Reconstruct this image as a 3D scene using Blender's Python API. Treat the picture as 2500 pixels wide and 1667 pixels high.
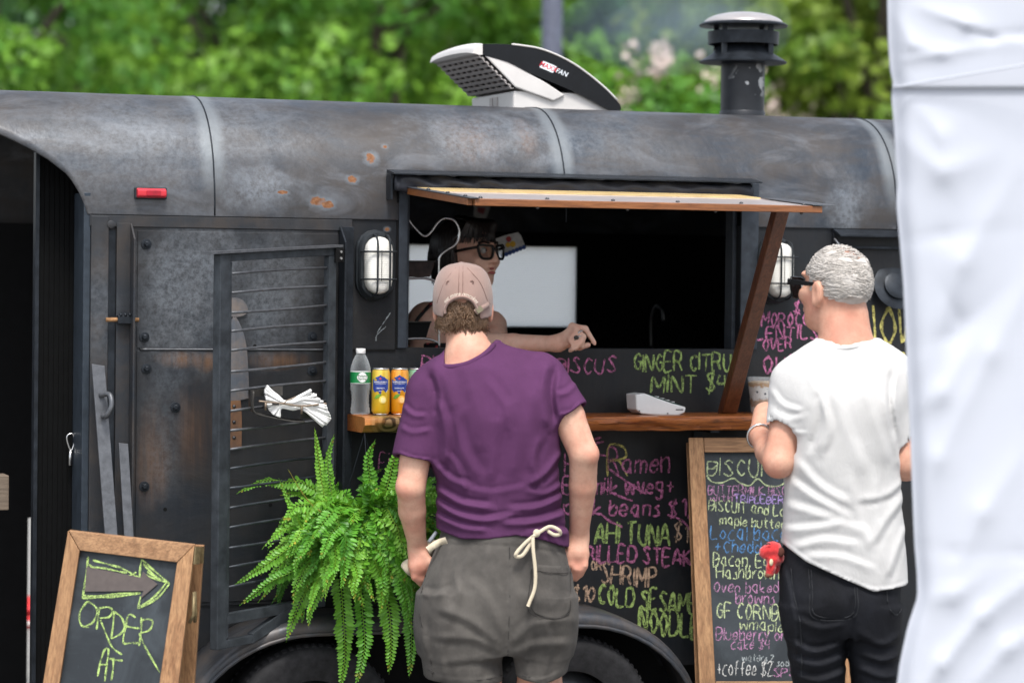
import bpy, bmesh, math, random
import numpy as np
from mathutils import Vector, Matrix
for _o in list(bpy.data.objects): bpy.data.objects.remove(_o)
S = bpy.context.scene
COL = S.collection
rnd = random.Random(7)
# ------------------------------------------------------------------ camera
TH = math.radians(19.5); FPX = 100/36*2500; PIT = (833.5-680)/FPX; ROL = .0122; ZC = 1.68; D0 = 9.11
FH = np.array([math.sin(TH), math.cos(TH), 0]); RH = np.array([math.cos(TH), -math.sin(TH), 0]); UP = np.array([0, 0, 1.])
CAM = -D0*FH + ZC*UP
_w = math.cos(PIT)*FH - math.sin(PIT)*UP
_u0 = math.sin(PIT)*FH + math.cos(PIT)*UP
_ex = math.cos(ROL)*RH + math.sin(ROL)*_u0
_eu = -math.sin(ROL)*RH + math.cos(ROL)*_u0
cam = bpy.data.cameras.new('camera'); camo = bpy.data.objects.new('camera', cam); COL.objects.link(camo); S.camera = camo
camo.matrix_world = Matrix(((_ex[0], _eu[0], -_w[0], CAM[0]), (_ex[1], _eu[1], -_w[1], CAM[1]), (_ex[2], _eu[2], -_w[2], CAM[2]), (0, 0, 0, 1)))
cam.lens = 100; cam.sensor_width = 36; cam.clip_start = .1; cam.clip_end = 2000
cam.dof.use_dof = True; cam.dof.focus_distance = 8.72; cam.dof.aperture_fstop = 2.2
# ------------------------------------------------------------------ sky, sun, exposure
SUN_EL, SUN_AZ = math.radians(62), math.radians(8)      # azimuth from the view direction's back, towards the left
W = bpy.data.worlds.new('World'); S.world = W; W.use_nodes = True
wn = W.node_tree; wn.nodes.clear()
sky = wn.nodes.new('ShaderNodeTexSky'); sky.sky_type = 'NISHITA'; sky.sun_disc = False
sky.air_density = 1.0; sky.dust_density = 3.0; sky.ozone_density = 1.0; sky.altitude = 50
hs = wn.nodes.new('ShaderNodeHueSaturation'); hs.inputs['Saturation'].default_value = .42
bg = wn.nodes.new('ShaderNodeBackground'); bg.inputs['Strength'].default_value = .135
wo = wn.nodes.new('ShaderNodeOutputWorld')
wn.links.new(sky.outputs[0], hs.inputs['Color']); wn.links.new(hs.outputs[0], bg.inputs['Color']); wn.links.new(bg.outputs[0], wo.inputs['Surface'])
_sd = -math.cos(SUN_EL)*(math.cos(SUN_AZ)*FH - math.sin(SUN_AZ)*RH)       # direction towards the sun, horizontal part
SUND = Vector((_sd[0], _sd[1], math.sin(SUN_EL)))
sky.sun_elevation = SUN_EL; sky.sun_rotation = math.atan2(SUND.x, SUND.y)
sl = bpy.data.lights.new('sun', 'SUN'); sl.energy = 1.5; sl.angle = math.radians(14); sl.color = (1, .965, .91)
so = bpy.data.objects.new('sun', sl); COL.objects.link(so); so.rotation_euler = SUND.to_track_quat('Z', 'Y').to_euler(); so.location = (0, -6, 12)
S.view_settings.view_transform = 'Standard'; S.view_settings.look = 'None'; S.view_settings.gamma = 1; S.view_settings.exposure = 1.1
S.view_settings.use_curve_mapping = False
S.cycles.max_bounces = 6; S.cycles.transparent_max_bounces = 12; S.cycles.volume_bounces = 0; S.cycles.caustics_reflective = False; S.cycles.caustics_refractive = False
# ------------------------------------------------------------------ photograph pixels (2500 wide) -> places
def ray(px, py): return _w + (px-1250)/FPX*_ex - (py-833.5)/FPX*_eu
def PY(px, py, Y=0.): d = ray(px, py); return CAM + d*((Y-CAM[1])/d[1])
def PD(px, py, D): d = ray(px, py); return CAM + d*(D/np.dot(d, FH))
def toV(p): q = np.asarray(p)-np.array([CAM[0], CAM[1], 0]); return np.stack([q@RH, q@FH, q@UP], -1)
def fromV(v): v = np.asarray(v); return v[..., :1]*RH + v[..., 1:2]*FH + v[..., 2:]*UP + np.array([CAM[0], CAM[1], 0])
def VD(px, py, D): return toV(PD(px, py, D))
# ------------------------------------------------------------------ objects
ORG = {}
def props(o, label=None, cat=None, group=None, kind=None):
    for k, v in (('label', label), ('category', cat), ('group', group), ('kind', kind)):
        if v: o[k] = v
    return o
def thing(name, label, cat, loc=(0, 0, 0), group=None):
    o = bpy.data.objects.new(name, None); COL.objects.link(o); o.empty_display_size = .1
    o.location = loc; ORG[o.name] = np.array(loc, float); return props(o, label, cat, group)
def obj(name, vf, mat, parent=None, smooth=False, bevel=0, label=None, cat=None, group=None, kind=None, base=None, sub=0, solid=0, vc=None, sharp=None):
    V, Fc = vf; V = np.asarray(V, float).reshape(-1, 3)
    org = ORG[parent.name] if parent else (np.array(base, float) if base is not None else np.array([V[:, 0].mean(), V[:, 1].mean(), V[:, 2].min()]))
    me = bpy.data.meshes.new(name); me.from_pydata((V-org).tolist(), [], [tuple(int(i) for i in f) for f in Fc]); 
    if vc is not None:
        a = me.color_attributes.new('tint', 'FLOAT_COLOR', 'POINT'); c = np.ones((len(V), 4)); c[:, :3] = np.asarray(vc).reshape(len(V), -1); a.data.foreach_set('color', c.ravel())
    me.validate()
    for m in (mat if isinstance(mat, (list, tuple)) else [mat]): me.materials.append(m)
    o = bpy.data.objects.new(name, me); COL.objects.link(o); ORG[o.name] = org
    if parent: o.parent = parent
    else: o.location = org
    if smooth:
        me.polygons.foreach_set('use_smooth', [True]*len(me.polygons))
        if sharp: me.set_sharp_from_angle(angle=math.radians(sharp))
    if bevel:
        b = o.modifiers.new('bevel', 'BEVEL'); b.width = bevel; b.segments = 2; b.limit_method = 'ANGLE'
    if sub: b = o.modifiers.new('sub', 'SUBSURF'); b.levels = b.render_levels = sub
    if solid: b = o.modifiers.new('solid', 'SOLIDIFY'); b.thickness = solid; b.offset = 0
    return props(o, label, cat, group, kind)
def copyof(o, parent, delta):
    c = o.copy(); COL.objects.link(c); c.parent = parent; c.location = Vector(o.location) + Vector(delta); ORG[c.name] = ORG[o.name]
    for k in ('label', 'category', 'group'):
        if k in c: del c[k]
    return c
# ------------------------------------------------------------------ shapes: each returns (verts, faces)
def join(*gs):
    V = []; F = []; n = 0
    for v, f in gs:
        v = np.asarray(v, float).reshape(-1, 3); V.append(v); F += [tuple(i+n for i in q) for q in f]; n += len(v)
    return np.concatenate(V), F
def box(x0, x1, y0, y1, z0, z1):
    v = [(x, y, z) for z in (z0, z1) for y in (y0, y1) for x in (x0, x1)]
    return v, [(0, 2, 3, 1), (4, 5, 7, 6), (0, 1, 5, 4), (2, 6, 7, 3), (0, 4, 6, 2), (1, 3, 7, 5)]
def pbox(px0, py0, px1, py1, Y0, Y1):
    a = PY(px0, (py0+py1)/2, Y0); b = PY(px1, (py0+py1)/2, Y0); c = PY((px0+px1)/2, py0, Y0); d = PY((px0+px1)/2, py1, Y0)
    return box(a[0], b[0], Y0, Y1, d[2], c[2])
def hexa(p8):  # 4 front corners, 4 back corners (same order)
    return p8, [(0, 1, 2, 3), (7, 6, 5, 4), (0, 4, 5, 1), (1, 5, 6, 2), (2, 6, 7, 3), (3, 7, 4, 0)]
def slab(c4, d):
    c4 = [np.array(c, float) for c in c4]; d = np.array(d, float); return hexa([*c4, *[c+d for c in c4]])
def frames(P, closed=False):
    P = np.asarray(P, float); n = len(P); T = np.gradient(P, axis=0)
    if closed: T = np.roll(P, -1, 0)-np.roll(P, 1, 0)
    T /= np.linalg.norm(T, axis=1)[:, None]+1e-12
    a = np.array([0, 0, 1.]) if abs(T[0][2]) < .9 else np.array([1., 0, 0])
    N = np.cross(T[0], a); N /= np.linalg.norm(N); Ns = [N]
    for i in range(1, n):
        N = Ns[-1]-T[i]*np.dot(Ns[-1], T[i]); Ns.append(N/(np.linalg.norm(N)+1e-12))
    Ns = np.array(Ns); return T, Ns, np.cross(T, Ns)
def tube(P, r, n=8, closed=False, cap=True):
    P = np.asarray(P, float); T, A, B = frames(P, closed); m = len(P); r = np.broadcast_to(np.asarray(r, float), (m,))
    t = np.linspace(0, 2*np.pi, n, endpoint=False)
    V = (P[:, None]+r[:, None, None]*(np.cos(t)[None, :, None]*A[:, None]+np.sin(t)[None, :, None]*B[:, None])).reshape(-1, 3)
    F = []
    for i in range(m if closed else m-1):
        j = (i+1) % m
        for k in range(n):
            l = (k+1) % n; F.append((i*n+k, i*n+l, j*n+l, j*n+k))
    if cap and not closed: F += [tuple(range(n))[::-1], tuple((m-1)*n+k for k in range(n))]
    return V, F
def lathe(prof, c, axis=(0, 0, 1), n=24, cap=True):
    ax = Vector(axis).normalized(); q = Vector((0, 0, 1)).rotation_difference(ax).to_matrix(); q = np.array(q)
    t = np.linspace(0, 2*np.pi, n, endpoint=False); V = []
    for r, z in prof: V.append(np.stack([r*np.cos(t), r*np.sin(t), np.full(n, z)], 1))
    V = np.concatenate(V)@q.T+np.array(c, float); F = []
    for i in range(len(prof)-1):
        for k in range(n):
            l = (k+1) % n; F.append((i*n+k, i*n+l, (i+1)*n+l, (i+1)*n+k))
    if cap: F += [tuple(range(n))[::-1], tuple((len(prof)-1)*n+k for k in range(n))]
    return V, F
def prism(poly, d):  # polygon of 3D points extruded by vector d
    P = [np.array(p, float) for p in poly]; n = len(P); d = np.array(d, float)
    return [*P, *[p+d for p in P]], [tuple(range(n)), tuple(range(2*n-1, n-1, -1))]+[(i, i+n, (i+1) % n+n, (i+1) % n) for i in range(n)]
def ball(c, r, n=14, m=9, R=None):
    r = np.broadcast_to(np.asarray(r, float), (3,)); a = np.linspace(0, np.pi, m); t = np.linspace(0, 2*np.pi, n, endpoint=False)
    V = np.array([[np.sin(x)*np.cos(y), np.sin(x)*np.sin(y), np.cos(x)] for x in a for y in t])*r
    if R is not None: V = V@np.asarray(R).T
    F = [(i*n+k, i*n+(k+1) % n, (i+1)*n+(k+1) % n, (i+1)*n+k) for i in range(m-1) for k in range(n)]
    return V+np.array(c, float), F
def ss(P, n=8, closed=False):  # Catmull-Rom through points
    P = np.asarray(P, float); m = len(P); out = []
    g = (lambda i: P[i % m]) if closed else (lambda i: P[min(max(i, 0), m-1)])
    for i in range(m if closed else m-1):
        p0, p1, p2, p3 = g(i-1), g(i), g(i+1), g(i+2)
        for t in np.arange(n)/n:
            out.append(.5*((2*p1)+(-p0+p2)*t+(2*p0-5*p1+4*p2-p3)*t*t+(-p0+3*p1-3*p2+p3)*t**3))
    if not closed: out.append(P[-1])
    return np.array(out)
# ------------------------------------------------------------------ materials
class M:
    def __init__(s, name, rough=.6, metal=0., spec=.5):
        s.m = bpy.data.materials.new(name); s.m.use_nodes = True; s.t = s.m.node_tree; s.b = s.t.nodes['Principled BSDF']
        s.b.inputs['Roughness'].default_value = rough; s.b.inputs['Metallic'].default_value = metal; s.b.inputs['Specular IOR Level'].default_value = spec
        s._pos = None
    def n(s, ty, props=None, **ins):
        x = s.t.nodes.new(ty)
        for k, v in (props or {}).items(): setattr(x, k, v)
        for k, v in ins.items(): s.put(x, k, v)
        return x
    def put(s, node, key, v):
        i = node.inputs[int(key[1:])] if (key[0] == 'i' and key[1:].isdigit()) else node.inputs[key.replace('_', ' ')]
        if hasattr(v, 'is_output') or isinstance(v, bpy.types.NodeSocket): s.t.links.new(v, i)
        else:
            if isinstance(v, (tuple, list)) and i.type == 'RGBA' and len(v) == 3: v = (*v, 1)
            i.default_value = v
    def pos(s, scale=None, obj=False):
        if obj: o = s.n('ShaderNodeTexCoord').outputs['Object']
        else:
            if s._pos is None: s._pos = s.n('ShaderNodeNewGeometry').outputs['Position']
            o = s._pos
        return s.n('ShaderNodeMapping', None, Vector=o, Scale=scale).outputs[0] if scale else o
    def noise(s, scale, detail=4, rough=.55, vec=None, dist=0, col=False):
        if vec is None and not col:
            key = (scale, detail, rough, dist); s._nz = getattr(s, '_nz', {})
            if key not in s._nz: s._nz[key] = s.n('ShaderNodeTexNoise', None, Vector=s.pos(), Scale=scale, Detail=detail, Roughness=rough, Distortion=dist).outputs[0]
            return s._nz[key]
        x = s.n('ShaderNodeTexNoise', None, Vector=vec or s.pos(), Scale=scale, Detail=detail, Roughness=rough, Distortion=dist); return x.outputs[1 if col else 0]
    def ramp(s, f, *st):
        x = s.n('ShaderNodeValToRGB', None, Fac=f); e = x.color_ramp.elements
        while len(e) < len(st): e.new(.5)
        for k, (p, c) in zip(e, st): k.position = p; k.color = (c, c, c, 1) if isinstance(c, (int, float)) else (*c, 1)
        return x.outputs[0]
    def mix(s, f, a, b, mode='MIX'):
        x = s.n('ShaderNodeMix', {'data_type': 'RGBA', 'blend_type': mode}); s.put(x, 'i0', f); s.put(x, 'i6', a); s.put(x, 'i7', b); return x.outputs[2]
    def math(s, op, a, b=0., c=0.):
        x = s.n('ShaderNodeMath', {'operation': op}); s.put(x, 'i0', a); s.put(x, 'i1', b); s.put(x, 'i2', c); return x.outputs[0]
    def xyz(s, v=None):
        x = s.n('ShaderNodeSeparateXYZ', None, Vector=v or s.pos()); return x.outputs
    def spot(s, c, r, soft=.4, warp=.6, ws=8., scale=(1, 1, 1)):   # noisy-edged patch at place c
        d = s.n('ShaderNodeVectorMath', {'operation': 'SUBTRACT'}, i0=s.pos(), i1=tuple(map(float, c))).outputs[0]
        d = s.n('ShaderNodeVectorMath', {'operation': 'MULTIPLY'}, i0=d, i1=scale).outputs[0]
        l = s.n('ShaderNodeVectorMath', {'operation': 'LENGTH'}, i0=d).outputs['Value']
        nz = s.noise(float(2**round(math.log2(ws/r*.12))), 4, .65); q = s.math('ADD', s.math('DIVIDE', l, r), s.math('MULTIPLY', s.math('SUBTRACT', nz, .5), warp*2))
        return s.ramp(q, (1-soft, 1.), (1., 0.))
    def col(s, v): s.put(s.b, 'Base Color', v); return s
    def set(s, **k):
        for a, v in k.items(): s.put(s.b, a, v)
        return s
    def bump(s, h, strength=.3, dist=.01):
        s.put(s.b, 'Normal', s.n('ShaderNodeBump', None, Height=h, Strength=strength, Distance=dist).outputs[0]); return s
def plain(name, c, rough=.6, metal=0., var=.25, nscale=30, bump=0., **k):
    m = M(name, rough, metal, .5 if max(c) > .06 else .22); z = m.noise(nscale, 5, .6)
    m.col(m.mix(m.ramp(z, (.3, 0.), (.7, 1.)), tuple(x*(1-var) for x in c), tuple(min(x*(1+var), 1) for x in c)))
    if bump: m.bump(m.noise(nscale*3, 4, .6), bump, .004)
    m.set(**k); return m.m
# ================================================================== MATERIALS OF THE TRAILER
def steel(name, dark=1., rust=(), scuff=(), bands=(), brown=.5, rough=.42, metal=.25, spec=.3, stain=(), smear=0.):
    m = M(name, rough, metal, spec)
    big = m.noise(2.2, 6, .62, dist=.6); mid = m.noise(9, 5, .68); fine = m.noise(55, 3, .7)
    streak = m.noise(5, 6, .65, m.pos((9, 9, .55)))
    c = m.mix(m.ramp(big, (.32, 0.), (.68, 1.)), (.028*dark, .039*dark, .055*dark), (.058*dark, .056*dark, .056*dark))
    c = m.mix(m.math('MULTIPLY', m.ramp(mid, (.42, 0.), (.72, 1.)), brown), c, (.085*dark, .070*dark, .060*dark))
    c = m.mix(m.math('MULTIPLY', m.ramp(streak, (.5, 0.), (.78, 1.)), .22), c, (.105*dark, .115*dark, .13*dark))
    c = m.mix(m.math('MULTIPLY', m.ramp(fine, (.58, 0.), (.75, 1.)), .14), c, (.13*dark, .13*dark, .135*dark))
    if smear:
        sm_ = m.noise(3.2, 5, .6, m.pos((1.0, 2.2, 4.5)), .8); c = m.mix(m.ramp(sm_, (.38, smear), (.56, 0.)), c, (.052, .045, .041)); sm2 = m.noise(2.6, 5, .62, m.pos((1.3, 2., 3.)), 1.2); c = m.mix(m.math('MULTIPLY', m.ramp(sm2, (.50, 0.), (.72, 1.)), smear), c, (.15, .16, .178))
    for (p, r, a, sc) in stain:
        c = m.mix(m.math('MULTIPLY', m.math('MULTIPLY', m.spot(p, r, .9, .45, 6, sc), m.ramp(streak, (.35, .2), (.6, 1.))), a), c, (.20, .095, .035))
    for (p, r, a, sc) in scuff:
        k = m.math('MULTIPLY', m.spot(p, r, .75, .75, 9, sc), m.ramp(m.noise(60, 4, .75), (.35, .25), (.62, 1.)))
        c = m.mix(m.math('MULTIPLY', k, a), c, (.19, .21, .235))
    for x, w in bands:
        X = m.xyz()[0]; d = m.math('ABSOLUTE', m.math('SUBTRACT', X, x))
        d = m.math('ADD', m.math('DIVIDE', d, w), m.math('MULTIPLY', m.math('SUBTRACT', m.noise(7, 4), .5), .7))
        k = m.ramp(d, (.45, 1.), (1., 0.)); zz = m.ramp(m.math('MULTIPLY', m.math('SUBTRACT', m.xyz()[2], 1.87), 5.), (.15, 0.), (.9, 1.))
        c = m.mix(m.math('MULTIPLY', m.math('MULTIPLY', k, zz), .7), c, (.185, .205, .22))
    rr = m.ramp(mid, (.3, rough-.1), (.7, rough+.14))
    for (p, r, sc) in rust:
        halo = m.spot(p, r*1.7, .5, .5, 7, sc); k = m.spot(p, r, .25, .55, 10, sc)
        c = m.mix(m.math('MULTIPLY', halo, .5), c, (.17, .195, .22))
        rc = m.mix(m.ramp(m.noise(90, 4), (.35, 0.), (.65, 1.)), (.17, .072, .032), (.27, .135, .07))
        c = m.mix(k, c, rc); rr = m.mix(k, rr, (.85, .85, .85))
    m.col(c); m.put(m.b, 'Roughness', rr)
    m.bump(m.math('ADD', m.math('MULTIPLY', big, 1.), m.math('MULTIPLY', fine, .05)), .22, .03)
    return m.m
def wood(name, dark, light, scale=1., axis='X', rough=.45, knots=0., coat=.0):
    m = M(name, rough); s = {'X': (1.2, 14, 14), 'Z': (14, 14, 1.2), 'D': (14, 5, 2)}[axis]
    v = m.pos(tuple(x*scale for x in s)); a = m.noise(2.2, 6, .6, v, 1.2); b = m.noise(9, 4, .6, v, .4); big = m.noise(3., 3, .5)
    c = m.mix(m.ramp(a, (.33, 0.), (.67, 1.)), dark, light)
    c = m.mix(m.math('MULTIPLY', m.ramp(b, (.45, 0.), (.62, 1.)), .5), c, tuple(x*.45 for x in dark))
    c = m.mix(m.math('MULTIPLY', m.ramp(big, (.35, 0.), (.65, 1.)), .35), c, tuple(x*.55 for x in light))
    m.col(c).set(Coat_Weight=coat, Coat_Roughness=.25); m.bump(b, .35, .003); return m.m
def slate(name, smud=.5):
    m = M(name, .62); a = m.noise(3.5, 6, .65, dist=1.5); b = m.noise(6, 5, .7, m.pos((7, 7, 1.)))
    c = m.mix(m.math('MULTIPLY', m.ramp(a, (.42, 0.), (.8, 1.)), smud), (.012, .017, .022), (.085, .105, .12))
    c = m.mix(m.math('MULTIPLY', m.ramp(b, (.6, 0.), (.8, 1.)), smud*.6), c, (.11, .14, .155)); m.col(c); return m.m
def chalk(name, c):
    m = M(name, .9); z = m.noise(420, 3, .6); p = m.b
    m.col(m.mix(m.ramp(m.noise(90, 3), (.3, 0.), (.7, 1.)), tuple(x*.7 for x in c), c))
    m.set(Alpha=m.ramp(m.math('ADD', z, m.math('MULTIPLY', m.noise(45, 3), .5)), (.60, .06), (.86, .95))); return m.m
RUSTS = [(PY(912, 384, .0), .021, (1, .4, 1)), (PY(944, 357, .03), .011, (1, .4, 1.3)), (PY(862, 437), .017, (1, .5, 1.4)), (PY(775, 491), .021, (.75, .5, 1.5)), (PY(800, 500), .016, (.8, .5, 1.2)), (PY(690, 470), .011, (.6, .5, 1.6))]
XS = [PY(523, 530)[0], PY(1382, 420)[0], PY(2190, 430)[0]]
SCF = [(PY(640, 465), .115, .75, (.8, .4, 1.3)), (PY(1150, 320, .06), .14, .55, (.6, .4, 1.)), (PY(1290, 330, .06), .12, .4, (.6, .4, 1)), (PY(560, 300, .1), .22, .35, (.4, .3, 1)), (PY(300, 400), .3, .3, (.6, .4, 1)), (PY(2060, 530), .07, .7, (1, .4, .7)), (PY(2080, 480), .1, .4, (1, .4, .8)), (PY(1780, 560), .06, .7, (1.6, .5, .5)), (PY(1500, 330, .08), .2, .3, (.5, .4, 1))]
m_shell = steel('patinated roof steel', 1.02, RUSTS, SCF, [(x, .048) for x in XS]+[], .5, .44, .3, .32, [(PY(1160, 330, .06), .09, .35, (.7, .4, .8)), (PY(1290, 325, .06), .06, .4, (1.2, .4, .6))], .55)
m_wall = steel('black wall steel', .36, [(PY(848, 830), .012, (1.6, 1, .35)), (PY(845, 870), .012, (1.6, 1, .4)), (PY(945, 560), .012, (1.4, 1, 1.8))], [(PY(1785, 520), .05, .6, (2, 1, .4))], (), .25, .46, .15)
_dr = []
_ds = [(PY(440, 876), .075, .75, (.8, 1, 2.2)), (PY(505, 884), .045, .9, (1, 1, 1.2)), (PY(680, 880), .085, .7, (.8, 1, 2.4)), (PY(370, 1120), .09, .4, (1.3, 1, .5)), (PY(470, 1060), .10, .3, (1, 1, .6)), (PY(240, 700), .05, .4, (1, 1, .3))]
m_door = steel('blotched door steel', .46, _dr+[], [(PY(460, 690), .22, .62, (1, 1, .72)), (PY(660, 680), .2, .45, (1, 1, .8)), (PY(660, 800), .14, .3, (1, 1, 1)), (PY(400, 1080), .2, .22, (2, 1, .7))], (), .45, .42, .2, .3, _ds)
m_jamb = steel('brown stained jamb steel', .66, [], [(PY(240, 760), .12, .3, (2, 1, .5))], (), .9, .5, .2)
m_bar = plain('grey steel bar', (.10, .105, .115), .45, .5, .3, 40, .1)
m_iron = plain('black iron', (.020, .024, .030), .4, .35, .4, 25, .15)
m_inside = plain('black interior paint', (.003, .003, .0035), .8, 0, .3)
m_rubber = plain('tyre rubber', (.022, .022, .024), .75, 0, .35, 40, .3)
m_fend = steel('fender steel', 1.3, [], [], (), 1., .42, .3)
m_bolt = plain('bolt steel', (.10, .10, .105), .35, .8, .3)
m_wire = plain('bright wire', (.55, .55, .55), .25, .9, .1)
m_wood_c = wood('live edge counter wood', (.20, .060, .018), (.46, .20, .075), 1.0, 'X', .34, coat=.35)
m_wood_f = wood('stained flap wood', (.17, .055, .016), (.33, .125, .040), 1.6, 'X', .4, coat=.2)
m_wood_b = wood('dark stained brace wood', (.085, .026, .011), (.17, .058, .024), 1.2, 'Z', .4, coat=.25)
m_wood_s = wood('weathered sign wood', (.24, .115, .050), (.46, .26, .125), 1.5, 'Z', .7)
m_wood_sx = wood('weathered sign wood across', (.22, .11, .05), (.44, .25, .125), 1.5, 'X', .7)
m_slate = slate('chalkboard slate', .55); m_slate2 = slate('menu slate', .45)
CH = {k: chalk(k+' chalk', c) for k, c in dict(green=(.52, .72, .22), pink=(.70, .22, .44), yellow=(.80, .72, .22), peach=(.80, .55, .38), blue=(.10, .27, .55), violet=(.52, .36, .78), white=(.70, .70, .68), pale=(.62, .72, .40), mauve=(.50, .25, .43), grey=(.40, .44, .45)).items()}
# ================================================================== GROUND
gm = M('pale gravel lot', .9); gz = gm.noise(.5, 6, .7); g2 = gm.noise(40, 4, .7)
gm.col(gm.mix(gm.ramp(g2, (.3, 0.), (.7, 1.)), gm.mix(gm.ramp(gz, (.35, 0.), (.65, 1.)), (.15, .145, .135), (.22, .215, .20)), (.28, .275, .265))); gm.bump(g2, .5, .02)
obj('ground', ([(-400, -400, 0), (400, -400, 0), (400, 400, 0), (-400, 400, 0)], [(0, 1, 2, 3)]), gm.m, kind='structure', base=(0, 0, 0))
# ================================================================== TRAILER BODY
T = thing('food_trailer', 'black patinated steel horse trailer turned food stall with open serving window', 'food trailer', (0, 0, 0))
ZT = PY(522, 527)[2]; ZR = ZT+.385; DEP = 1.95; ZF = .50
XL = PY(217, 900)[0]; XR = XL+4.1
prof = [(-.006, ZT-.003)]
for t in np.linspace(0, 90, 19)[0:]:
    a = math.radians(t); prof.append((-.006+.33*(1-math.cos(a))**1.12, ZT+.385*math.sin(a)))
for k in range(1, 8): prof.append((.324+(DEP-.648)*k/8, ZR+.02*math.sin(math.pi*k/8)))
prof += [(DEP-y, z) for y, z in prof[:20][::-1]]
pz = [p[1] for p in prof[:20]]; py_ = [p[0] for p in prof[:20]]
ex, ez = [], []
for (a, b) in [(214, 523), (207, 500), (200, 485), (185, 452), (160, 420), (130, 396), (90, 370), (40, 344), (0, 325), (-60, 300), (-130, 278)]:
    y = 0.
    for _ in range(12): p = PY(a, b, y); y = float(np.interp(p[2], pz, py_))
    ex.append(p[0]); ez.append(p[2])
def xedge(i):
    y, z = prof[i]
    return float(np.interp(z, ez, ex)) if i < 20 and z < ez[-1] else (ex[-1]-.02 if i < 20 else ex[-1]-.05)
wl, wr = PY(992, 700)[0], PY(1806, 700)[0]; wb, wt = PY(1400, 851)[2], PY(1400, 452)[2]
icut = next(i for i in range(20) if prof[i][1] >= wt); prof[icut] = (prof[icut][0], wt)
cols = list(np.linspace(XL+.02, wl, 15))+list(np.linspace(wl, wr, 22)[1:])+list(np.linspace(wr, XR, 20)[1:]); NC = len(cols)+4; V = []; Fq = []
for i, (y, z) in enumerate(prof):
    xe = xedge(i); row = list(np.linspace(xe, cols[0], 6)[:-1])+cols
    V += [(x, y, z) for x in row]
for i in range(len(prof)-1):
    for j in range(NC):
        xm = (V[i*(NC+1)+j][0]+V[i*(NC+1)+j+1][0])/2 if j > 5 else -99
        if i < icut and wl < xm < wr: continue
        a = i*(NC+1)+j; Fq.append((a, a+1, a+NC+2, a+NC+1))
o = obj('roof_shell', (V, Fq), m_shell, T, True, label='rounded grey-brown patinated roof shell'); mo = o.modifiers.new('solid', 'SOLIDIFY'); mo.thickness = .008; mo.offset = -1
for x in XS:
    obj('weld_seam', tube([(x, y-.001 if k < 19 else y, z+.001) for k, (y, z) in enumerate(prof[1:24])], .0024, 6), m_iron, o, True)
# wall with the serving window
zb = .42
obj('side_wall', join(box(XL, wl, 0, .03, zb, ZT), box(wr, XR, 0, .03, zb, ZT), box(wl, wr, 0, .03, zb, wb)), m_wall, T, label='black steel side wall with serving window cut out')
# far wall with a low opening at its end, floor, bulkheads
fo0, fo1 = PY(64, 1400, DEP)[0], PY(92, 1400, DEP)[0]; fz = PY(80, 1262, DEP)[2]
b0, b1 = PY(985, 700, DEP-.02)[0], PY(1406, 700, DEP-.02)[0]; bz0, bz1 = PY(1200, 797, DEP-.02)[2], PY(1200, 600, DEP-.02)[2]
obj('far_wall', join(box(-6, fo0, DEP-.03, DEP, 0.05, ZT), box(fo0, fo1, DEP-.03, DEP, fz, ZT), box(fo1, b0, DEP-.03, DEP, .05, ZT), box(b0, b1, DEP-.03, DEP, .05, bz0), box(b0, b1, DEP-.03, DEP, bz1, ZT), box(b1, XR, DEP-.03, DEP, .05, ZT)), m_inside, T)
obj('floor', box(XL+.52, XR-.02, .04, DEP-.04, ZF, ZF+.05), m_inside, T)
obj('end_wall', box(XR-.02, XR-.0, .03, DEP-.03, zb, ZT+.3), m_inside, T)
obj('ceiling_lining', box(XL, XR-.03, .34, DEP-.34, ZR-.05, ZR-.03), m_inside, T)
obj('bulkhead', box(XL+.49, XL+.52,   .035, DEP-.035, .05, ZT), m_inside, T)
# translucent ribbed pane in the far wall
pm = M('ribbed translucent pane', .5)
tr = pm.n('ShaderNodeBsdfTranslucent', None, Color=(.98, 1., 1.)); df = pm.n('ShaderNodeBsdfDiffuse', None, Color=(.8, .84, .84)); ms = pm.n('ShaderNodeMixShader', None, Fac=.08, i1=tr.outputs[0], i2=df.outputs[0])
pm.t.links.new(ms.outputs[0], pm.t.nodes['Material Output'].inputs[0])
gs = []; nr = 34
Vr = []; Fr = []
for k in range(nr*2+1):
    z = bz0+(bz1-bz0)*k/(nr*2); y = DEP-.02+(.004 if k % 2 else 0); Vr += [(b0, y, z), (b1, y, z)]
Fr = [(2*k, 2*k+1, 2*k+3, 2*k+2) for k in range(nr*2)]
obj('back_window_pane', (Vr, Fr), pm.m, T, label='bright ribbed translucent back window')
obj('back_window_post', box(b0+.0, b0+.012, DEP-.05, DEP-.031, bz0-.02, bz1+.02), m_iron, T)
# recessed ribbed panel in the open left end
ra0, ra1 = PY(92, 900, .16)[0], PY(203, 900, .16)[0]
NB = 9; w = (ra1-ra0)/NB
pn = obj('end_panel', box(ra0, ra1, .165, .185, .05, PY(140, 390, .16)[2]+.03), m_inside, T, label='black ribbed panel inside open left end')
for k in range(NB): obj('panel_rib', box(ra0+w*k+.002, ra0+w*(k+1)-.002, .158, .164, .05, PY(140, 390, .16)[2]+.02), plain('black ribbed board', (.0025, .0028, .003), .8, Specular_IOR_Level=.12) if k == 0 else bpy.data.materials['black ribbed board'], pn)
obj('panel_edge_strip', box(ra0-.012, ra0, .15, .19, .05, PY(95, 372, .16)[2]), m_iron, T)
obj('jamb_strip', pbox(200, 470, 217, 1660, -.004, .15), plain('blue black jamb', (.035, .045, .058), .4, .2), T, bevel=.002)
for (a, b) in [(192, 556), (194, 812), (193, 1058)]:
    p = PY(a, b, .15); obj('bolt', lathe([(.010, 0), (.009, .006), (.004, .010)], p+np.array([0, .004, 0]), (0, -1, 0), 10), m_bolt, T, True)
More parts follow.
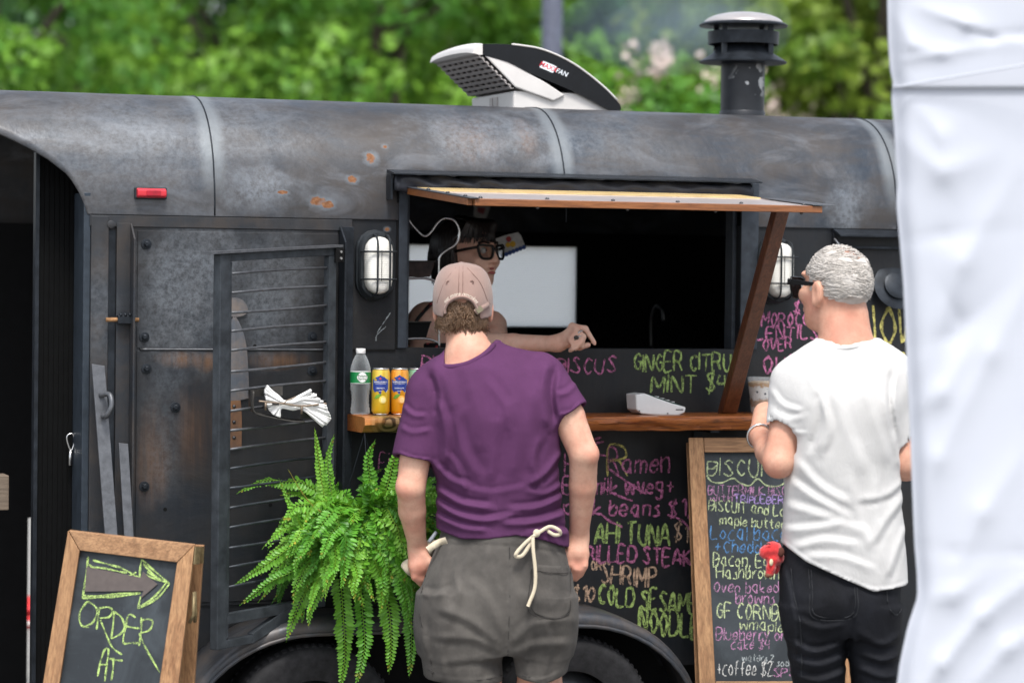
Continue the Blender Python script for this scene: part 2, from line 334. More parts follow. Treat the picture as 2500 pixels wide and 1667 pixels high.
p = PY(165, 1060, .14); q = [p+np.array([x, -.01, z]) for x, z in [(0, .0), (.014, .002), (.02, -.02), (.010, -.05), (.0, -.03), (-.004, -.01), (0, 0)]]
obj('hook', tube(ss(q, 5), .0028, 6), m_wire, T, True); obj('hook_shank', tube([p+np.array([.008, -.01, -.048]), p+np.array([.006, -.01, -.095])], .005, 6), m_wire, T, True)
# seams, jambs and door
d_top = obj('seam_cover', box(XL-.002, PY(858, 545)[0], -.010, -.0005, PY(540, 553)[2]-.006, ZT-.0045), m_jamb, T, bevel=.001)
obj('jamb_plate', box(PY(219, 800)[0], PY(262, 800)[0], -.012, -.0005, zb, PY(240, 524)[2]-.004), m_jamb, T, bevel=.002)
obj('jamb_groove', box(PY(262.5, 800)[0], PY(280, 800)[0], -.004, -.0005, zb, PY(270, 553)[2]-.012), m_iron, T)
obj('jamb_disc', lathe([(.012, 0), (.012, .004), (.010, .005)], PY(271, 548, -.011), (0, -1, 0), 14), m_jamb, T, True, sharp=40)
dx0, dx1 = PY(333, 800)[0], PY(822, 800)[0]; zs = PY(560, 853)[2]
door = obj('door', box(PY(281, 800)[0], dx1, -.006, -.0008, .66, PY(560, 556)[2]-.004), m_door, T, label='blotched black steel door left of window')
obj('door_plate', box(dx0, dx1, -.0095, -.0062, zs+.004, PY(560, 567)[2]), m_door, door, bevel=.001)
obj('door_plate', box(dx0, dx1, -.0095, -.0062, .67, zs-.004), m_door, door, bevel=.001)
obj('weld_bead', tube([(x, -.010+.001*math.sin(x*90), zs) for x in np.linspace(dx0+.01, dx1-.01, 30)], .004, 6), m_bar, door, True)
for (a, b) in [(357, 596), (352, 823), (357, 900), (428, 994), (352, 1187), (762, 822), (762, 905)]:
    p = PY(a, b, -.0098); obj('bolt', join(lathe([(.016, 0), (.016, .003), (.012, .004)], p, (0, -1, 0), 14), lathe([(.009, .004), (.009, .011), (.006, .013)], p, (0, -1, 0), 6)), m_iron, door, True, sharp=30)
for (a, b) in [(403, 1243), (622, 845), (660, 1232)]:
    obj('bolt_hole', lathe([(.006, 0), (.006, .0012)], PY(a, b, -.0098), (0, -1, 0), 12), m_inside, door)
def angle_iron(xf0, xf1, xfl, ztop, zbot, fl, sgn):
    gs = [box(xf0, xf1, -.016, -.0098, zbot, ztop)]
    x0, x1 = (xfl-.006, xfl) if sgn > 0 else (xfl, xfl+.006)
    gs.append(prism([(x0, -.0162, zbot), (x0, -.0162-fl, zbot), (x0, -.0162-fl, ztop-.048), (x0, -.0162, ztop)], (x1-x0, 0, 0)))
    return join(*gs)
obj('door_angle_iron', angle_iron(PY(281, 800)[0], PY(317, 800)[0], PY(318, 800)[0], PY(300, 545)[2], .50, .055, 1), m_jamb, T, bevel=.001, label='upright steel angle with slanted top on door')
obj('hinge_angle_iron', angle_iron(PY(824, 800)[0], PY(858, 800)[0], PY(824, 800)[0], PY(840, 554)[2], .50, .058, -1), m_iron, T, bevel=.001)
lz = PY(300, 780)[2]
lb = obj('slide_latch', box(PY(281, 780)[0], PY(318, 780)[0]+.002, -.045, -.017, lz-.013, lz+.014), m_iron, T, bevel=.003)
obj('latch_rod', tube([(PY(254, 780)[0], -.03, lz), (PY(334, 780)[0], -.03, lz)], .0065, 8), plain('rusty rod', (.30, .16, .07), .7, .3, .5, 60), lb, True)
for k in range(3): obj('latch_knuckle', tube([(PY(285+11*k, 780)[0], -.042, lz+.014), (PY(291+11*k, 780)[0], -.042, lz+.016)], .006, 7), m_iron, lb, True)
# lamp bay: inset panel left of the window, window frame
ix0, ix1 = PY(863, 700)[0], PY(966, 700)[0]; iz0, iz1 = PY(910, 852)[2], PY(910, 440)[2]
obj('inset_trim', join(box(ix1, ix1+.006, -.004, -.0006, iz0, iz1+.0), box(ix0, ix1, -.004, -.0006, iz0-.006, iz0)), m_inside, T)
fr = [box(PY(971, 700)[0], wl, -.008, -.0007, wb, wt), box(wl+.0, wl+.018, .0305, .07, wb, wt), box(wr, PY(1848, 700)[0], -.008, -.0007, wb-.0, wt+.02), box(wr-.014, wr, .0305, .09, wb, wt), box(wl+.019, wr-.015, .0306, .08, wb-.03, wb)]
obj('window_frame', join(*fr), plain('blue black frame', (.040, .048, .060), .42, .2), T, bevel=.0015)
# awning housing
h0, h1 = PY(955, 420, -.05)[0], PY(1850, 440, -.05)[0]; hz = PY(1400, 434, -.07)[2]
hb = obj('awning_housing', join(prism([(h0, -.0008, hz+.014), (h0, -.088, hz), (h0, -.088, hz-.004), (h0, -.0008, hz+.002)], (h1-h0, 0, 0)), box(h0-.001, h0+.006, -.05, -.0009, wt-.06, hz)), m_iron, T, label='black drip cap over serving window')
rng = np.random.RandomState(3); n = 90; m_ = 14; V = []; Fq = []
for i in range(n+1):
    x = h0+.012+(h1-h0-.035)*i/n
    for j in range(m_):
        a = 2*math.pi*j/m_; w = .0025*math.sin(x*23+4*a)+.003*math.sin(x*51-3*a+2)*(1+1.3*(i < 26))+.002*math.sin(x*9+a*5)
        V.append((x, -.036+(.032+w)*math.cos(a), hz-.030+(.027+w*.9)*math.sin(a)))
for i in range(n):
    for j in range(m_): l = (j+1) % m_; Fq.append((i*m_+j, i*m_+l, (i+1)*m_+l, (i+1)*m_+j))
Fq += [tuple(range(m_))[::-1], tuple(n*m_+k for k in range(m_))]
obj('rolled_tarp', (V, Fq), plain('black tarp', (.030, .032, .040), .3, 0, .3, 20, .2), hb, True)
# flap
fl = .60; fx0, fx1 = PY(997, 458, -.01)[0], PY(1978, 494, -.01-.6)[0]; zh = PY(997, 459, -.04)[2]; zf = PY(1570, 494, -.04-fl)[2]
def FP(x, t, dz=0): return np.array([x, -.055-fl*t, zh+(zf-zh)*t+dz])
flap = obj('window_flap', slab([FP(fx0+.005, .015), FP(fx1-.005, .015), FP(fx1-.005, .985), FP(fx0+.005, .985)], (0, 0, -.008)), plain('flap panel', (.62, .56, .55), .28, 0, .08, 8, Coat_Weight=.5), T, label='raised wooden window flap propped over counter')
obj('front_rail', slab([FP(fx0, .987), FP(fx1+.015, .987), FP(fx1+.015, 1.02), FP(fx0, 1.02)], (0, 0, -.021)), m_wood_f, flap, bevel=.002)
for x in (fx0-.018, fx1-.0): obj('side_rail', slab([FP(x, .0), FP(x+.018, .0), FP(x+.018, .985), FP(x, .985)], (0, 0, -.021)), m_wood_f, flap, bevel=.002)
for t0 in (.04, .14, .24): obj('plank', slab([FP(fx0+.006, t0, .0035), FP(fx1-.006, t0, .0035), FP(fx1-.006, t0+.092, .0035), FP(fx0+.006, t0+.092, .0035)], (0, 0, -.003)), wood('pale yellow plank', (.62, .42, .17), (.78, .60, .30), 1, 'X', .3) if t0 == .04 else bpy.data.materials['pale yellow plank'], flap)
obj('edge_trim', slab([FP(fx0-.02, .0, .003), FP(fx0+.012, .0, .003), FP(fx0+.012, 1.03, .003), FP(fx0-.02, 1.03, .003)], (0, 0, -.0022)), m_bar, flap)
obj('edge_trim', slab([FP(fx1-.02, .4, .0045), FP(fx1+.06, .4, .0045), FP(fx1+.06, 1.03, .0045), FP(fx1-.02, 1.03, .0045)], (0, 0, -.0022)), m_bar, flap)
for k, x in enumerate(np.linspace(fx0+.03, fx1-.03, 6)): obj('screw', lathe([(.007, 0), (.006, .004), (.002, .006)], FP(x, .955, .0005), (0, 0, 1), 8), m_bolt, flap, True)
for t in (.3, .62, .9): obj('screw', lathe([(.007, 0), (.006, .004), (.002, .006)], FP(fx0-.006, t, .003), (0, 0, 1), 8), m_bolt, flap, True)
for x in np.linspace(fx0+.2, fx1-.05, 4): obj('screw', lathe([(.006, 0), (.005, .005), (.002, .007)], FP(x, 1.0, -.021), (0, 0, -1), 8), m_bolt, flap, True)
# counter with live edge
CD = .20; cz = PY(1500, 1015, -CD)[2]; cx0, cx1 = PY(889, 1030, -CD)[0], PY(1905, 1030, -CD)[0]; ct = .050
N = 150; V = []; Fq = []; xs = np.linspace(cx0, cx1, N+1)
nz = lambda x, s: math.sin(x*7*s+1)*.5+math.sin(x*17*s+2.1)*.3+math.sin(x*41*s)*.2
for x in xs:
    e = .010*nz(x, 1); c = .008*nz(x+3, 1.3); u = .005*nz(x*2+1, 1.2)
    ring = [(-.0010, 0), (-.10, 0), (-CD+.02+e, 0), (-CD-.002+e, -.003), (-CD-.006+e+u*.4, -.014), (-CD-.002+e+c, -.026+u), (-CD+.012+c, -.034+u), (-CD+.016+c*.5, -ct+.004+u*.6), (-CD+.03, -ct+u*.4), (-.0010, -ct)]
    V += [(x, a, cz+b) for a, b in ring]
R_ = 10
for i in range(N):
    for j in range(R_): l = (j+1) % R_; Fq.append((i*R_+j, i*R_+l, (i+1)*R_+l, (i+1)*R_+j))
Fq += [tuple(range(R_))[::-1], tuple(N*R_+k for k in range(R_))]
cm = M('live edge counter wood grain', .33); v = cm.pos((1.1, 12, 16)); a_ = cm.noise(2.4, 6, .62, v, 1.6); b_ = cm.noise(7, 5, .6, v, .8)
cc = cm.mix(cm.ramp(a_, (.3, 0.), (.66, 1.)), (.19, .042, .009), (.50, .165, .040)); cc = cm.mix(cm.ramp(b_, (.50, 0.), (.66, .75)), cc, (.045, .016, .007))
kp = PY(948, 1034, -CD); kn = cm.spot(kp, .060, .2, .25, 5, (1, .3, 1.3)); kw = cm.n('ShaderNodeTexWave', {'wave_type': 'RINGS', 'rings_direction': 'SPHERICAL'}, Scale=16., Distortion=5., Detail=3., Vector=cm.n('ShaderNodeVectorMath', {'operation': 'SUBTRACT'}, i0=cm.pos(), i1=tuple(map(float, kp))).outputs[0]).outputs[1]
cc = cm.mix(kn, cc, cm.mix(cm.ramp(kw, (.3, 0.), (.6, 1.)), (.05, .028, .014), (.26, .16, .08)))
cl = cm.spot(PY(900, 1034, -CD), .05, .5, .3, 5, (.8, .3, 1)); cc = cm.mix(cm.math('MULTIPLY', cl, .6), cc, (.52, .23, .07))
cm.col(cc).set(Coat_Weight=.12, Coat_Roughness=.22, Specular_IOR_Level=.3); cm.bump(b_, .5, .004)
ctr = obj('counter', (V, Fq), cm.m, T, True, sharp=60, label='varnished live edge wooden counter under window')
for px in (1010, 1690): obj('bracket', join(box(PY(px, 1080)[0], PY(px, 1080)[0]+.03, -.15, -.006, cz-ct-.008, cz-ct-.001), box(PY(px, 1080)[0], PY(px, 1080)[0]+.03, -.012, -.001, cz-ct-.22, cz-ct-.0085)), m_iron, ctr)
# brace
bt = [PY(a, b, -.06-fl*.9) for a, b in [(1897, 509), (1929, 509)]]; bb = [PY(a, b, -.10) for a, b in [(1764, 1010), (1800, 1010)]]
bt = [np.array([p[0], -.06-fl*.9, zf-.015]) for p in bt]; bb = [np.array([p[0], -.10, cz+.001]) for p in bb]
obj('brace', hexa([bb[0], bb[1], bt[1], bt[0], *[p+np.array([.0, .045, .0]) for p in (bb[0], bb[1])], *[p+np.array([0, .045, .0]) for p in (bt[1], bt[0])]]), m_wood_b, T, bevel=.003, label='slanting dark wooden prop holding flap open')
# ================================================================== FITTINGS ON THE TRAILER
def stadium(w, h, n=9):  # outline of an upright oval, half sizes
    r = w; pts = []
    for k in range(n): a = math.pi*k/(n-1); pts.append((r*math.cos(a), h-r+r*math.sin(a)))
    for k in range(n): a = math.pi+math.pi*k/(n-1); pts.append((r*math.cos(a), -(h-r)+r*math.sin(a)))
    return pts
def oval_loft(c, rows, cap0=True, cap1=True, sag=0):  # rows of (halfw, halfh, y)
    V = []; F = []
    for w, h, y in rows:
        for x, z in stadium(w, h): V.append((c[0]+x, c[1]+y, c[2]+z))
    n = 18
    for i in range(len(rows)-1):
        for k in range(n): l = (k+1) % n; F.append((i*n+k, i*n+l, (i+1)*n+l, (i+1)*n+k))
    if cap0: F.append(tuple(range(n)))
    if cap1: F.append(tuple((len(rows)-1)*n+k for k in range(n))[::-1])
    return V, F
m_lampblk = plain('lamp housing plastic', (.022, .026, .030), .5, 0, .2, 40)
mg = M('frosted ribbed lamp glass', .22); rz = mg.n('ShaderNodeTexWave', {'bands_direction': 'Z'}, Scale=55., Vector=mg.pos()).outputs[1]
mg.col((.80, .79, .74)).set(Subsurface_Weight=.25, Subsurface_Radius=(.02, .02, .02)); mg.bump(rz, .25, .002)
def bulkhead_lamp(px, py, label):
    c = PY(px, py, 0.); L = obj('bulkhead_lamp', oval_loft(c, [(.062, .112, -.0012), (.062, .112, -.018), (.058, .108, -.022), (.058, .106, -.040), (.054, .102, -.046), (.045, .093, -.046), (.044, .092, -.030)], True, True), m_lampblk, T, True, label=label, sharp=40)
    obj('glass', oval_loft(c, [(.042, .090, -.032), (.042, .090, -.062), (.040, .088, -.074), (.034, .082, -.083), (.022, .070, -.087), (.010, .058, -.0885), (.001, .049, -.089)], False, True), mg.m, L, True)
    for x in (-.014, .026):
        P = [(c[0]+x, c[1]-.045, c[2]+.096), (c[0]+x, c[1]-.075, c[2]+.090), (c[0]+x, c[1]-.092, c[2]+.070), (c[0]+x, c[1]-.094, c[2]), (c[0]+x, c[1]-.092, c[2]-.070), (c[0]+x, c[1]-.075, c[2]-.090), (c[0]+x, c[1]-.045, c[2]-.096)]
        obj('cage_wire', tube(ss(P, 4), .0032, 6), m_lampblk, L, True)
    for z in (.043, -.043):
        P = [(c[0]-.054, c[1]-.045, c[2]+z), (c[0]-.050, c[1]-.080, c[2]+z), (c[0]-.036, c[1]-.093, c[2]+z), (c[0]+.036, c[1]-.093, c[2]+z), (c[0]+.050, c[1]-.080, c[2]+z), (c[0]+.054, c[1]-.045, c[2]+z)]
        obj('cage_wire', tube(ss(P, 4), .0032, 6), m_lampblk, L, True)
bulkhead_lamp(912, 648, 'oval caged lamp left of serving window'); bulkhead_lamp(1888, 660, 'oval caged lamp behind the wooden prop')
# red marker lamp
c = PY(367, 472, -.006); mr = obj('marker_lamp', box(c[0]-.050, c[0]+.050, -.018, -.002, c[2]-.018, c[2]+.018), m_lampblk, T, bevel=.004, label='small red marker lamp on roof edge')
rm = M('red lens plastic', .2); rm.col((.55, .012, .03)).set(Subsurface_Weight=.2, Coat_Weight=.6); 
obj('lens', hexa([c+np.array(p) for p in [(-.045, -.030, -.010), (.045, -.030, -.010), (.045, -.030, .010), (-.045, -.030, .010), (-.046, -.010, -.016), (.046, -.010, -.016), (.046, -.010, .016), (-.046, -.010, .016)]]), rm.m, mr, bevel=.004)
obj('lens_window', box(c[0]-.018, c[0]+.026, -.0395+.001, -.0365+.0005, c[2]-.008, c[2]+.008), plain('deep red lens', (.35, .004, .02), .25), mr, bevel=.002)
# right hand hatch and dish behind the man
hx0, hx1 = PY(2030, 600)[0], PY(2330, 600)[0]; z0, z1 = PY(2100, 1150)[2], PY(2100, 562)[2]
ht = obj('side_hatch', box(hx0, hx1, -.012, -.0008, z0, z1), m_wall, T, bevel=.002, label='black hatch door at trailer right end')
obj('hatch_hood', prism([(hx0, -.013, z1+.002), (hx0, -.065, z1-.018), (hx0, -.065, z1-.023), (hx0, -.013, z1-.006)], (hx1-hx0, 0, 0)), m_iron, ht)
obj('hatch_rail', box(hx0+.03, hx1, -.030, -.013, z1-.062, z1-.054), m_iron, ht)
obj('hatch_strut', tube([(hx0+.004, -.014, z1-.03), (hx0+.05, -.05, z1-.10)], .006, 6), m_wire, ht, True)
c = PY(2185, 702, -.03); obj('vent_dish', join(lathe([(.02, -.01), (.075, .0), (.080, .006), (.072, .008), (.045, .012), (.048, .022), (.040, .026), (.0, .026)], c, (0, -.92, .38), 28)), m_iron, T, True, sharp=35)
# fender and wheels (tandem axle)
f0, f1 = PY(455, 1667, -.2)[0], PY(1690, 1667, -.2)[0]; ftop = PY(1380, 1497, -.2)[2]; RW = .275
fc0, fc1 = f0+.40, f1-.40
arc = [(fc0-.42*math.cos(a), ftop-.36+.36*math.sin(a)) for a in np.linspace(-.25, math.pi/2, 16)]
arc += [(fc1+.42*math.sin(a), ftop-.36+.36*math.cos(a)) for a in np.linspace(0, math.pi/2+.25, 16)]
arc = np.array(arc); Fd = .22; V = []; Fq = []
for x, z in arc: V += [(x, -.001, z+.012), (x, -.10, z+.008), (x, -Fd+.02, z+.002), (x, -Fd, z-.006), (x, -Fd-.004, z-.030), (x, -Fd+.004, z-.040)]
for i in range(len(arc)-1):
    for j in range(5): Fq.append((i*6+j, i*6+j+1, i*6+j+7, i*6+j+6))
fd = obj('fender', (V, Fq), m_fend, T, True, solid=.005, label='rounded grey steel fender over twin wheels')
obj('fender_lip', tube([(x, -Fd-.004, z-.038) for x, z in arc], .007, 6), m_fend, fd, True)
obj('wheel_well', prism([(x, -.0008, z-.015) for x, z in arc]+[(arc[-1][0], -.0008, .1), (arc[0][0], -.0008, .1)], (0, -.008, 0)), m_inside, T)
def wheel(xc):
    y1, y0 = -.02, -.20; prof = [(.165, -.07), (.18, -.085), (.235, -.092), (.258, -.088), (.268, -.074), (RW, -.06), (RW, .06), (.268, .074), (.258, .088), (.235, .092), (.165, .07)]
    w = obj('wheel', lathe([(r, z) for r, z in prof], (xc, -.112, RW), (0, -1, 0), 64, False), m_rubber, T, True, label='black tyred trailer wheel under fender')
    gs = []
    for k in range(72):
        a = 2*math.pi*k/72; ca, sa = math.cos(a), math.sin(a); t = np.array([-sa, 0, ca])*.006; r = np.array([ca, 0, sa])
        for y in (-.186, -.052): 
            p = np.array([xc, y+.002, RW]); e = -.012 if y < -.1 else .012
            gs.append(hexa([p+r*.245-t, p+r*.245+t, p+r*.272+t, p+r*.272-t, *[q+np.array([0, -e, 0]) for q in (p+r*.245-t, p+r*.245+t, p+r*.279+t, p+r*.279-t)]]))
    obj('tread_blocks', join(*gs), m_rubber, w, kind='stuff')
    obj('rim', lathe([(.165, -.07), (.160, .0), (.12, .03), (.07, .035), (.05, .06), (.0, .06)], (xc, -.112, RW), (0, -1, 0), 32, False), m_bar, w, True)
wheel(PY(770, 1600, -.2)[0]); wheel(PY(1400, 1600, -.2)[0])
# roof vent fan: its louvred end faces left, its side faces the camera
vy0, vy1 = .40, .84
vx0, vx1 = PY(1254, 240, vy0)[0], PY(1490, 262, vy0)[0]
vz = ZR-.01; top = PY(1254, 222, vy0)[2]
m_vw = plain('vent white plastic', (.60, .58, .56), .45, 0, .06, 12); m_vb = plain('vent smoked black lid', (.006, .007, .010), .10, 0, .2); m_vg = plain('vent grille plastic', (.40, .37, .355), .5, 0, .1); m_vd = plain('vent dark slots', (.03, .027, .027), .8)
vb = obj('roof_vent', box(vx0, vx1, vy0, vy1, vz, top), m_vw, T, bevel=.006, label='white roof vent fan with black domed lid')
def q(px, py, y=vy0-.012): p = PY(px, py, y); return (p[0], p[2])
def yprism(pts, y0, y1): return prism([(x, y0, z) for x, z in pts], (0, y1-y0, 0))
obj('vent_cowl', yprism([q(1184, 136), q(1258, 213), q(1352, 247), q(1380, 233), q(1330, 200), q(1240, 150)], vy0-.012, vy1+.012), m_vw, vb, bevel=.004)
lidU = ss([q(1180, 108), q(1220, 108), q(1270, 112), q(1330, 124), q(1400, 157), q(1470, 210), q(1512, 254), q(1514, 272)], 5)
lidL = ss([q(1514, 276), q(1490, 270), q(1400, 224), q(1300, 182), q(1240, 153), q(1180, 134)], 5)
def lidmesh(lo, hi, y0, y1, crown, nY=12):
    V = []; F = []; n = len(hi)
    lo = np.array([[np.interp(t, np.linspace(0, 1, len(lo)), np.array(lo)[:, k]) for k in range(2)] for t in np.linspace(0, 1, n)])
    for j in range(nY+1):
        s = -1+2*j/nY; y = (y0+y1)/2+(y1-y0)/2*s; e = crown*(1-s*s)**.7
        for (x, z) in hi: V.append((x, y, z+e))
    for j in range(nY):
        for i in range(n-1): a = j*n+i; F.append((a, a+n, a+n+1, a+1))
    b = len(V)
    for y in (y0, y1):
        for (x, z) in lo: V.append((x, y, z))
    for i in range(n-1): F.append((i, i+1, b+i+1, b+i)); F.append((nY*n+i, b+n+i, b+n+i+1, nY*n+i+1)); F.append((b+i, b+i+1, b+n+i+1, b+n+i))
    F.append((*[j*n for j in range(nY+1)], b+n, b)); F.append((*[j*n+n-1 for j in range(nY, -1, -1)], b+n-1, b+2*n-1)); return V, F
obj('vent_lid', lidmesh(lidL[::-1], lidU, vy0-.014, vy1+.014, .010), m_vb, vb, True, sharp=45)
obj('vent_front_cap', lidmesh(ss([q(1160, 131), q(1170, 134), q(1179, 134)], 4), ss([q(1154, 131), q(1160, 116), q(1179, 108)], 4), vy0-.010, vy1+.010, .012), m_vw, vb, True, sharp=50)
obj('vent_top_rim', tube([(x, vy0-.015, z+.001) for x, z in lidU[8:-6]], .0035, 6), m_vw, vb, True)
g0, g1 = q(1170, 137), q(1250, 217)
def GP(s, t, d=0, e=0.): return np.array([g0[0]+(g1[0]-g0[0])*t+e, vy0-.006+(vy1-vy0+.012)*s, g0[1]+(g1[1]-g0[1])*t+d])
gr = obj('vent_grille', hexa([GP(0, 0, 0, .012), GP(0, 1, 0, .012), GP(1, 1, 0, .012), GP(1, 0, 0, .012), *[p+np.array([.03, 0, .01]) for p in (GP(0, 0), GP(0, 1), GP(1, 1), GP(1, 0))]]), m_vd, vb)
for k in range(8):
    t = k/7*.94; c4 = [GP(0, t), GP(0, t+.06), GP(1, t+.06), GP(1, t)]; obj('louvre', hexa([*c4, *[p+np.array([.014, 0, .010]) for p in c4]]), m_vg, gr)
for k in range(8):
    s = k/7*.965; c4 = [GP(s, 0, 0, .004), GP(s, 1, 0, .004), GP(s+.035, 1, 0, .004), GP(s+.035, 0, 0, .004)]; obj('louvre_rib', hexa([*c4, *[p+np.array([.010, 0, .008]) for p in c4]]), m_vg, gr)
obj('vent_base_lip', tube([PY(1300, 266, vy0-.004), PY(1455, 272, vy0-.004)], .003, 6), m_vg, vb, True)
for k in range(2): obj('vent_mark', box(vx0-.003, vx0-.0005, vy0+.16+.05*k, vy0+.19+.05*k, top-.045-.0*k, top-.012), m_vg, vb)
# chimney
cc = PY(1812, 288, .62); s_ = 6944/9.95; X, Y_ = cc[0], .62
def zc(py): return PY(1812, py, Y_)[2]
wpx = lambda p: p/ (FPX/ float(np.dot(PY(1812, 200, Y_)-CAM, FH)))/2
mch = M('sooty flue pipe', .42, .4); z = mch.noise(60, 4, .6); st = mch.noise(22, 2, .5)
cb = mch.mix(mch.ramp(mch.noise(6, 5), (.3, 0.), (.7, 1.)), (.012, .013, .016), (.034, .037, .043))
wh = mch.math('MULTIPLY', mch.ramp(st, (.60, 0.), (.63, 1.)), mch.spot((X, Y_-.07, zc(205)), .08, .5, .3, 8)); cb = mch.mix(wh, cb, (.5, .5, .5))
mch.col(cb)
chm = obj('flue_pipe', lathe([(wpx(107), 0), (wpx(107), zc(150)-zc(292))], (X, Y_, zc(292)), (0, 0, 1), 36), mch.m, T, True, sharp=40, label='black flue pipe chimney with domed cap')
obj('pipe_collar', lathe([(wpx(112), 0), (wpx(112), .022), (wpx(109), .026)], (X, Y_, zc(290)), (0, 0, 1), 36), mch.m, chm, True, sharp=40)
obj('storm_skirt', lathe([(wpx(104), 0), (wpx(212), .004), (wpx(213), .009), (wpx(190), .020), (wpx(150), .038), (wpx(128), .062), (wpx(100), .066)], (X, Y_, zc(158)), (0, 0, 1), 44), m_iron, chm, True, sharp=50)
obj('cap_throat', lathe([(wpx(108), 0), (wpx(104), .055)], (X, Y_, zc(132)), (0, 0, 1), 32), m_inside, chm, True, sharp=40)
obj('cap_band', lathe([(wpx(166), 0), (wpx(172), 0), (wpx(174), zc(79)-zc(110)), (wpx(168), zc(79)-zc(110)), (wpx(166), 0)], (X, Y_, zc(110)), (0, 0, 1), 40, False), m_iron, chm, True, sharp=40)
for k in range(4):
    a = .55+k*math.pi/2; r = wpx(160); x, y = X+r*math.cos(a), Y_+r*math.sin(a); obj('cap_strut', box(x-.009, x+.009, y-.004, y+.004, zc(142), zc(60)), m_iron, chm)
mdm = M('weathered grey dome enamel', .3, .3); mdm.col(mdm.mix(mdm.ramp(mdm.noise(7, 4), (.3, 0.), (.7, 1.)), (.34, .32, .32), (.44, .42, .42)))
obj('cap_rim', lathe([(wpx(214), 0), (wpx(216), .005), (wpx(204), .012), (wpx(190), .010)], (X, Y_, zc(66)), (0, 0, 1), 44), m_iron, chm, True, sharp=40)
hd = zc(29)-zc(60)
obj('cap_dome', lathe([(wpx(196)*math.cos(a), hd*math.sin(a)) for a in np.linspace(0, 1.5, 12)], (X, Y_, zc(61)), (0, 0, 1), 44), mdm.m, chm, True)
# barred gate hinged on the right, swung out
hg = np.array([PY(818, 700, -.06)[0], -.075]); ga = math.radians(22); GWd = .375
# left edge position found from the photograph
gl = PY(536, 900, -.075-GWd*.62)
gx_, gy_ = gl[0]-hg[0], gl[1]-hg[1]; gL = math.hypot(gx_, gy_); gu = np.array([gx_/gL, gy_/gL, 0]); gn = np.array([gu[1], -gu[0], 0]); gn = gn if gn[1] < 0 else -gn
SAG = .045
def G(s, z, d=0): return np.array([hg[0], hg[1], 0])+gu*s*gL+gn*d+np.array([0, 0, z-SAG*s*(.0 if z > 9 else 1)*.6])
zt = PY(680, 594, -.2)[2]; zbm = PY(540, 1562, gl[1])[2]
def gbar(s0, s1, z0, z1, d0, d1): return hexa([G(s0, z0, d1), G(s1, z0, d1), G(s1, z1, d1), G(s0, z1, d1), G(s0, z0, d0), G(s1, z0, d0), G(s1, z1, d0), G(s0, z1, d0)])
mgt = plain('black gate steel', (.045, .052, .060), .4, .35, .45, 18, .15)
gate = obj('barred_gate', gbar(.945, 1.03, zbm, zt-.008, -.016, .016), mgt, T, bevel=.003, label='black barred steel gate standing open beside window')
obj('gate_top_rail', gbar(.0, .944, zt-.032, zt-.008, -.013, .013), mgt, gate, bevel=.002)
obj('gate_top_plate', gbar(-.01, 1.10, zt-.0075, zt, -.022, .024), m_bar, gate)
obj('gate_inner_stile', gbar(.925, .9445, zbm+.03, zt-.033, -.012, .012), mgt, gate, bevel=.002)
zl = PY(650, 1478, -.25)[2]
obj('gate_stile', gbar(.025, .09, zl+.02, zt-.033, -.012, .012), mgt, gate, bevel=.002)
ys = [620, 668, 715, 762, 809, 856, 906, 955, 1004, 1050, 1098, 1145, 1191, 1241, 1289, 1337, 1386, 1434]
for k, y in enumerate(ys):
    z = PY(566, y+2, gl[1])[2]+SAG*.57
    P = [G(s, z+.004*math.sin(s*3.1)*(1 if k % 3 else -.6), .0) for s in np.linspace(.088, .931, 7)]
    obj('bar', tube(P, .0042, 7), m_bar if k < 11 else mgt, gate, True)
obj('gate_low_rail', gbar(.09, .93, zl-.022, zl+.010, -.012, .012), mgt, gate, bevel=.002)
obj('gate_bottom_rail', gbar(.72, .944, zbm+.0, zbm+.024, -.014, .014), mgt, gate, bevel=.002)
obj('gate_slant', hexa([G(.72, zbm, .014), G(.72, zbm+.03, .014), G(.40, zl-.001, .014), G(.38, zl-.04, .014), G(.72, zbm, -.014), G(.72, zbm+.03, -.014), G(.40, zl-.001, -.014), G(.38, zl-.04, -.014)]), mgt, gate, bevel=.002)
obj('hinge_block', gbar(-.02, .05, zt-.055, zt-.010, .0135, .024), m_inside, gate, bevel=.002)
for z in (.022, .042): obj('hinge_screw', lathe([(.005, 0), (.004, .003)], G(.012, zt-z, .0245), gn, 8), m_wire, gate)
for z in (zt-.03, zl+.1): obj('hinge_pin', tube([G(-.03, z-.02), G(-.03, z+.02)], .011, 10), m_iron, gate, True)
# knife ornament on the door behind the gate
def K(px, py): return PY(px, py, -.016)
kn = [K(a, b) for a, b in ss([(573, 772), (590, 800), (601, 840), (606, 900), (608, 960), (606, 972), (545, 975), (543, 900), (548, 830), (560, 795)], 4, True)]
m_kn = steel('rusty brown plate', 2.2, [], [], (), 1.2, .5, .3)
ko = obj('knife_ornament', prism(kn, (0, .004, 0)), m_kn, T, label='flat steel knife shape mounted on door')
obj('garlic_shape', prism([K(a, b) for a, b in ss([(550, 740), (568, 727), (590, 731), (604, 748), (602, 765), (585, 773), (560, 772), (545, 760)], 4, True)], (0, .004, 0)), m_kn, ko)
mh = M('rust brown handle plate', .8); mh.col(mh.mix(mh.ramp(mh.noise(25, 5), (.3, 0.), (.7, 1.)), (.11, .062, .04), (.25, .115, .045)))
obj('knife_handle', prism([K(a, b)+np.array([0, -.003, 0]) for a, b in [(545, 979), (587, 977), (590, 1020), (589, 1090), (578, 1096), (560, 1092), (546, 1080)]], (0, .004, 0)), mh.m, ko)
for y in (992, 1030, 1068): obj('rivet', lathe([(.006, 0), (.004, .003)], K(571, y)+np.array([0, -.0032, 0]), (0, -1, 0), 10), m_bolt, ko, True)
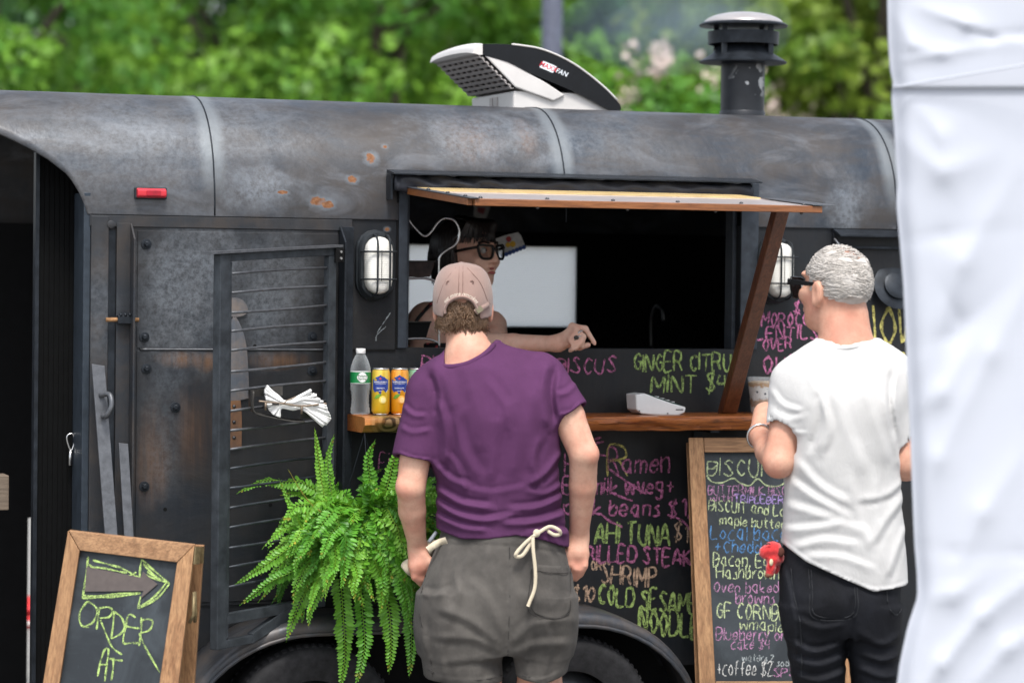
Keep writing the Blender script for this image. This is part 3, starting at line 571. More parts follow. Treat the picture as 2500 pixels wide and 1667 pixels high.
# ================================================================== ORGANIC BODIES: signed distance fields meshed with surface nets
def smin(a, b, k):
    h = np.clip(.5+.5*(b-a)/k, 0, 1); return b+(a-b)*h-k*h*(1-h)
class Sdf:
    def __init__(s, lo, hi, h):
        s.lo = np.array(lo, float); s.h = h; s.n = np.ceil((np.array(hi)-s.lo)/h).astype(int)+1
        s.F = np.full(s.n, 9., np.float32); s.ax = [(s.lo[i]+h*np.arange(s.n[i])).astype(np.float32) for i in range(3)]
    def blk(s, lo, hi):
        a = np.clip(np.floor((np.array(lo)-s.lo)/s.h).astype(int), 0, s.n-1); b = np.clip(np.ceil((np.array(hi)-s.lo)/s.h).astype(int)+1, 1, s.n)
        sl = tuple(slice(x, y) for x, y in zip(a, b))
        return sl, s.ax[0][sl[0]][:, None, None], s.ax[1][sl[1]][None, :, None], s.ax[2][sl[2]][None, None, :]
    def put(s, sl, d, k, sub=False):
        F = s.F[sl]
        if F.size == 0: return s
        s.F[sl] = -smin(-F, d, k) if sub else smin(F, d, k); return s
    def cone(s, a, b, ra, rb, k=.02, sub=False, sq=1., cut=None):
        a = np.array(a, float); b = np.array(b, float); p = max(ra, rb)+k+4*s.h
        sl, X, Y, Z = s.blk(np.minimum(a, b)-p, np.maximum(a, b)+p); d = b-a; L = d@d+1e-9
        t = ((X-a[0])*d[0]+(Y-a[1])*d[1]+(Z-a[2])*d[2])/L; tc = np.clip(t, 0, 1)
        q = np.sqrt((X-a[0]-tc*d[0])**2+((Y-a[1]-tc*d[1])/sq)**2+(Z-a[2]-tc*d[2])**2)-(ra+(rb-ra)*tc)
        if cut is not None: q = np.maximum(q, (t-cut)*math.sqrt(L))
        return s.put(sl, q.astype(np.float32), k, sub)
    def chain(s, P, R, k=.02):
        for i in range(len(P)-1): s.cone(P[i], P[i+1], R[i], R[i+1], k)
        return s
    def ell(s, c, r, k=.02, R=None, sub=False):
        c = np.array(c, float); r = np.broadcast_to(np.array(r, float), (3,)); p = r.max()+k+4*s.h; sl, X, Y, Z = s.blk(c-p, c+p)
        x, y, z = X-c[0], Y-c[1], Z-c[2]
        if R is not None: R = np.asarray(R); x, y, z = (x*R[0, i]+y*R[1, i]+z*R[2, i] for i in range(3))
        k0 = np.sqrt((x/r[0])**2+(y/r[1])**2+(z/r[2])**2)+1e-6; k1 = np.sqrt((x/r[0]**2)**2+(y/r[1]**2)**2+(z/r[2]**2)**2)+1e-6
        return s.put(sl, (k0*(k0-1)/k1).astype(np.float32), k, sub)
    def loft(s, rows, k=.03, n=2.3, cap=True, sub=False):   # rows of (z, cx, cy, rx, ry), any order
        rows = np.array(sorted(rows), float); D = ss(rows, 6); z = D[:, 0]; p = 5*s.h+k
        lo = [(D[:, 1]-D[:, 3]).min()-p, (D[:, 2]-D[:, 4]).min()-p, z[0]-p]; hi = [(D[:, 1]+D[:, 3]).max()+p, (D[:, 2]+D[:, 4]).max()+p, z[-1]+p]
        sl, X, Y, Z = s.blk(lo, hi); zz = Z.ravel(); cx, cy, rx, ry = (np.interp(zz, z, D[:, i])[None, None, :] for i in range(1, 5))
        q = ((np.abs((X-cx)/rx)**n+np.abs((Y-cy)/ry)**n)**(1/n)-1)*np.minimum(rx, ry)
        q = np.maximum(q, np.maximum(Z-z[-1], z[0]-Z))
        return s.put(sl, q.astype(np.float32), k, sub)
    def cut(s, fn):  # keep where fn<0
        s.F = np.maximum(s.F, fn(s.ax[0][:, None, None], s.ax[1][None, :, None], s.ax[2][None, None, :]).astype(np.float32)); return s
    def add(s, g): s.F = s.F+g.astype(np.float32); return s
    def mesh(s):
        F = s.F; F = np.pad(F, 1, constant_values=1.); lo = s.lo-s.h; S_ = F < 0; n = np.array(F.shape)-1
        cnt = np.zeros(n, np.int8); acc = np.zeros((*n, 3), np.float32)
        def cor(A, i, j, k): return A[i:i+n[0], j:j+n[1], k:k+n[2]]
        for ax in range(3):
            for u in (0, 1):
                for v in (0, 1):
                    o0 = [0, 0, 0]; o1 = [0, 0, 0]; oth = [i for i in range(3) if i != ax]; o0[oth[0]] = o1[oth[0]] = u; o0[oth[1]] = o1[oth[1]] = v; o1[ax] = 1
                    a, b = cor(F, *o0), cor(F, *o1); m = cor(S_, *o0) != cor(S_, *o1)
                    idx = np.nonzero(m); av, bv = a[idx], b[idx]; t = av/(av-bv); cnt[idx] += 1
                    p = np.zeros((len(t), 3), np.float32); p[:, ax] = t; p[:, oth[0]] = u; p[:, oth[1]] = v; acc[idx] += p
        cell = np.nonzero(cnt); V = np.stack(cell, -1)+acc[cell]/cnt[cell][:, None]; V = lo+V*s.h
        ID = np.full(n, -1, np.int64); ID[cell] = np.arange(len(V)); faces = []
        for ax in range(3):
            sh = [slice(1, None)]*3; o = [i for i in range(3) if i != ax]
            A = [slice(1, -1)]*3; B = [slice(1, -1)]*3; A[ax] = slice(0, -1); B[ax] = slice(1, None)
            a, b = S_[tuple(A)], S_[tuple(B)]; m = np.nonzero(a != b); sg = a[m]; base = [m[0].copy(), m[1].copy(), m[2].copy()]
            for i in o: base[i] = base[i]+1
            def idd(du, dv): q = [base[0].copy(), base[1].copy(), base[2].copy()]; q[o[0]] -= du; q[o[1]] -= dv; return ID[tuple(q)]
            f = np.stack([idd(1, 1), idd(0, 1), idd(0, 0), idd(1, 0)], -1); flip = sg if ax != 1 else ~sg
            f[~flip] = f[~flip][:, ::-1]; faces.append(f)
        Fc = np.concatenate(faces); Fc = Fc[(Fc >= 0).all(1)]; return V, Fc
def relax(V, Fc, it=2, w=.5):
    E = np.concatenate([Fc[:, [0, 1]], Fc[:, [1, 2]], Fc[:, [2, 3]], Fc[:, [3, 0]]]); E = np.concatenate([E, E[:, ::-1]]); n = len(V); deg = np.bincount(E[:, 0], minlength=n)[:, None]+1e-9
    for _ in range(it):
        A = np.stack([np.bincount(E[:, 0], V[E[:, 1], i], n) for i in range(3)], -1)/deg; V = V+(A-V)*w
    return V
class Fig:   # one figure: pixel coordinates at depth D (+dd) -> view-aligned metres
    def __init__(s, D): s.D = D; s.k = FPX/D
    def v(s, px, py, dd=0.): return VD(px, py, s.D+dd)
    def m(s, px): return px/s.k
    def rows(s, L, dd=0): return [(s.v(cx, y, d+dd)[2], s.v(cx, y, d+dd)[0], s.D+d+dd, s.m(hw), ry) for y, cx, hw, d, ry in L]
    def grid(s, x0, x1, y0, y1, d0, d1, h): a = s.v(x0, y1); b = s.v(x1, y0); return Sdf((min(a[0], b[0])-.01, s.D+d0, a[2]-.02), (max(a[0], b[0])+.01, s.D+d1, b[2]+.02), h)
    def pix(s, S_):   # pixel coordinates of the grid's (x, z) plane
        o = s.v(1250, 833.5); ex = s.v(1350, 833.5)-o; ey = s.v(1250, 933.5)-o; A = np.array([[ex[0], ey[0]], [ex[2], ey[2]]]); Ai = np.linalg.inv(A)*100
        X, Z = np.meshgrid(S_.ax[0]-o[0], S_.ax[2]-o[2], indexing='ij'); return 1250+Ai[0, 0]*X+Ai[0, 1]*Z, 833.5+Ai[1, 0]*X+Ai[1, 1]*Z
    def folds(s, S_, L, front=None):
        PX_, PY2 = s.pix(S_); H = np.zeros_like(PX_)
        for poly, w, amp in L:
            P = ss(poly, 5); d = np.full_like(PX_, 1e9); tt = np.zeros_like(PX_); n = len(P)-1
            for i in range(n):
                a, b = P[i], P[i+1]; e = b-a; t = np.clip(((PX_-a[0])*e[0]+(PY2-a[1])*e[1])/(e@e+1e-9), 0, 1); q = np.hypot(PX_-a[0]-t*e[0], PY2-a[1]-t*e[1]); mm = q < np.abs(d); d = np.where(mm, q*np.where((PX_-a[0])*e[1]-(PY2-a[1])*e[0] > 0, 1, -1), d); tt = np.where(mm, (i+t)/n, tt)
            H += amp*(np.exp(-(np.abs(d)/w)**1.5)-.55*np.exp(-((d-1.5*w)/(.75*w))**2))*np.clip(np.minimum(tt, 1-tt)*5+.25, 0, 1)
        g = H[:, None, :]
        if front is not None: g = g*np.clip((front-S_.ax[1][None, :, None])/.05, 0, 1)
        return S_.add(-g)
    def cutline(s, S_, P, keep):   # trim along a pixel polyline y(x); keep 'above' or 'below'
        PX_, PY2 = s.pix(S_); P = np.array(P, float); y = np.interp(PX_, P[:, 0], P[:, 1]); d = (PY2-y)/s.k*(1 if keep == 'above' else -1)
        S_.F = np.maximum(S_.F, d[:, None, :].astype(np.float32)); return S_
def wn3(S_, f, a, seed=0):  # cheap wavy noise on a grid
    r = np.random.RandomState(seed); X, Y, Z = S_.ax[0][:, None, None], S_.ax[1][None, :, None], S_.ax[2][None, None, :]; g = 0
    for k in range(5): v = r.normal(size=3); v *= f*(1+.5*k)/np.linalg.norm(v); g = g+np.sin(X*v[0]+Y*v[1]+Z*v[2]+r.rand()*6)/(1+.5*k)
    return g*a/2
# ================================================================== PEOPLE
def skin(name, c, c2, red=()):
    m = M(name, .5); a = m.noise(14, 4, .6); b = m.noise(45, 3, .6)
    k = m.mix(m.ramp(a, (.35, 0.), (.64, 1.)), c, c2); k = m.mix(m.math('MULTIPLY', m.ramp(m.noise(230, 2), (.58, 0.), (.7, 1.)), .22), k, tuple(x*.55 for x in c2)); k = m.mix(m.math('MULTIPLY', m.ramp(b, (.45, 0.), (.7, 1.)), .35), k, tuple(x*.72 for x in c2))
    for p, r in red: k = m.mix(m.math('MULTIPLY', m.spot(p, r, .95, .3, 6), .55), k, (.62, .20, .14))
    m.col(k).set(Subsurface_Weight=.12, Subsurface_Radius=(.012, .005, .003), Specular_IOR_Level=.35); m.bump(m.noise(160, 3), .12, .002); return m
def cloth(name, c, rough=.9, var=.18, weave=900, wr=.35, sheen=.25, light=None):
    m = M(name, rough, 0, .2); a = m.noise(7, 4, .6); b = m.noise(38, 5, .7, m.pos((1, 1, .45)), .8); f = m.noise(weave, 2, .5)
    k = m.mix(m.ramp(a, (.35, 0.), (.65, 1.)), tuple(x*(1-var) for x in c), tuple(min(1, x*(1+var)) for x in (light or c)))
    k = m.mix(m.math('MULTIPLY', m.ramp(f, (.3, 0.), (.7, 1.)), .18), k, tuple(x*.6 for x in c)); m.col(k).set(Sheen_Weight=sheen, Sheen_Roughness=.6)
    rg = m.n('ShaderNodeTexNoise', {'noise_type': 'RIDGED_MULTIFRACTAL'}, Vector=m.pos((1., 1., .55)), Scale=9., Detail=2., Distortion=.9).outputs[0]
    m.bump(m.math('ADD', m.math('ADD', m.math('MULTIPLY', b, wr), m.math('MULTIPLY', rg, .22)), m.math('MULTIPLY', f, .05)), .55, .012); return m.m
def strands(paths, r, n=4, taper=.35):
    gs = []
    for P, rr in paths: m = len(P); gs.append(tube(P, rr*np.linspace(1, taper, m), n))
    return join(*gs)
def person(name, label, D, px, py=None):
    p = PD(px, 1400, D); return thing(name, label, 'person', (p[0], p[1], 0.))
def fobj(name, S_, mat, parent, rel=1, **k):
    V, Fc = S_.mesh(); V = relax(V, Fc, rel) if rel else V; return obj(name, (fromV(V), Fc), mat, parent, True, **k)
def leg_down(S_, hip, knee, ank, r, k=.03):
    S_.cone(hip, knee, r[0], r[1], k); S_.cone(knee, ank, r[1]*1.0, r[2], k); calf = knee*.62+ank*.38+np.array([0, -.018, 0]); S_.ell(calf, (r[1]*.95, r[1]*1.0, .13), .03)
def shoe(S_, a, yaw=0.):
    a = np.array(a); f = np.array([math.sin(yaw), math.cos(yaw), 0]); S_.cone(a+np.array([0, 0, -.02])-f*.03, a+f*.17+np.array([0, 0, -.035]), .042, .036, .02); S_.cone(a-f*.03+np.array([0, 0, .02]), a+f*.04, .045, .045, .02); S_.cut(lambda X, Y, Z: .0-Z+0*X+0*Y)
# ------------------------------------------------------------------ man in the purple shirt
F1 = Fig(8.40); v = F1.v
P1 = person('person', 'man in purple t-shirt, grey shorts and pinkish cap standing at counter, seen from behind', 8.40, 1200)
sk1 = skin('fair pink skin', (.66, .40, .29), (.61, .31, .22), [(PD(985, 1195, 8.33), .045), (PD(1448, 1105, 8.33), .045), (PD(1024, 1395, 8.44), .06), (PD(1410, 1380, 8.43), .06), (PD(1064, 760, 8.45), .035), (PD(1198, 760, 8.45), .035), (PD(1140, 850, 8.33), .05)]).m
B = F1.grid(940, 1480, 600, 2120, -.22, .36, .0055)
hc = v(1131, 735, .05)
B.ell(hc+np.array([0, 0, .015]), (.074, .094, .098), .03); B.ell(hc+np.array([0, .045, -.055]), (.058, .058, .072), .03)   # skull, jaw
B.cone(hc+np.array([0, .135, -.03]), hc+np.array([0, .085, .015]), .012, .012, .02); B.ell(hc+np.array([0, .10, -.075]), (.025, .014, .010), .01); 
for sx in (-1, 1): B.ell(hc+np.array([sx*.032, .098, .005]), (.014, .010, .010), .012, sub=True)
B.cone(v(1133, 770, .045), v(1143, 872, .0), .056, .064, .035); B.cone(v(1143, 872, .01), v(1075, 920, .02), .040, .036, .04); B.cone(v(1146, 868, .01), v(1245, 890, .02), .040, .036, .04)
B.loft(F1.rows([(905, 1185, 105, .02, .075), (960, 1195, 140, .01, .10), (1100, 1210, 132, .0, .10), (1230, 1218, 138, .0, .10), (1330, 1225, 150, .0, .11), (1420, 1222, 165, .0, .12)]), .05)
# arms
sL, eL, wL = v(1044, 965, .0), v(1003, 1190, -.045), v(1020, 1338, .055)
B.chain([sL, (sL+eL)/2+np.array([-.004, -.006, 0]), eL], [.054, .049, .0425], .008); B.chain([eL, eL*.62+wL*.38+np.array([-.004, 0, 0]), wL], [.0425, .0405, .0265], .008); B.ell(eL+np.array([-.018, -.018, .004]), (.024, .024, .030), .016)
sR, eR, wR = v(1336, 925, .0), v(1425, 1108, -.05), v(1413, 1312, .05)
B.chain([sR, (sR+eR)/2+np.array([.008, -.004, 0]), eR], [.046, .049, .0425], .008); B.chain([eR, eR*.62+wR*.38+np.array([.003, 0, .0]), wR], [.0425, .0405, .028], .008); B.ell(eR+np.array([.019, -.018, .0]), (.023, .024, .030), .016)
# left hand sliding into the pocket: palm, knuckles, four fingers, thumb
B.cone(wL, v(1024, 1376, .045), .027, .036, .02, sq=.8)
for k, (a, b, c, d, e, f) in enumerate([(1008, 1384, 1012, 1408, 1026, 1425), (1020, 1390, 1026, 1414, 1038, 1434), (1031, 1390, 1038, 1412, 1048, 1430), (1040, 1384, 1048, 1402, 1056, 1418)]):
    q = .03+.006*k; B.chain([v(a, b, q), v(c, d, q+.008), v(e, f, q+.03)], [.0115, .0105, .0085], .007)
B.chain([v(1036, 1356, .035), v(1050, 1372, .03), v(1056, 1392, .04)], [.014, .012, .010], .01)
# right hand half in the pocket, fingers loose
B.cone(wR, v(1411, 1350, .035), .027, .035, .02, sq=.75)
for k, (a, b, c, d, e, f) in enumerate([(1428, 1356, 1428, 1380, 1418, 1404), (1419, 1364, 1417, 1390, 1406, 1414), (1408, 1364, 1404, 1388, 1396, 1410), (1398, 1358, 1394, 1378, 1388, 1396)]):
    B.chain([v(a, b, .03), v(c, d, .022), v(e, f, .036)], [.0112, .0102, .0085], .006)
B.chain([v(1396, 1340, .03), v(1386, 1356, .025), v(1380, 1376, .03)], [.014, .012, .010], .01)
# ears
for a, sx in ((1064, -1), (1198, 1)):
    c = v(a, 760, .045); B.ell(c, (.010, .020, .034), .008); B.ell(c+np.array([sx*.006, .012, .0]), (.008, .010, .020), .006, sub=True)
# legs to the ground
for a, b in ((1165, 1170), (1312, 1318)):
    h, k_, an = v(a, 1440, .0), v(b, 1690, .02), v(b, 2020, .0); leg_down(B, h, k_, an, (.088, .062, .040))
body1 = fobj('body', B, sk1, P1, 2)
# shirt
SH = F1.grid(945, 1450, 800, 1365, -.24, .24, .0042)
SH.loft(F1.rows([(838, 1152, 60, .012, .070), (862, 1155, 78, .012, .085), (880, 1164, 112, .014, .098), (903, 1178, 152, .015, .116), (945, 1194, 172, .01, .130), (1010, 1204, 166, .0, .138), (1080, 1209, 155, .0, .132), (1150, 1212, 150, .0, .124), (1215, 1216, 150, .0, .118), (1270, 1222, 157, .0, .124), (1310, 1226, 163, .0, .132), (1350, 1228, 164, .0, .134)]), .05, 2.4)
SH.cone(v(1105, 918, .01), v(1052, 952, .0), .046, .050, .05); SH.cone(v(1046, 965, .0), v(1012, 1120, -.036), .064, .063, .04, cut=.995)
SH.cone(v(1205, 872, .012), v(1310, 900, .0), .043, .048, .05); SH.cone(v(1330, 922, .0), v(1391, 1012, -.030), .064, .063, .04, cut=.995); SH.cone(v(1320, 950, -.01), v(1346, 1010, -.02), .050, .036, .03)
SH.cone(v(1009, 1145, -.040), v(1015, 1085, -.03), .057, .054, .004, sub=True); SH.cone(v(1404, 1040, -.036), v(1394, 1012, -.028), .056, .052, .004, sub=True)
SH.add(wn3(SH, 26, .0022, 3)+wn3(SH, 11, .003, 5))
fo = [([(1066, 970), (1085, 1020), (1090, 1080), (1078, 1150)], 13, .007), ([(1050, 910), (1064, 960), (1066, 1010)], 9, -.006), ([(1050, 880), (1090, 930), (1110, 1000)], 20, .006), ([(1352, 900), (1345, 960), (1352, 1020)], 9, -.006), ([(1335, 880), (1322, 950), (1335, 1040)], 14, .008),
      ([(1215, 1010), (1208, 1080), (1196, 1170)], 15, .006), ([(1245, 960), (1262, 1050), (1250, 1160)], 20, .006), ([(1150, 930), (1170, 1010), (1180, 1100)], 22, .005), ([(1300, 950), (1290, 1060), (1300, 1150)], 18, .005), ([(1110, 1010), (1130, 1090), (1170, 1160)], 14, .005),
      ([(1068, 1190), (1130, 1222), (1200, 1232)], 9, .009), ([(1066, 1222), (1120, 1250), (1190, 1262), (1260, 1248)], 9, .010), ([(1066, 1256), (1130, 1280), (1190, 1286)], 8, .008), ([(1240, 1236), (1310, 1232), (1375, 1208)], 9, .008), ([(1225, 1270), (1300, 1268), (1380, 1250)], 9, .009), ([(1290, 1292), (1350, 1290), (1386, 1300)], 8, .007),
      ([(1370, 1100), (1330, 1150), (1290, 1175)], 9, .006), ([(1064, 1130), (1100, 1165), (1150, 1180)], 9, .006), 
      ([(985, 990), (1010, 1010), (1040, 1012)], 7, .005), ([(980, 1040), (1010, 1052), (1050, 1046)], 7, .005), ([(978, 1100), (1012, 1112), (1052, 1118)], 4, .004), ([(1365, 1008), (1395, 1000), (1414, 980)], 4, .004), ([(1360, 960), (1385, 955), (1405, 935)], 7, .005)]
F1.folds(SH, [(p, w, a*1.35) for p, w, a in fo]+[([(1120, 1180), (1200, 1196), (1290, 1180)], 9, .004), ([(1180, 920), (1230, 980), (1240, 1050)], 12, .005), ([(1280, 1190), (1330, 1200), (1372, 1180)], 8, .005), ([(1090, 1100), (1120, 1140), (1140, 1200)], 9, .005), ([(1320, 1060), (1300, 1120), (1320, 1190)], 10, .005)]); SH.cone(v(1141, 800, .03), v(1145, 868, .012), .058, .062, .006, sub=True); F1.cutline(SH, [(1084, 600), (1086, 888), (1110, 887), (1140, 881), (1170, 867), (1195, 848), (1207, 832), (1209, 600)], 'below'); F1.cutline(SH, [(900, 1284), (1060, 1286), (1130, 1308), (1200, 1306), (1260, 1298), (1330, 1312), (1392, 1336), (1500, 1340)], 'above')
m_pur = cloth('purple cotton jersey', (.088, .030, .086), .92, .12, 900, .25, .0)
fobj('t_shirt', SH, m_pur, P1, 1, label='purple short sleeved t-shirt')
COLP = [(1086, 893), (1098, 894), (1112, 893), (1140, 887), (1170, 873), (1192, 857), (1205, 842)]
# shorts
m_sho = cloth('washed grey jersey', (.070, .065, .060), .95, .25, 700, .35, .05, (.092, .085, .077))
SO = F1.grid(985, 1450, 1270, 1690, -.26, .26, .005)
SO.loft(F1.rows([(1285, 1228, 150, .0, .120), (1330, 1224, 160, .0, .132), (1390, 1217, 177, -.005, .146), (1450, 1215, 190, -.01, .152), (1500, 1214, 196, -.01, .150), (1550, 1211, 191, -.005, .138), (1590, 1208, 184, .0, .12)]), .03, 2.4)
SO.loft(F1.rows([(1450, 1125, 105, .0, .140), (1540, 1124, 109, .0, .135), (1600, 1130, 102, .0, .125), (1668, 1137, 100, .0, .118)]), .03, 2.4)
SO.loft(F1.rows([(1450, 1315, 98, .0, .140), (1540, 1320, 90, .0, .130), (1600, 1320, 76, .0, .12), (1662, 1317, 64, .0, .112)]), .03, 2.4)
SO.cone(v(1246, 1700, -.02), v(1243, 1596, -.02), .026, .004, .02, sub=True, sq=10)
SO.add(wn3(SO, 22, .0025, 13)+wn3(SO, 9, .003, 15))
fo = [([(1236, 1310), (1240, 1420), (1238, 1590)], 6, -.006), ([(1100, 1320), (1080, 1400), (1085, 1470)], 14, .009), ([(1150, 1330), (1120, 1440), (1080, 1530)], 14, .006), ([(1225, 1560), (1150, 1500), (1070, 1470)], 12, .009), ([(1228, 1580), (1160, 1545), (1060, 1540)], 11, .008), ([(1230, 1600), (1170, 1590), (1090, 1600)], 11, .006), ([(1250, 1560), (1300, 1510), (1390, 1500)], 12, .008), ([(1252, 1585), (1310, 1560), (1385, 1560)], 11, .007),
      ([(1150, 1400), (1190, 1450), (1232, 1540)], 12, .006), ([(1040, 1420), (1030, 1500), (1045, 1600)], 10, .006), ([(1030, 1440), (1070, 1440), (1110, 1425)], 8, .006), ([(1060, 1640), (1140, 1648), (1230, 1640)], 4, .003), ([(1262, 1640), (1310, 1648), (1372, 1630)], 4, .003), ([(1090, 1322), (1240, 1322), (1385, 1345)], 4, -.004), ([(1262, 1380), (1290, 1450), (1300, 1540)], 10, -.003), ([(1402, 1380), (1395, 1450), (1400, 1520)], 10, .006), ([(1190, 1330), (1200, 1380), (1228, 1440)], 9, .006)]
F1.folds(SO, [(p, w, a*.75) for p, w, a in fo]+[([(1330, 1500), (1340, 1570), (1330, 1640)], 9, .005), ([(1090, 1540), (1080, 1590), (1090, 1650)], 9, .005), ([(1170, 1500), (1180, 1570), (1170, 1650)], 10, .004), ([(1290, 1540), (1285, 1590), (1290, 1650)], 8, .004), ([(1120, 1340), (1112, 1390), (1130, 1440)], 9, .005)])
F1.cutline(SO, [(980, 1648), (1040, 1651), (1110, 1659), (1180, 1662), (1235, 1659), (1250, 1644), (1325, 1661), (1380, 1642), (1420, 1640)], 'above')
sho = fobj('shorts', SO, m_sho, P1, 1, label='washed grey jersey shorts with back pocket')
def onback(S_, pts, off=.004):   # put pixel points on the camera side of a field
    out = []
    for a, b in pts:
        p = F1.v(a, b); i = int(round((p[0]-S_.lo[0])/S_.h)); k = int(round((p[2]-S_.lo[2])/S_.h)); i = min(max(i, 0), S_.n[0]-1); k = min(max(k, 0), S_.n[2]-1)
        col = S_.F[i, :, k]; j = np.argmax(col < 0); y = S_.ax[1][j] if col.min() < 0 else S_.lo[1]+.2
        out.append((p[0], y-off, p[2]))
    return np.array(out)
cpt = onback(SH, ss(COLP, 5), .0)
for _ in range(6): cpt[1:-1, 1] = (cpt[:-2, 1]+cpt[1:-1, 1]+cpt[2:, 1])/3
obj('collar', tube(fromV(cpt+np.array([0, .004, 0])), .0085, 8), m_pur, P1, True)
pk = [(1303, 1366), (1345, 1373), (1388, 1378), (1391, 1430), (1388, 1475), (1372, 1493), (1330, 1492), (1300, 1482), (1292, 1466), (1297, 1420)]
PK = onback(SO, ss(pk, 4, True), .003)
# pocket patch as a small grid pressed on the seat
def patch(S_, u0, u1, v0, v1, f, nU=14, nV=16, off=.004):
    pts = [f(u0+(u1-u0)*i/nU, v0+(v1-v0)*j/nV) for j in range(nV+1) for i in range(nU+1)]; P = onback(S_, pts, off)
    y = P[:, 1].reshape(nV+1, nU+1)
    for _ in range(2): z = np.pad(y, 1, mode='edge'); y = (z[:-2, 1:-1]+z[2:, 1:-1]+z[1:-1, :-2]+z[1:-1, 2:]+z[1:-1, 1:-1])/5
    P[:, 1] = y.ravel(); return P, [(j*(nU+1)+i, j*(nU+1)+i+1, (j+1)*(nU+1)+i+1, (j+1)*(nU+1)+i) for j in range(nV) for i in range(nU)]
def pocketf(u, w):
    yb = 1366+10*u; x0 = 1303-11*w; x1 = 1389+2*w; y = yb+w*(118+8*math.sin(u*3.14)); 
    e = max(0, w-.82)/.18; ins = 18*e*e
    return (x0+ins+(x1-x0-2*ins)*u, y)
Pp, Fp = patch(SO, 0, 1, 0, 1, pocketf)
o = obj('back_pocket', (fromV(Pp), Fp), m_sho, sho, True); mo = o.modifiers.new('s', 'SOLIDIFY'); mo.thickness = .004; mo.offset = 1
m_st = plain('dark stitching', (.045, .042, .04), .9)
obj('stitching', tube(fromV(onback(SO, ss([(1304, 1380), (1345, 1387), (1388, 1392)], 5), .0065)), .0013, 4), m_st, sho)
obj('stitching', tube(fromV(onback(SO, ss([(1298, 1376), (1292, 1420), (1288, 1465), (1300, 1484), (1335, 1494), (1374, 1492), (1390, 1474), (1393, 1380)], 5), .006)), .0013, 4), m_st, sho)
obj('seat_seam', tube(fromV(onback(SO, ss([(1244, 1325), (1246, 1400), (1244, 1480), (1241, 1560), (1240, 1590)], 6), .001)), .0016, 4), m_st, sho)
for pts in ([(1040, 1400), (1026, 1480), (1050, 1570), (1060, 1650)],): obj('side_seam', tube(fromV(onback(SO, ss(pts, 6), .001)), .0016, 4), m_st, sho)
obj('hem_stitching', tube(fromV(onback(SO, ss([(1046, 1624), (1100, 1638), (1160, 1645), (1228, 1640)], 6), .001)), .0014, 4), m_st, sho)
obj('hem_stitching', tube(fromV(onback(SO, ss([(1262, 1636), (1310, 1640), (1370, 1624)], 6), .001)), .0014, 4), m_st, sho)
# apron tied at the back: waist tape, bow, bundle at the left hip
m_tape = cloth('cream cotton tape', (.62, .54, .40), .9, .12, 500, .3, .2)
AP = thing('apron', 'cream apron tied in a bow at back of grey shorts', 'apron', tuple(PD(1300, 1330, 8.2)))
def rib(P, w, t=.0025):   # flat tape along view-space path, facing the camera
    P = np.asarray(P, float); T_ = np.gradient(P, axis=0); T_ /= np.linalg.norm(T_, axis=1)[:, None]+1e-9; N_ = np.cross(T_, [0, -1., 0]); N_ /= np.linalg.norm(N_, axis=1)[:, None]+1e-9
    V = np.concatenate([np.stack([p-n_*w, p+n_*w, p+n_*w+[0, t, 0], p-n_*w+[0, t, 0]]) for p, n_ in zip(P, N_)]); F = []
    for i in range(len(P)-1):
        for j in range(4): l = (j+1) % 4; F.append((i*4+j, i*4+l, i*4+4+l, i*4+4+j))
    F += [(0, 1, 2, 3), tuple(len(V)-4+k for k in (3, 2, 1, 0))]; return fromV(V), F
def bk(pts, off): 
    P = np.array(pts, float); q = onback(SO, P[:, :2], .0); q[:, 1] = q[:, 1].min()*.5+q[:, 1]*.5-off-P[:, 2]; return ss(q, 6)
obj('bow_loop', rib(bk([(1312, 1292, .012), (1340, 1277, .02), (1362, 1284, .03), (1366, 1294, .03), (1352, 1296, .024), (1330, 1286, .016), (1310, 1291, .012)], .012), .0052), m_tape, AP, True)
obj('bow_loop', rib(bk([(1310, 1292, .012), (1285, 1310, .02), (1262, 1334, .026), (1260, 1344, .026), (1275, 1342, .022), (1292, 1318, .016), (1300, 1300, .012)], .012), .0052), m_tape, AP, True)
obj('bow_tail', rib(bk([(1300, 1296, .014), (1301, 1330, .02), (1306, 1380, .02), (1304, 1420, .018), (1292, 1452, .018), (1288, 1462, .018)], .012), .0050), m_tape, AP, True)
obj('bow_knot', ball(fromV(bk([(1309, 1291, .016), (1309, 1292, .016)], .014)[:1])[0], (.011, .010, .012)), m_tape, AP, True)
obj('waist_tape', rib(bk([(1092, 1312, .004), (1075, 1318, .002), (1060, 1326, .0), (1046, 1336, .0)], .006), .010), m_tape, AP, True)
A_ = F1.grid(950, 1080, 1290, 1440, -.12, .25, .004); A_.chain([v(1060, 1325, .06), v(1042, 1345, .06), v(1000, 1385, .07), v(985, 1400, .07)], [.012, .016, .022, .020], .01); A_.chain([v(1055, 1330, .10), v(1020, 1380, .10), v(1000, 1405, .10)], [.02, .026, .022], .01); A_.add(wn3(A_, 70, .003, 4)); A_.cut(lambda X, Y, Z: (v(974, 1400)[0]-X)*.75+(v(974, 1385)[2]-Z)*.66+0*Y)
fobj('apron_bundle', A_, cloth('cream apron cotton', (.50, .43, .32), .9, .2, 500, .4, .2), AP, 1)
obj('pen', tube(fromV([v(1048, 1322, .02), v(1066, 1298, .02)]), .006, 8), plain('pale grey pen', (.45, .5, .55), .3), AP, True)
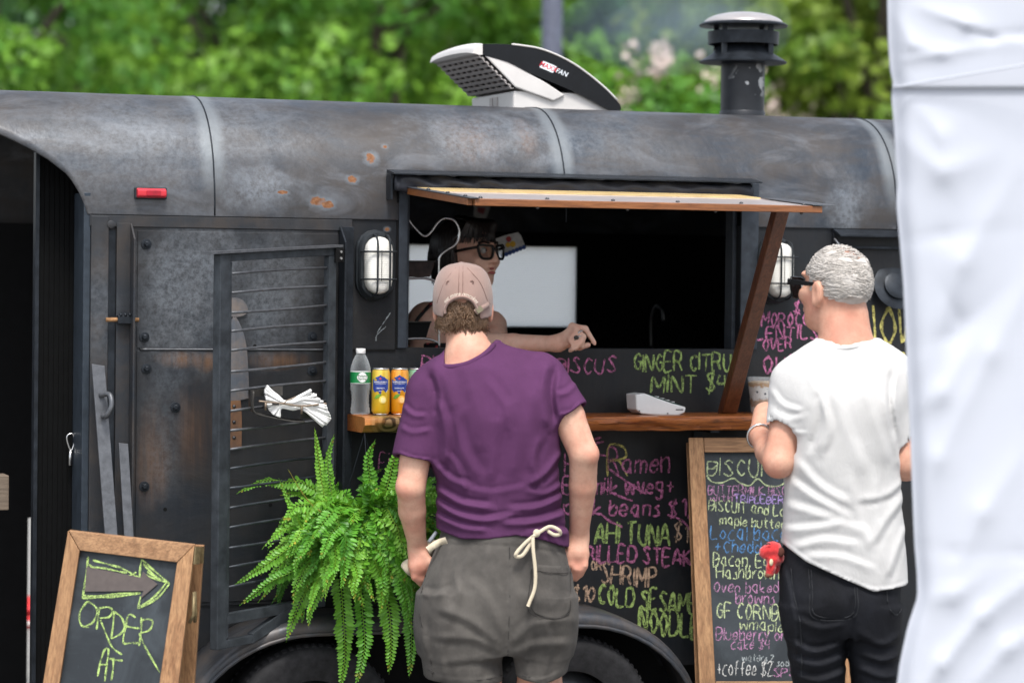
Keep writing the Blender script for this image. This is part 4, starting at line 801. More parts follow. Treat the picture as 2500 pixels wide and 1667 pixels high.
# cap
CP = F1.grid(1035, 1225, 625, 790, -.12, .32, .004); cc_ = v(1130, 741, .05)
CR = [(641, 8, .05, .012), (645, 30, .05, .042), (654, 48, .05, .068), (670, 61, .05, .088), (694, 70, .05, .103), (722, 74, .05, .111), (750, 74, .05, .112), (790, 72, .05, .108)]
CP.loft(F1.rows([(y, 1130, h_, d, r) for y, h_, d, r in CR]), .01, 2.); CP.loft(F1.rows([(y+6, 1130, h_-6, d, r-.008) for y, h_, d, r in CR]), .004, 2., sub=True)
tl = .10
CP.cut(lambda X, Y, Z: ((cc_[2]-.030)-Z+.16*(Y-cc_[1])-.03*(X-cc_[0]))+0*X)
CP.cone(v(1127, 775, -.12), v(1127, 775, .0), .052, .052, .006, sub=True); CP.cone(v(1127, 800, -.12), v(1127, 800, .0), .058, .058, .006, sub=True)
CP.cone(v(1130, 772, .12)+np.array([0, .0, .0]), v(1130, 775, .21), .07, .05, .01, sq=1.); CP.ell(v(1130, 760, .17), (.078, .085, .010), .01)
m_cap = cloth('faded dusty pink cotton twill', (.29, .192, .162), .92, .12, 900, .2, .25)
cap = thing('cap', 'faded dusty pink baseball cap on man in purple', 'cap', tuple(PD(1130, 760, 8.45)))
fobj('crown', CP, m_cap, cap, 1)
def oncap(pts, off=.001):
    out = []
    for a, b in pts:
        p = F1.v(a, b, -.05); hw = np.interp(b, [c[0] for c in CR], [c[1] for c in CR])/F1.k; ry = np.interp(b, [c[0] for c in CR], [c[3] for c in CR]); x = (p[0]-cc_[0])/hw; out.append((p[0], cc_[1]-ry*math.sqrt(max(0, 1-x*x))-off, p[2]))
    return np.array(out)
obj('button', ball(fromV(v(1127, 644, .05)), (.011, .011, .006)), m_cap, cap, True)
m_ds = plain('brown stitching', (.20, .12, .10), .9)
for pts in ([(1121, 648), (1120, 690), (1119, 726)], [(1130, 648), (1130, 690), (1130, 725)], [(1112, 654), (1085, 690), (1066, 740)], [(1140, 654), (1172, 690), (1190, 735)]): obj('seam', tube(fromV(oncap(ss(pts, 6))), .0012, 4), m_ds, cap)
obj('arch_binding', tube(fromV(oncap(ss([(1086, 766), (1087, 752), (1096, 737), (1112, 727), (1128, 724), (1144, 728), (1158, 740), (1166, 758)], 5), .001)), .0042, 6), m_cap, cap, True)
obj('strap', rib(ss(oncap([(1161, 762), (1172, 754), (1184, 746), (1193, 738)], .004), 5), .0085), m_cap, cap, True)
obj('buckle', rib(oncap([(1164, 760), (1177, 751)], .008), .0085), plain('brass buckle', (.22, .19, .12), .35, .7), cap)
for a, b in ((1094, 690), (1152, 689)): obj('eyelet', lathe([(.0065, 0), (.0065, .003), (.003, .003), (.003, 0)], fromV(oncap([(a, b)], -.001))[0], tuple(-FH), 12, False), m_ds, cap, True)
cr = np.random.RandomState(4); paths = []
for k in range(520):   # hair below the cap
    a = cr.uniform(1070, 1190); b = cr.uniform(732, 792) if abs(a-1127) < 40 else cr.uniform(765, 792); L = cr.uniform(14, 30); cu = cr.uniform(4, 8); ph = .11*a+.06*b+cr.normal()*.5
    sgn = (a-1130)/60; pts = []
    for t in np.linspace(0, 1, 7):
        X_ = a+sgn*4*t+cu*math.sin(ph+t*5)*t; Y_2 = b+L*t; x = (X_-1130)/F1.k; z = v(1130, Y_2)[2]-hc[2]
        rr = .082 if z > -.06 else .082-.35*(-.06-z); y = hc[1]-.098*math.sqrt(max(.05, 1-(x/.083)**2))*(1 if z > -.05 else 1-2.6*(-.05-z))-.006*math.sin(ph+t*4)*t-.002
        pts.append((v(X_, 740, .05)[0], y, v(1130, Y_2)[2]))
    paths.append((fromV(np.array(pts)), cr.uniform(.0018, .0032)))
hm = M('brown hair', .5); hm.col(hm.mix(hm.noise(120, 2), (.055, .030, .017), (.20, .115, .06))); 
hob = obj('hair', strands(paths, 0), hm.m, P1, True, label='curly brown hair below the cap', kind='stuff')
# lettering: text objects turned into meshes
def text_mesh(s, size, shear=0., align='CENTER'):
    cu = bpy.data.curves.new('t', 'FONT'); cu.body = s; cu.size = size; cu.align_x = align; cu.align_y = 'CENTER'; cu.shear = shear; cu.resolution_u = 2; cu.offset = size*.012
    o = bpy.data.objects.new('t', cu); COL.objects.link(o); dg = bpy.context.evaluated_depsgraph_get(); me = bpy.data.meshes.new_from_object(o.evaluated_get(dg))
    V = np.array([x.co[:] for x in me.vertices]); F = [tuple(p.vertices) for p in me.polygons]; bpy.data.objects.remove(o); bpy.data.curves.remove(cu); bpy.data.meshes.remove(me); return V, F
tv, tf = text_mesh('eat more cupcakes', .019, .3)
ang = tv[:, 0]/.075; pts = [(1125+F1.k*(.075+y)*math.sin(a)*.8, 767-F1.k*(.075+y)*math.cos(a)*.8) for a, y in zip(ang, tv[:, 1])]
obj('embroidery', (fromV(oncap(pts, .0016)), tf), plain('cream thread', (.72, .62, .52), .9), cap)
# ------------------------------------------------------------------ man in the white shirt
F2 = Fig(8.13); v = F2.v
P2 = person('person', 'grey haired man in white t-shirt and black jeans wearing sunglasses, facing the trailer', 8.13, 2050)
sk2 = skin('ruddy skin', (.64, .37, .265), (.60, .29, .20), [(PD(1992, 735, 8.15), .04), (PD(1890, 1150, 8.07), .05), (PD(2060, 800, 8.07), .07)]).m
B = F2.grid(1820, 2260, 590, 2110, -.24, .44, .0055)
fa = math.radians(43); fd_ = np.array([-math.sin(fa), math.cos(fa), 0]); sd_ = np.array([-math.cos(fa), -math.sin(fa), 0])     # facing: left and away; sd_: his left side, towards the camera
Rh = np.stack([sd_, fd_, np.array([0, 0, 1.])], 1); hc2 = v(2040, 703, .04)
def H(a, b, c): return hc2+Rh@np.array([a, b, c])       # (left side, forward, up)
B.ell(H(0, -.012, .018), (.075, .098, .097), .03, Rh); B.ell(H(0, .040, -.045), (.060, .060, .080), .035, Rh); B.ell(H(0, .066, -.098), (.036, .032, .024), .025, Rh); B.ell(H(0, .03, -.085), (.052, .045, .03), .03, Rh)
B.cone(H(0, .096, .030), H(0, .120, -.020), .010, .014, .015); B.ell(H(0, .098, -.062), (.026, .014, .012), .012, Rh); B.ell(H(0, .086, .040), (.05, .018, .012), .02, Rh)
for q in (-1, 1):
    B.ell(H(q*.083, -.002, -.014), (.011, .021, .036), .007, Rh); B.ell(H(q*.093, .004, -.012), (.006, .011, .022), .006, Rh, sub=True); B.ell(H(q*.083, .006, -.044), (.008, .010, .012), .006, Rh)
    B.ell(H(q*.045, .070, -.020), (.026, .024, .022), .02, Rh)
B.cone(v(2045, 745, .03), v(2058, 850, .0), .060, .066, .03); B.cone(v(2055, 850, .01), v(1985, 895, .03), .040, .040, .04); B.cone(v(2065, 850, .01), v(2140, 880, .0), .042, .040, .04)
B.cone(v(2090, 770, .0), v(2096, 840, -.005), .035, .04, .03)
B.loft(F2.rows([(880, 2050, 95, .01, .08), (960, 2055, 128, .0, .105), (1100, 2055, 122, .0, .11), (1300, 2052, 130, .0, .115), (1420, 2052, 140, .0, .12)]), .05)
sL, eL, wL = v(1944, 945, .02), v(1902, 1126, -.05), v(1852, 1062, .20)
B.chain([sL, (sL+eL)/2, eL], [.050, .050, .046], .008); B.chain([eL, eL*.6+wL*.4, wL], [.045, .044, .028], .012); B.ell(eL+np.array([-.004, -.016, -.012]), (.030, .028, .028), .02)
hL = v(1868, 1010, .30); B.cone(wL, hL, .028, .036, .02)
for k in range(4): a = hL+np.array([.012*k-.01, .03, .01]); B.chain([a, a+np.array([.03, .03, .012]), a+np.array([.06, .01, .006])], [.011, .010, .008], .006)
B.chain([hL+np.array([.01, -.01, .02]), hL+np.array([.04, -.0, .035])], [.013, .010], .01)
sR, eR, wR = v(2168, 925, .04), v(2212, 1130, .0), v(2170, 1090, .25); B.chain([sR, (sR+eR)/2, eR], [.056, .053, .045], .025); B.chain([eR, (eR+wR)/2, wR], [.045, .044, .029], .03)
hR = wR+np.array([-.06, .06, .02]); B.cone(wR, hR, .027, .034, .02)
for k in range(4): a = hR+np.array([-.02, .02, .03-.018*k]); B.chain([a, a+np.array([-.035, .02, 0]), a+np.array([-.055, -.0, -.006])], [.011, .010, .008], .006)
B.chain([hR+np.array([-.01, -.01, .03]), hR+np.array([-.045, -.0, .045])], [.013, .010], .01)
for a, b in ((1985, 1990), (2130, 2135)): leg_down(B, v(a, 1430, .0), v(b, 1760, .0), v(b, 2080, .0), (.055, .04, .036))
fobj('body', B, sk2, P2, 2)
# shirt
SH2 = F2.grid(1840, 2260, 800, 1460, -.26, .26, .005)
SH2.loft(F2.rows([(830, 2070, 72, .01, .070), (852, 2068, 92, .012, .088), (880, 2060, 122, .015, .108), (915, 2056, 146, .012, .124), (980, 2056, 152, .0, .138), (1060, 2058, 145, .0, .140), (1160, 2056, 142, .0, .138), (1260, 2056, 146, .0, .140), (1350, 2058, 152, .0, .146), (1450, 2060, 156, .0, .150)]), .05, 2.4)
SH2.cone(v(1985, 898, .02), v(1948, 935, .02), .055, .058, .06); SH2.cone(v(1946, 940, .02), v(1917, 1052, -.028), .066, .060, .04, cut=.99)
SH2.cone(v(2135, 890, .02), v(2168, 925, .035), .064, .067, .06); SH2.cone(v(2166, 920, .035), v(2196, 1085, .02), .075, .066, .045, cut=.99)
SH2.cone(v(1913, 1076, -.04), v(1918, 1030, -.02), .054, .051, .004, sub=True); SH2.cone(v(2200, 1110, .015), v(2192, 1050, .022), .059, .056, .004, sub=True)
SH2.add(wn3(SH2, 24, .0025, 23)+wn3(SH2, 10, .003, 25))
fo = [([(1982, 950), (1990, 1020), (1968, 1090)], 9, -.012), ([(1960, 900), (1985, 960), (2010, 1040), (1990, 1100)], 12, .010), ([(2020, 930), (2050, 1040), (2100, 1150)], 16, .006), ([(2090, 920), (2120, 1020), (2160, 1130)], 15, .007), ([(2140, 960), (2165, 1060), (2190, 1140)], 10, .008), ([(2170, 900), (2160, 980), (2172, 1060)], 8, -.010), ([(1935, 1120), (1990, 1180), (2060, 1220)], 12, .008), ([(1925, 1170), (1980, 1210), (2070, 1260)], 11, .009), ([(1915, 1230), (1990, 1250), (2100, 1290)], 13, .008), ([(1915, 1290), (1980, 1280), (2040, 1270)], 10, .008), ([(1935, 1330), (2000, 1310), (2080, 1320)], 10, .008), ([(1960, 1350), (2040, 1350), (2120, 1380)], 10, .007), ([(2200, 1170), (2150, 1200), (2080, 1210)], 10, .007), ([(2200, 1210), (2150, 1260), (2110, 1320)], 12, .008), ([(2120, 1150), (2130, 1250), (2150, 1380)], 14, .006), ([(2060, 1150), (2080, 1250), (2110, 1330)], 12, .006), ([(2205, 1280), (2180, 1330), (2150, 1400)], 11, .007), ([(1880, 950), (1905, 985), (1950, 1000)], 8, .006), ([(1880, 1000), (1915, 1020), (1955, 1012)], 8, .005), ([(1870, 1036), (1915, 1050), (1962, 1050)], 4, .004), ([(1910, 1322), (1975, 1366), (2060, 1405), (2130, 1428), (2212, 1418)], 5, .004)]
F2.folds(SH2, [(p, w, a*.68) for p, w, a in fo]); SH2.cone(v(2052, 770, .02), v(2060, 846, .008), .062, .070, .006, sub=True)
F2.cutline(SH2, [(1800, 1300), (1900, 1318), (1960, 1362), (2050, 1402), (2120, 1432), (2215, 1422), (2300, 1420)], 'above')
m_wh = cloth('white cotton jersey', (.60, .595, .585), .92, .04, 900, .3, .0, (.63, .625, .615))
fobj('t_shirt', SH2, m_wh, P2, 1, label='white short sleeved t-shirt')
col_ = [v(2060, 838, .008)+np.array([.0745*math.cos(a), .0765*math.sin(a), .010*math.cos(a)+.012*math.sin(a)]) for a in np.linspace(math.pi*.75, math.pi*2.25, 22)]
obj('collar', tube(fromV(col_), .008, 8), m_wh, P2, True)
# jeans
m_jn = cloth('black denim', (.0075, .008, .0105), .8, .3, 600, .35, .0, (.012, .013, .017))
J = F2.grid(1860, 2240, 1330, 2110, -.22, .26, .0055)
J.loft(F2.rows([(1335, 2050, 138, .0, .120), (1400, 2050, 146, .0, .135), (1460, 2050, 148, -.005, .145), (1520, 2052, 143, .0, .135), (1550, 2054, 136, .0, .12)]), .03, 2.4)
J.loft(F2.rows([(1480, 1984, 78, .0, .125), (1560, 1990, 72, .0, .115), (1667, 1999, 62, .0, .095), (1760, 2002, 58, .01, .085), (1900, 2004, 56, -.01, .085), (2080, 2006, 52, .0, .075)]), .025, 2.3)
J.loft(F2.rows([(1480, 2124, 74, .0, .12), (1560, 2130, 66, .0, .11), (1667, 2136, 56, .0, .092), (1760, 2138, 55, .01, .085), (1900, 2138, 54, -.01, .085), (2080, 2138, 52, .0, .075)]), .025, 2.3)
J.add(wn3(J, 22, .0022, 33))
fo = [([(1930, 1560), (1980, 1580), (2050, 1560)], 9, .008), ([(1925, 1600), (1990, 1612), (2058, 1590)], 9, .008), ([(1935, 1640), (1990, 1650), (2060, 1630)], 9, .009), ([(1935, 1500), (1990, 1520), (2050, 1510)], 9, .006), ([(2190, 1540), (2140, 1560), (2085, 1530)], 9, .007), ([(2190, 1590), (2140, 1600), (2085, 1580)], 8, .008), ([(2190, 1640), (2140, 1640), (2085, 1620)], 8, .008), ([(2068, 1440), (2070, 1500), (2068, 1560)], 7, -.008), ([(1910, 1380), (1925, 1470), (1940, 1600)], 7, .005)]
F2.folds(J, fo); jn = fobj('jeans', J, m_jn, P2, 1, label='black denim jeans with back pockets')
def ob2(pts, off, S_=None):
    S_ = S_ or J; out = []
    for a, b in pts:
        p = F2.v(a, b); i = min(max(int(round((p[0]-S_.lo[0])/S_.h)), 0), S_.n[0]-1); k = min(max(int(round((p[2]-S_.lo[2])/S_.h)), 0), S_.n[2]-1); c = S_.F[i, :, k]; j = np.argmax(c < 0); out.append((p[0], (S_.ax[1][j] if c.min() < 0 else S_.lo[1]+.2)-off, p[2]))
    return np.array(out)
m_js = plain('grey denim stitching', (.034, .036, .040), .9)
for pts in ([(1964, 1378), (1966, 1430), (1968, 1488), (2015, 1500), (2074, 1488), (2078, 1420)], [(1970, 1380), (1972, 1430), (1974, 1482), (2016, 1493), (2068, 1483), (2072, 1420)], [(2152, 1430), (2156, 1468), (2176, 1490), (2192, 1478)], [(1925, 1380), (1930, 1440), (1945, 1520), (1950, 1640)]): obj('pocket_stitching', tube(fromV(ob2(ss(pts, 6), .0040)), .0013, 4), m_js, jn)
SHO = F2.grid(1900, 2230, 1990, 2130, -.2, .3, .006); shoe(SHO, np.array([F2.v(2004, 2000)[0], 8.13, .075]), -.3); 
SHO2 = F2.grid(1900, 2260, 1990, 2130, -.2, .3, .006); shoe(SHO2, np.array([F2.v(2138, 2000)[0], 8.13, .075]), .1)
m_shoe = plain('dark shoe leather', (.03, .028, .026), .5)
for q in (SHO, SHO2): fobj('shoe', q, m_shoe, P2, 1)
for xx in (1170, 1318):
    q = F1.grid(xx-80, xx+80, 1950, 2130, -.2, .3, .006); shoe(q, np.array([F1.v(xx, 2000)[0], 8.40, .075]), .0); fobj('shoe', q, m_shoe, P1, 1)
# hair: thin scalp cover plus curls
hr = M('silver grey hair', .55); hr.col(hr.mix(hr.ramp(hr.noise(28, 3), (.3, 0.), (.7, 1.)), (.46, .425, .385), (.60, .565, .525)))
cr = np.random.RandomState(8); paths = []
def scalp(th, ph, r=0.):   # th from crown down, ph around (0 = forward, +90 = his left)
    s_, c_ = math.sin(th), math.cos(th); d = np.array([s_*math.sin(ph), s_*math.cos(ph), c_]); q = d*np.array([.077, .101, .099]); return H(0, -.012, .018)+Rh@(q*(1+r/.09))
for k in range(2600):
    th = math.acos(cr.uniform(-.42, 1)); ph = cr.uniform(-math.pi, math.pi); face = abs(ph) < 1.05
    if face and th > 1.05: continue
    if abs(ph) < 1.5 and th > 1.5: continue
    if abs(abs(ph)-1.5) < .42 and th > 1.28: continue
    cz_ = np.array([math.sin(th)*math.sin(ph), math.sin(th)*math.cos(ph), math.cos(th)]); bald = np.linalg.norm((cz_-np.array([.0, -.52, .85]))*np.array([1, 1, 1])) < .48
    if bald and cr.rand() < .80: continue
    cu = .26*cr.uniform(.7, 1.3); f0 = 3.2*math.sin(2.3*ph)+3.5*th+2.*math.sin(5*th+ph*3)+cr.normal()*.35; L = cr.uniform(.25, .5)*(.7 if bald else 1); pts = []
    for t in np.linspace(0, 1, 7):
        pts.append(scalp(min(th+L*t*(.9 if th < 1.6 else .35), 2.05), ph+cu*math.sin(f0+t*4.5)*(1.2+.4/max(.3, math.sin(th)))*.9+(.25*t if ph > 0 else -.25*t), .002+.006*math.sin(math.pi*min(1, t*1.1))*cr.uniform(.5, 1.2)))
    paths.append((np.array(fromV(np.array(pts))), cr.uniform(.0010, .0021)))
for k in range(0):   # flyaway hairs
    th = cr.uniform(.1, 1.3); ph = cr.uniform(-2.9, 2.9); paths.append((fromV(np.array([scalp(th, ph, .004), scalp(th+.08, ph+.1, .014), scalp(th+.2, ph+.25*cr.normal(), .026)])), .0008))
HA = F2.grid(1940, 2150, 590, 790, -.12, .25, .004); HA.ell(H(0, -.016, .022), (.079, .102, .100), .01, Rh)
HA.cut(lambda X, Y, Z: (lambda a, b, c: np.maximum(np.maximum(-.052-c+.30*np.maximum(b+.02, 0), np.minimum(b-.060+.15*(c-.05), 9)), (.046-np.sqrt(a**2+(b+.055)**2+(c-.105)**2))))(*[(X-hc2[0])*Rh[0, i]+(Y-hc2[1])*Rh[1, i]+(Z-hc2[2])*Rh[2, i] for i in range(3)]))
for q in (-1, 1): HA.ell(H(q*.085, .005, -.025), (.022, .030, .046), .004, Rh, sub=True)
HA.add(wn3(HA, 110, .0040, 5))
hh = fobj('hair', HA, hr.m, P2, 1, label='short curly silver hair thinning at crown')
obj('curls', strands(paths, 0), hr.m, hh, True, kind='stuff')
# sunglasses
m_sg = plain('glossy black frame', (.006, .006, .007), .12); SG = thing('sunglasses', 'black sunglasses worn by man in white t-shirt', 'sunglasses', tuple(fromV(H(.04, .1, 0.))))
for q in (-1, 1):
    obj('temple', hexa([fromV(H(q*.079, a, b)) for a, b in [(.110, .026), (.112, .008), (-.012, .004), (-.012, .013)]]+[fromV(H(q*.084, a, b)) for a, b in [(.110, .026), (.112, .008), (-.012, .004), (-.012, .013)]]), m_sg, SG, bevel=.001)
    c = [H(q*x, .116-.12*(x/.08)**2*.14, z) for x, z in [(.010, .022), (.045, .028), (.080, .026), (.078, .0), (.062, -.024), (.035, -.028), (.014, -.012)]]
    obj('rim', tube(fromV(ss(c, 5, True)), .0042, 6, True), m_sg, SG, True)
    obj('lens', prism(fromV(ss(c, 4, True)), fromV(H(0, .003, 0))-fromV(H(0, 0, 0))), plain('dark lens', (.01, .01, .012), .06) if q < 0 else bpy.data.materials['dark lens'], SG)
obj('bridge', tube(fromV([H(-.011, .117, .014), H(0, .121, .017), H(.011, .117, .014)]), .004, 6), m_sg, SG, True)
for q in (-1, 1): obj('eye', ball(fromV(H(q*.032, .088, .004)), .012, 10, 7), plain('eye white', (.75, .73, .70), .2), P2, True)
# bracelet
d = (wL-eL)/np.linalg.norm(wL-eL); c = wL-d*.012; a = np.cross(d, [0, 0, 1.]); a /= np.linalg.norm(a); b = np.cross(d, a)
obj('bracelet', tube(fromV(np.array([c+.036*(math.cos(t)*a+math.sin(t)*b) for t in np.linspace(0, 2*math.pi, 20, endpoint=False)])), .0042, 6, True), m_wire, None, True, label='silver cord bracelet on wrist of man in white', cat='bracelet')
# plush toy at the hip
TY = F2.grid(1835, 1935, 1300, 1430, -.14, .08, .0035)
for (p, r) in [((1887, 1340, -.04), (.026, .024, .022)), ((1868, 1348, -.045), (.017, .016, .017)), ((1896, 1362, -.035), (.022, .018, .018))]: TY.ell(v(*p), r, .012)
TY.cone(v(1887, 1362, -.045), v(1880, 1396, -.045), .017, .0135, .01); TY.cone(v(1898, 1365, -.02), v(1893, 1392, -.02), .013, .011, .01)
TY.add(wn3(TY, 260, .0016, 2))
tm = M('red plush', .95); tm.col(tm.mix(tm.noise(300, 2), (.55, .012, .018), (.75, .04, .04))).set(Sheen_Weight=.5); tm.bump(tm.noise(500, 2), .6, .004)
V_, F_ = TY.mesh(); ty = obj('plush_toy', (fromV(V_), F_), tm.m, None, True, label='small red plush toy hanging from jeans pocket', cat='plush toy')
obj('paw', ball(fromV(v(1877, 1404, -.05)), (.012, .012, .007)), plain('brown felt', (.16, .05, .03), .9), ty, True); obj('ear', ball(fromV(v(1907, 1347, -.055)), (.010, .006, .014)), plain('dark brown felt', (.10, .03, .02), .9), ty, True)
obj('patch', ball(fromV(v(1883, 1372, -.064)), (.006, .003, .010)), plain('cream felt', (.7, .6, .4), .9), ty, True); obj('eye', tube(fromV([v(1869, 1329, -.062), v(1876, 1326, -.064), v(1882, 1328, -.064)]), .002, 5), m_lampblk, ty)
# ------------------------------------------------------------------ woman inside the window
F3 = Fig(9.40); v = F3.v
P3 = person('person', 'dark haired person with black glasses inside the serving window, arm on the sill', 9.40, 1130)
sk3 = skin('tanned skin', (.80, .53, .41), (.76, .42, .31)).m
fa = math.radians(50); fd_ = np.array([math.sin(fa), -math.cos(fa), 0]); sd_ = np.array([-math.cos(fa), -math.sin(fa), 0])
Rw = np.stack([sd_, fd_, np.array([0, 0, 1.])], 1); hw = v(1144, 622, .0)
tilt = math.radians(-4); Rw = Rw@np.array([[1, 0, 0], [0, math.cos(tilt), math.sin(tilt)], [0, -math.sin(tilt), math.cos(tilt)]])
def H3(a, b, c): return hw+Rw@np.array([a, b, c])
B = F3.grid(950, 1470, 520, 1300, -.40, .25, .0045)
B.ell(H3(0, -.014, .02), (.074, .094, .096), .03, Rw); B.ell(H3(0, .036, -.040), (.058, .060, .078), .03, Rw); B.ell(H3(0, .062, -.094), (.030, .028, .022), .02, Rw)
B.cone(H3(0, .092, .022), H3(0, .114, -.024), .009, .0125, .012); 
for q in (-1, 1):
    B.ell(H3(q*.012, .104, -.028), (.009, .010, .008), .008, Rw); B.ell(H3(q*.036, .074, -.026), (.026, .022, .022), .02, Rw); B.ell(H3(q*.031, .092, .008), (.016, .010, .010), .012, Rw, sub=True); B.ell(H3(q*.031, .085, .008), (.0125, .0125, .0115), .004, Rw)
    B.cone(H3(q*.014, .094, .028), H3(q*.05, .076, .028), .008, .007, .015); B.ell(H3(q*.078, -.005, -.012), (.009, .017, .030), .006, Rw); B.ell(H3(q*.085, .0, -.010), (.005, .009, .017), .005, Rw, sub=True)
B.ell(H3(0, .094, -.052), (.022, .012, .0065), .006, Rw); B.ell(H3(0, .094, -.066), (.020, .012, .0075), .006, Rw); B.ell(H3(0, .104, -.0585), (.019, .008, .003), .003, Rw, sub=True)
B.cone(v(1128, 690, .02), v(1125, 790, .04), .050, .056, .03); B.cone(v(1128, 775, .05), v(1045, 785, .05), .045, .05, .05); B.cone(v(1130, 775, .05), v(1195, 792, .04), .042, .042, .04)
B.loft(F3.rows([(790, 1128, 95, .05, .075), (860, 1126, 125, .05, .10), (960, 1122, 115, .04, .10), (1100, 1120, 100, .04, .09), (1240, 1120, 120, .04, .11)]), .05)
s1, e1_ = v(1042, 780, .04), v(985, 950, -.02); B.chain([s1, e1_], [.055, .043], .04); B.chain([e1_, v(1080, 1010, -.16)], [.042, .028], .03); B.cone(v(1080, 1010, -.16), v(1115, 1015, -.18), .028, .034, .02)
for k in range(4): B.chain([v(1118, 1002+9*k, -.18), v(1150, 1004+9*k, -.19), v(1166, 1010+8*k, -.18)], [.011, .010, .008], .006)
s2, e2_, w2 = v(1202, 790, .03), v(1180, 842, -.20), v(1362, 838, -.33)
B.chain([s2, (s2+e2_)/2+np.array([.02, 0, -.02]), e2_], [.043, .042, .038], .012); B.chain([e2_, e2_*.6+w2*.4, w2], [.038, .034, .024], .01)
pc = v(1390, 824, -.35); B.cone(w2, pc, .025, .028, .02, sq=.9)
kn_ = [v(1397, 797, -.355), v(1405, 806, -.37), v(1403, 818, -.385), v(1396, 830, -.39)]
tips = [((1429, 802, -.365), (1452, 838, -.37)), ((1424, 822, -.385), (1420, 846, -.375)), ((1416, 834, -.395), (1406, 852, -.38)), ((1404, 846, -.40), (1392, 856, -.385))]
for k0, (a, b) in zip(kn_, tips): B.chain([k0, v(*a), v(*b)], [.0115, .0098, .0072], .005)
for k0 in kn_: B.cone(pc, k0, .021, .011, .010)
B.chain([v(1388, 838, -.36), v(1414, 846, -.355), v(1436, 842, -.36)], [.014, .0115, .009], .01)
fobj('body', B, sk3, P3, 2)
m_sil = plain('silver ring', (.6, .58, .55), .25, .9)
for k, (a, b) in enumerate([(kn_[1], v(*tips[1][0])), (kn_[2], v(*tips[2][0]))]):
    c = a*.45+b*.55; d = (b-a)/np.linalg.norm(b-a); x = np.cross(d, [0, 0, 1.]); x /= np.linalg.norm(x); y = np.cross(d, x)
    obj('ring', tube(fromV(np.array([c+.0125*(math.cos(t)*x+math.sin(t)*y) for t in np.linspace(0, 2*math.pi, 14, endpoint=False)])), .0032, 6, True), m_sil, None, True, label=['silver ring nearer the knuckles on hand at sill', 'dark stone silver ring on lower finger at sill'][k], cat='ring')
    if k: obj('ring_stone', ball(fromV(c+np.array([-.004, -.013, .004])), (.009, .005, .007)), plain('dark stone', (.05, .045, .04), .2), bpy.data.objects['ring.001'], True)
# lips, eyes, brows
obj('lips', join(ball(fromV(H3(.006, .103, -.0525)), (.016, .006, .0045), 12, 7, np.stack([Rw@np.array([1, 0, 0]), Rw@np.array([0, 1., 0]), [0, 0, 1.]], 1)), ball(fromV(H3(.006, .102, -.066)), (.014, .006, .005), 12, 7)), plain('lips', (.38, .10, .09), .4), P3, True)
for q in (-1, 1):
    obj('eye', ball(fromV(H3(q*.031, .090, .008)), .0115, 12, 9), bpy.data.materials['eye white'], P3, True); obj('iris', ball(fromV(H3(q*.028, .0995, .008)), (.004, .004, .0045), 10, 7), plain('brown iris', (.05, .025, .015), .15), P3, True)
    obj('eyebrow', tube(fromV([H3(q*.014, .104, .031), H3(q*.034, .097, .036), H3(q*.05, .085, .032)]), .0032, 5), plain('dark brow', (.03, .022, .018), .8), P3, True)
# glasses
m_gl = plain('dark tortoise frame', (.012, .010, .009), .15); GL = thing('eyeglasses', 'thick black eyeglasses on person inside window', 'eyeglasses', tuple(fromV(H3(0, .1, .01))))
mlens = M('clear spectacle lens', .02); mlens.col((1, 1, 1)).set(Transmission_Weight=1., IOR=1.05, Alpha=.35)
for q in (-1, 1):
    c = [H3(q*x, .115-.01*(x/.06)**2*1.6, z) for x, z in [(.010, .018), (.036, .023), (.062, .024), (.062, .004), (.054, -.017), (.034, -.021), (.015, -.014)]]
    obj('rim', tube(fromV(ss(c, 5, True)), .0045, 6, True), m_gl, GL, True); obj('lens', prism(fromV(ss(c, 4, True)), fromV(H3(0, .002, 0))-fromV(H3(0, 0, 0))), mlens.m, GL)
    obj('temple', tube(fromV([H3(q*.064, .100, .018), H3(q*.078, .06, .014), H3(q*.080, .0, .008)]), .005, 6), m_gl, GL, True)
obj('bridge', tube(fromV([H3(-.011, .116, .010), H3(0, .120, .013), H3(.011, .116, .010)]), .0042, 6), m_gl, GL, True)
# hair: dark bob with fringe
HW = F3.grid(1030, 1240, 505, 730, -.18, .22, .0045)
HW.ell(H3(0, -.030, .020), (.098, .108, .112), .02, Rw); HW.cone(H3(0, -.075, -.02), H3(0, -.07, -.085), .075, .05, .04); HW.cone(H3(.060, -.03, -.0), H3(.066, -.035, -.06), .030, .022, .03); HW.cone(H3(-.060, -.03, -.0), H3(-.066, -.035, -.06), .030, .022, .03)
HW.cut(lambda X, Y, Z: (lambda a, b, c: np.minimum(np.maximum(b-.004-.10*np.abs(a), -c+.046-.10*np.abs(a)), 9)*-1 if False else np.minimum(b-.012, .052-c))(*[(X-hw[0])*Rw[0, i]+(Y-hw[1])*Rw[1, i]+(Z-hw[2])*Rw[2, i] for i in range(3)]))
HW.add(wn3(HW, 120, .0022, 9))
mhd = M('near black hair', .38); mhd.col(mhd.mix(mhd.noise(80, 3), (.008, .006, .006), (.028, .020, .018)))
hwo = fobj('hair', HW, mhd.m, P3, 1, label='short near black bob with fringe')
cr = np.random.RandomState(21); paths = []
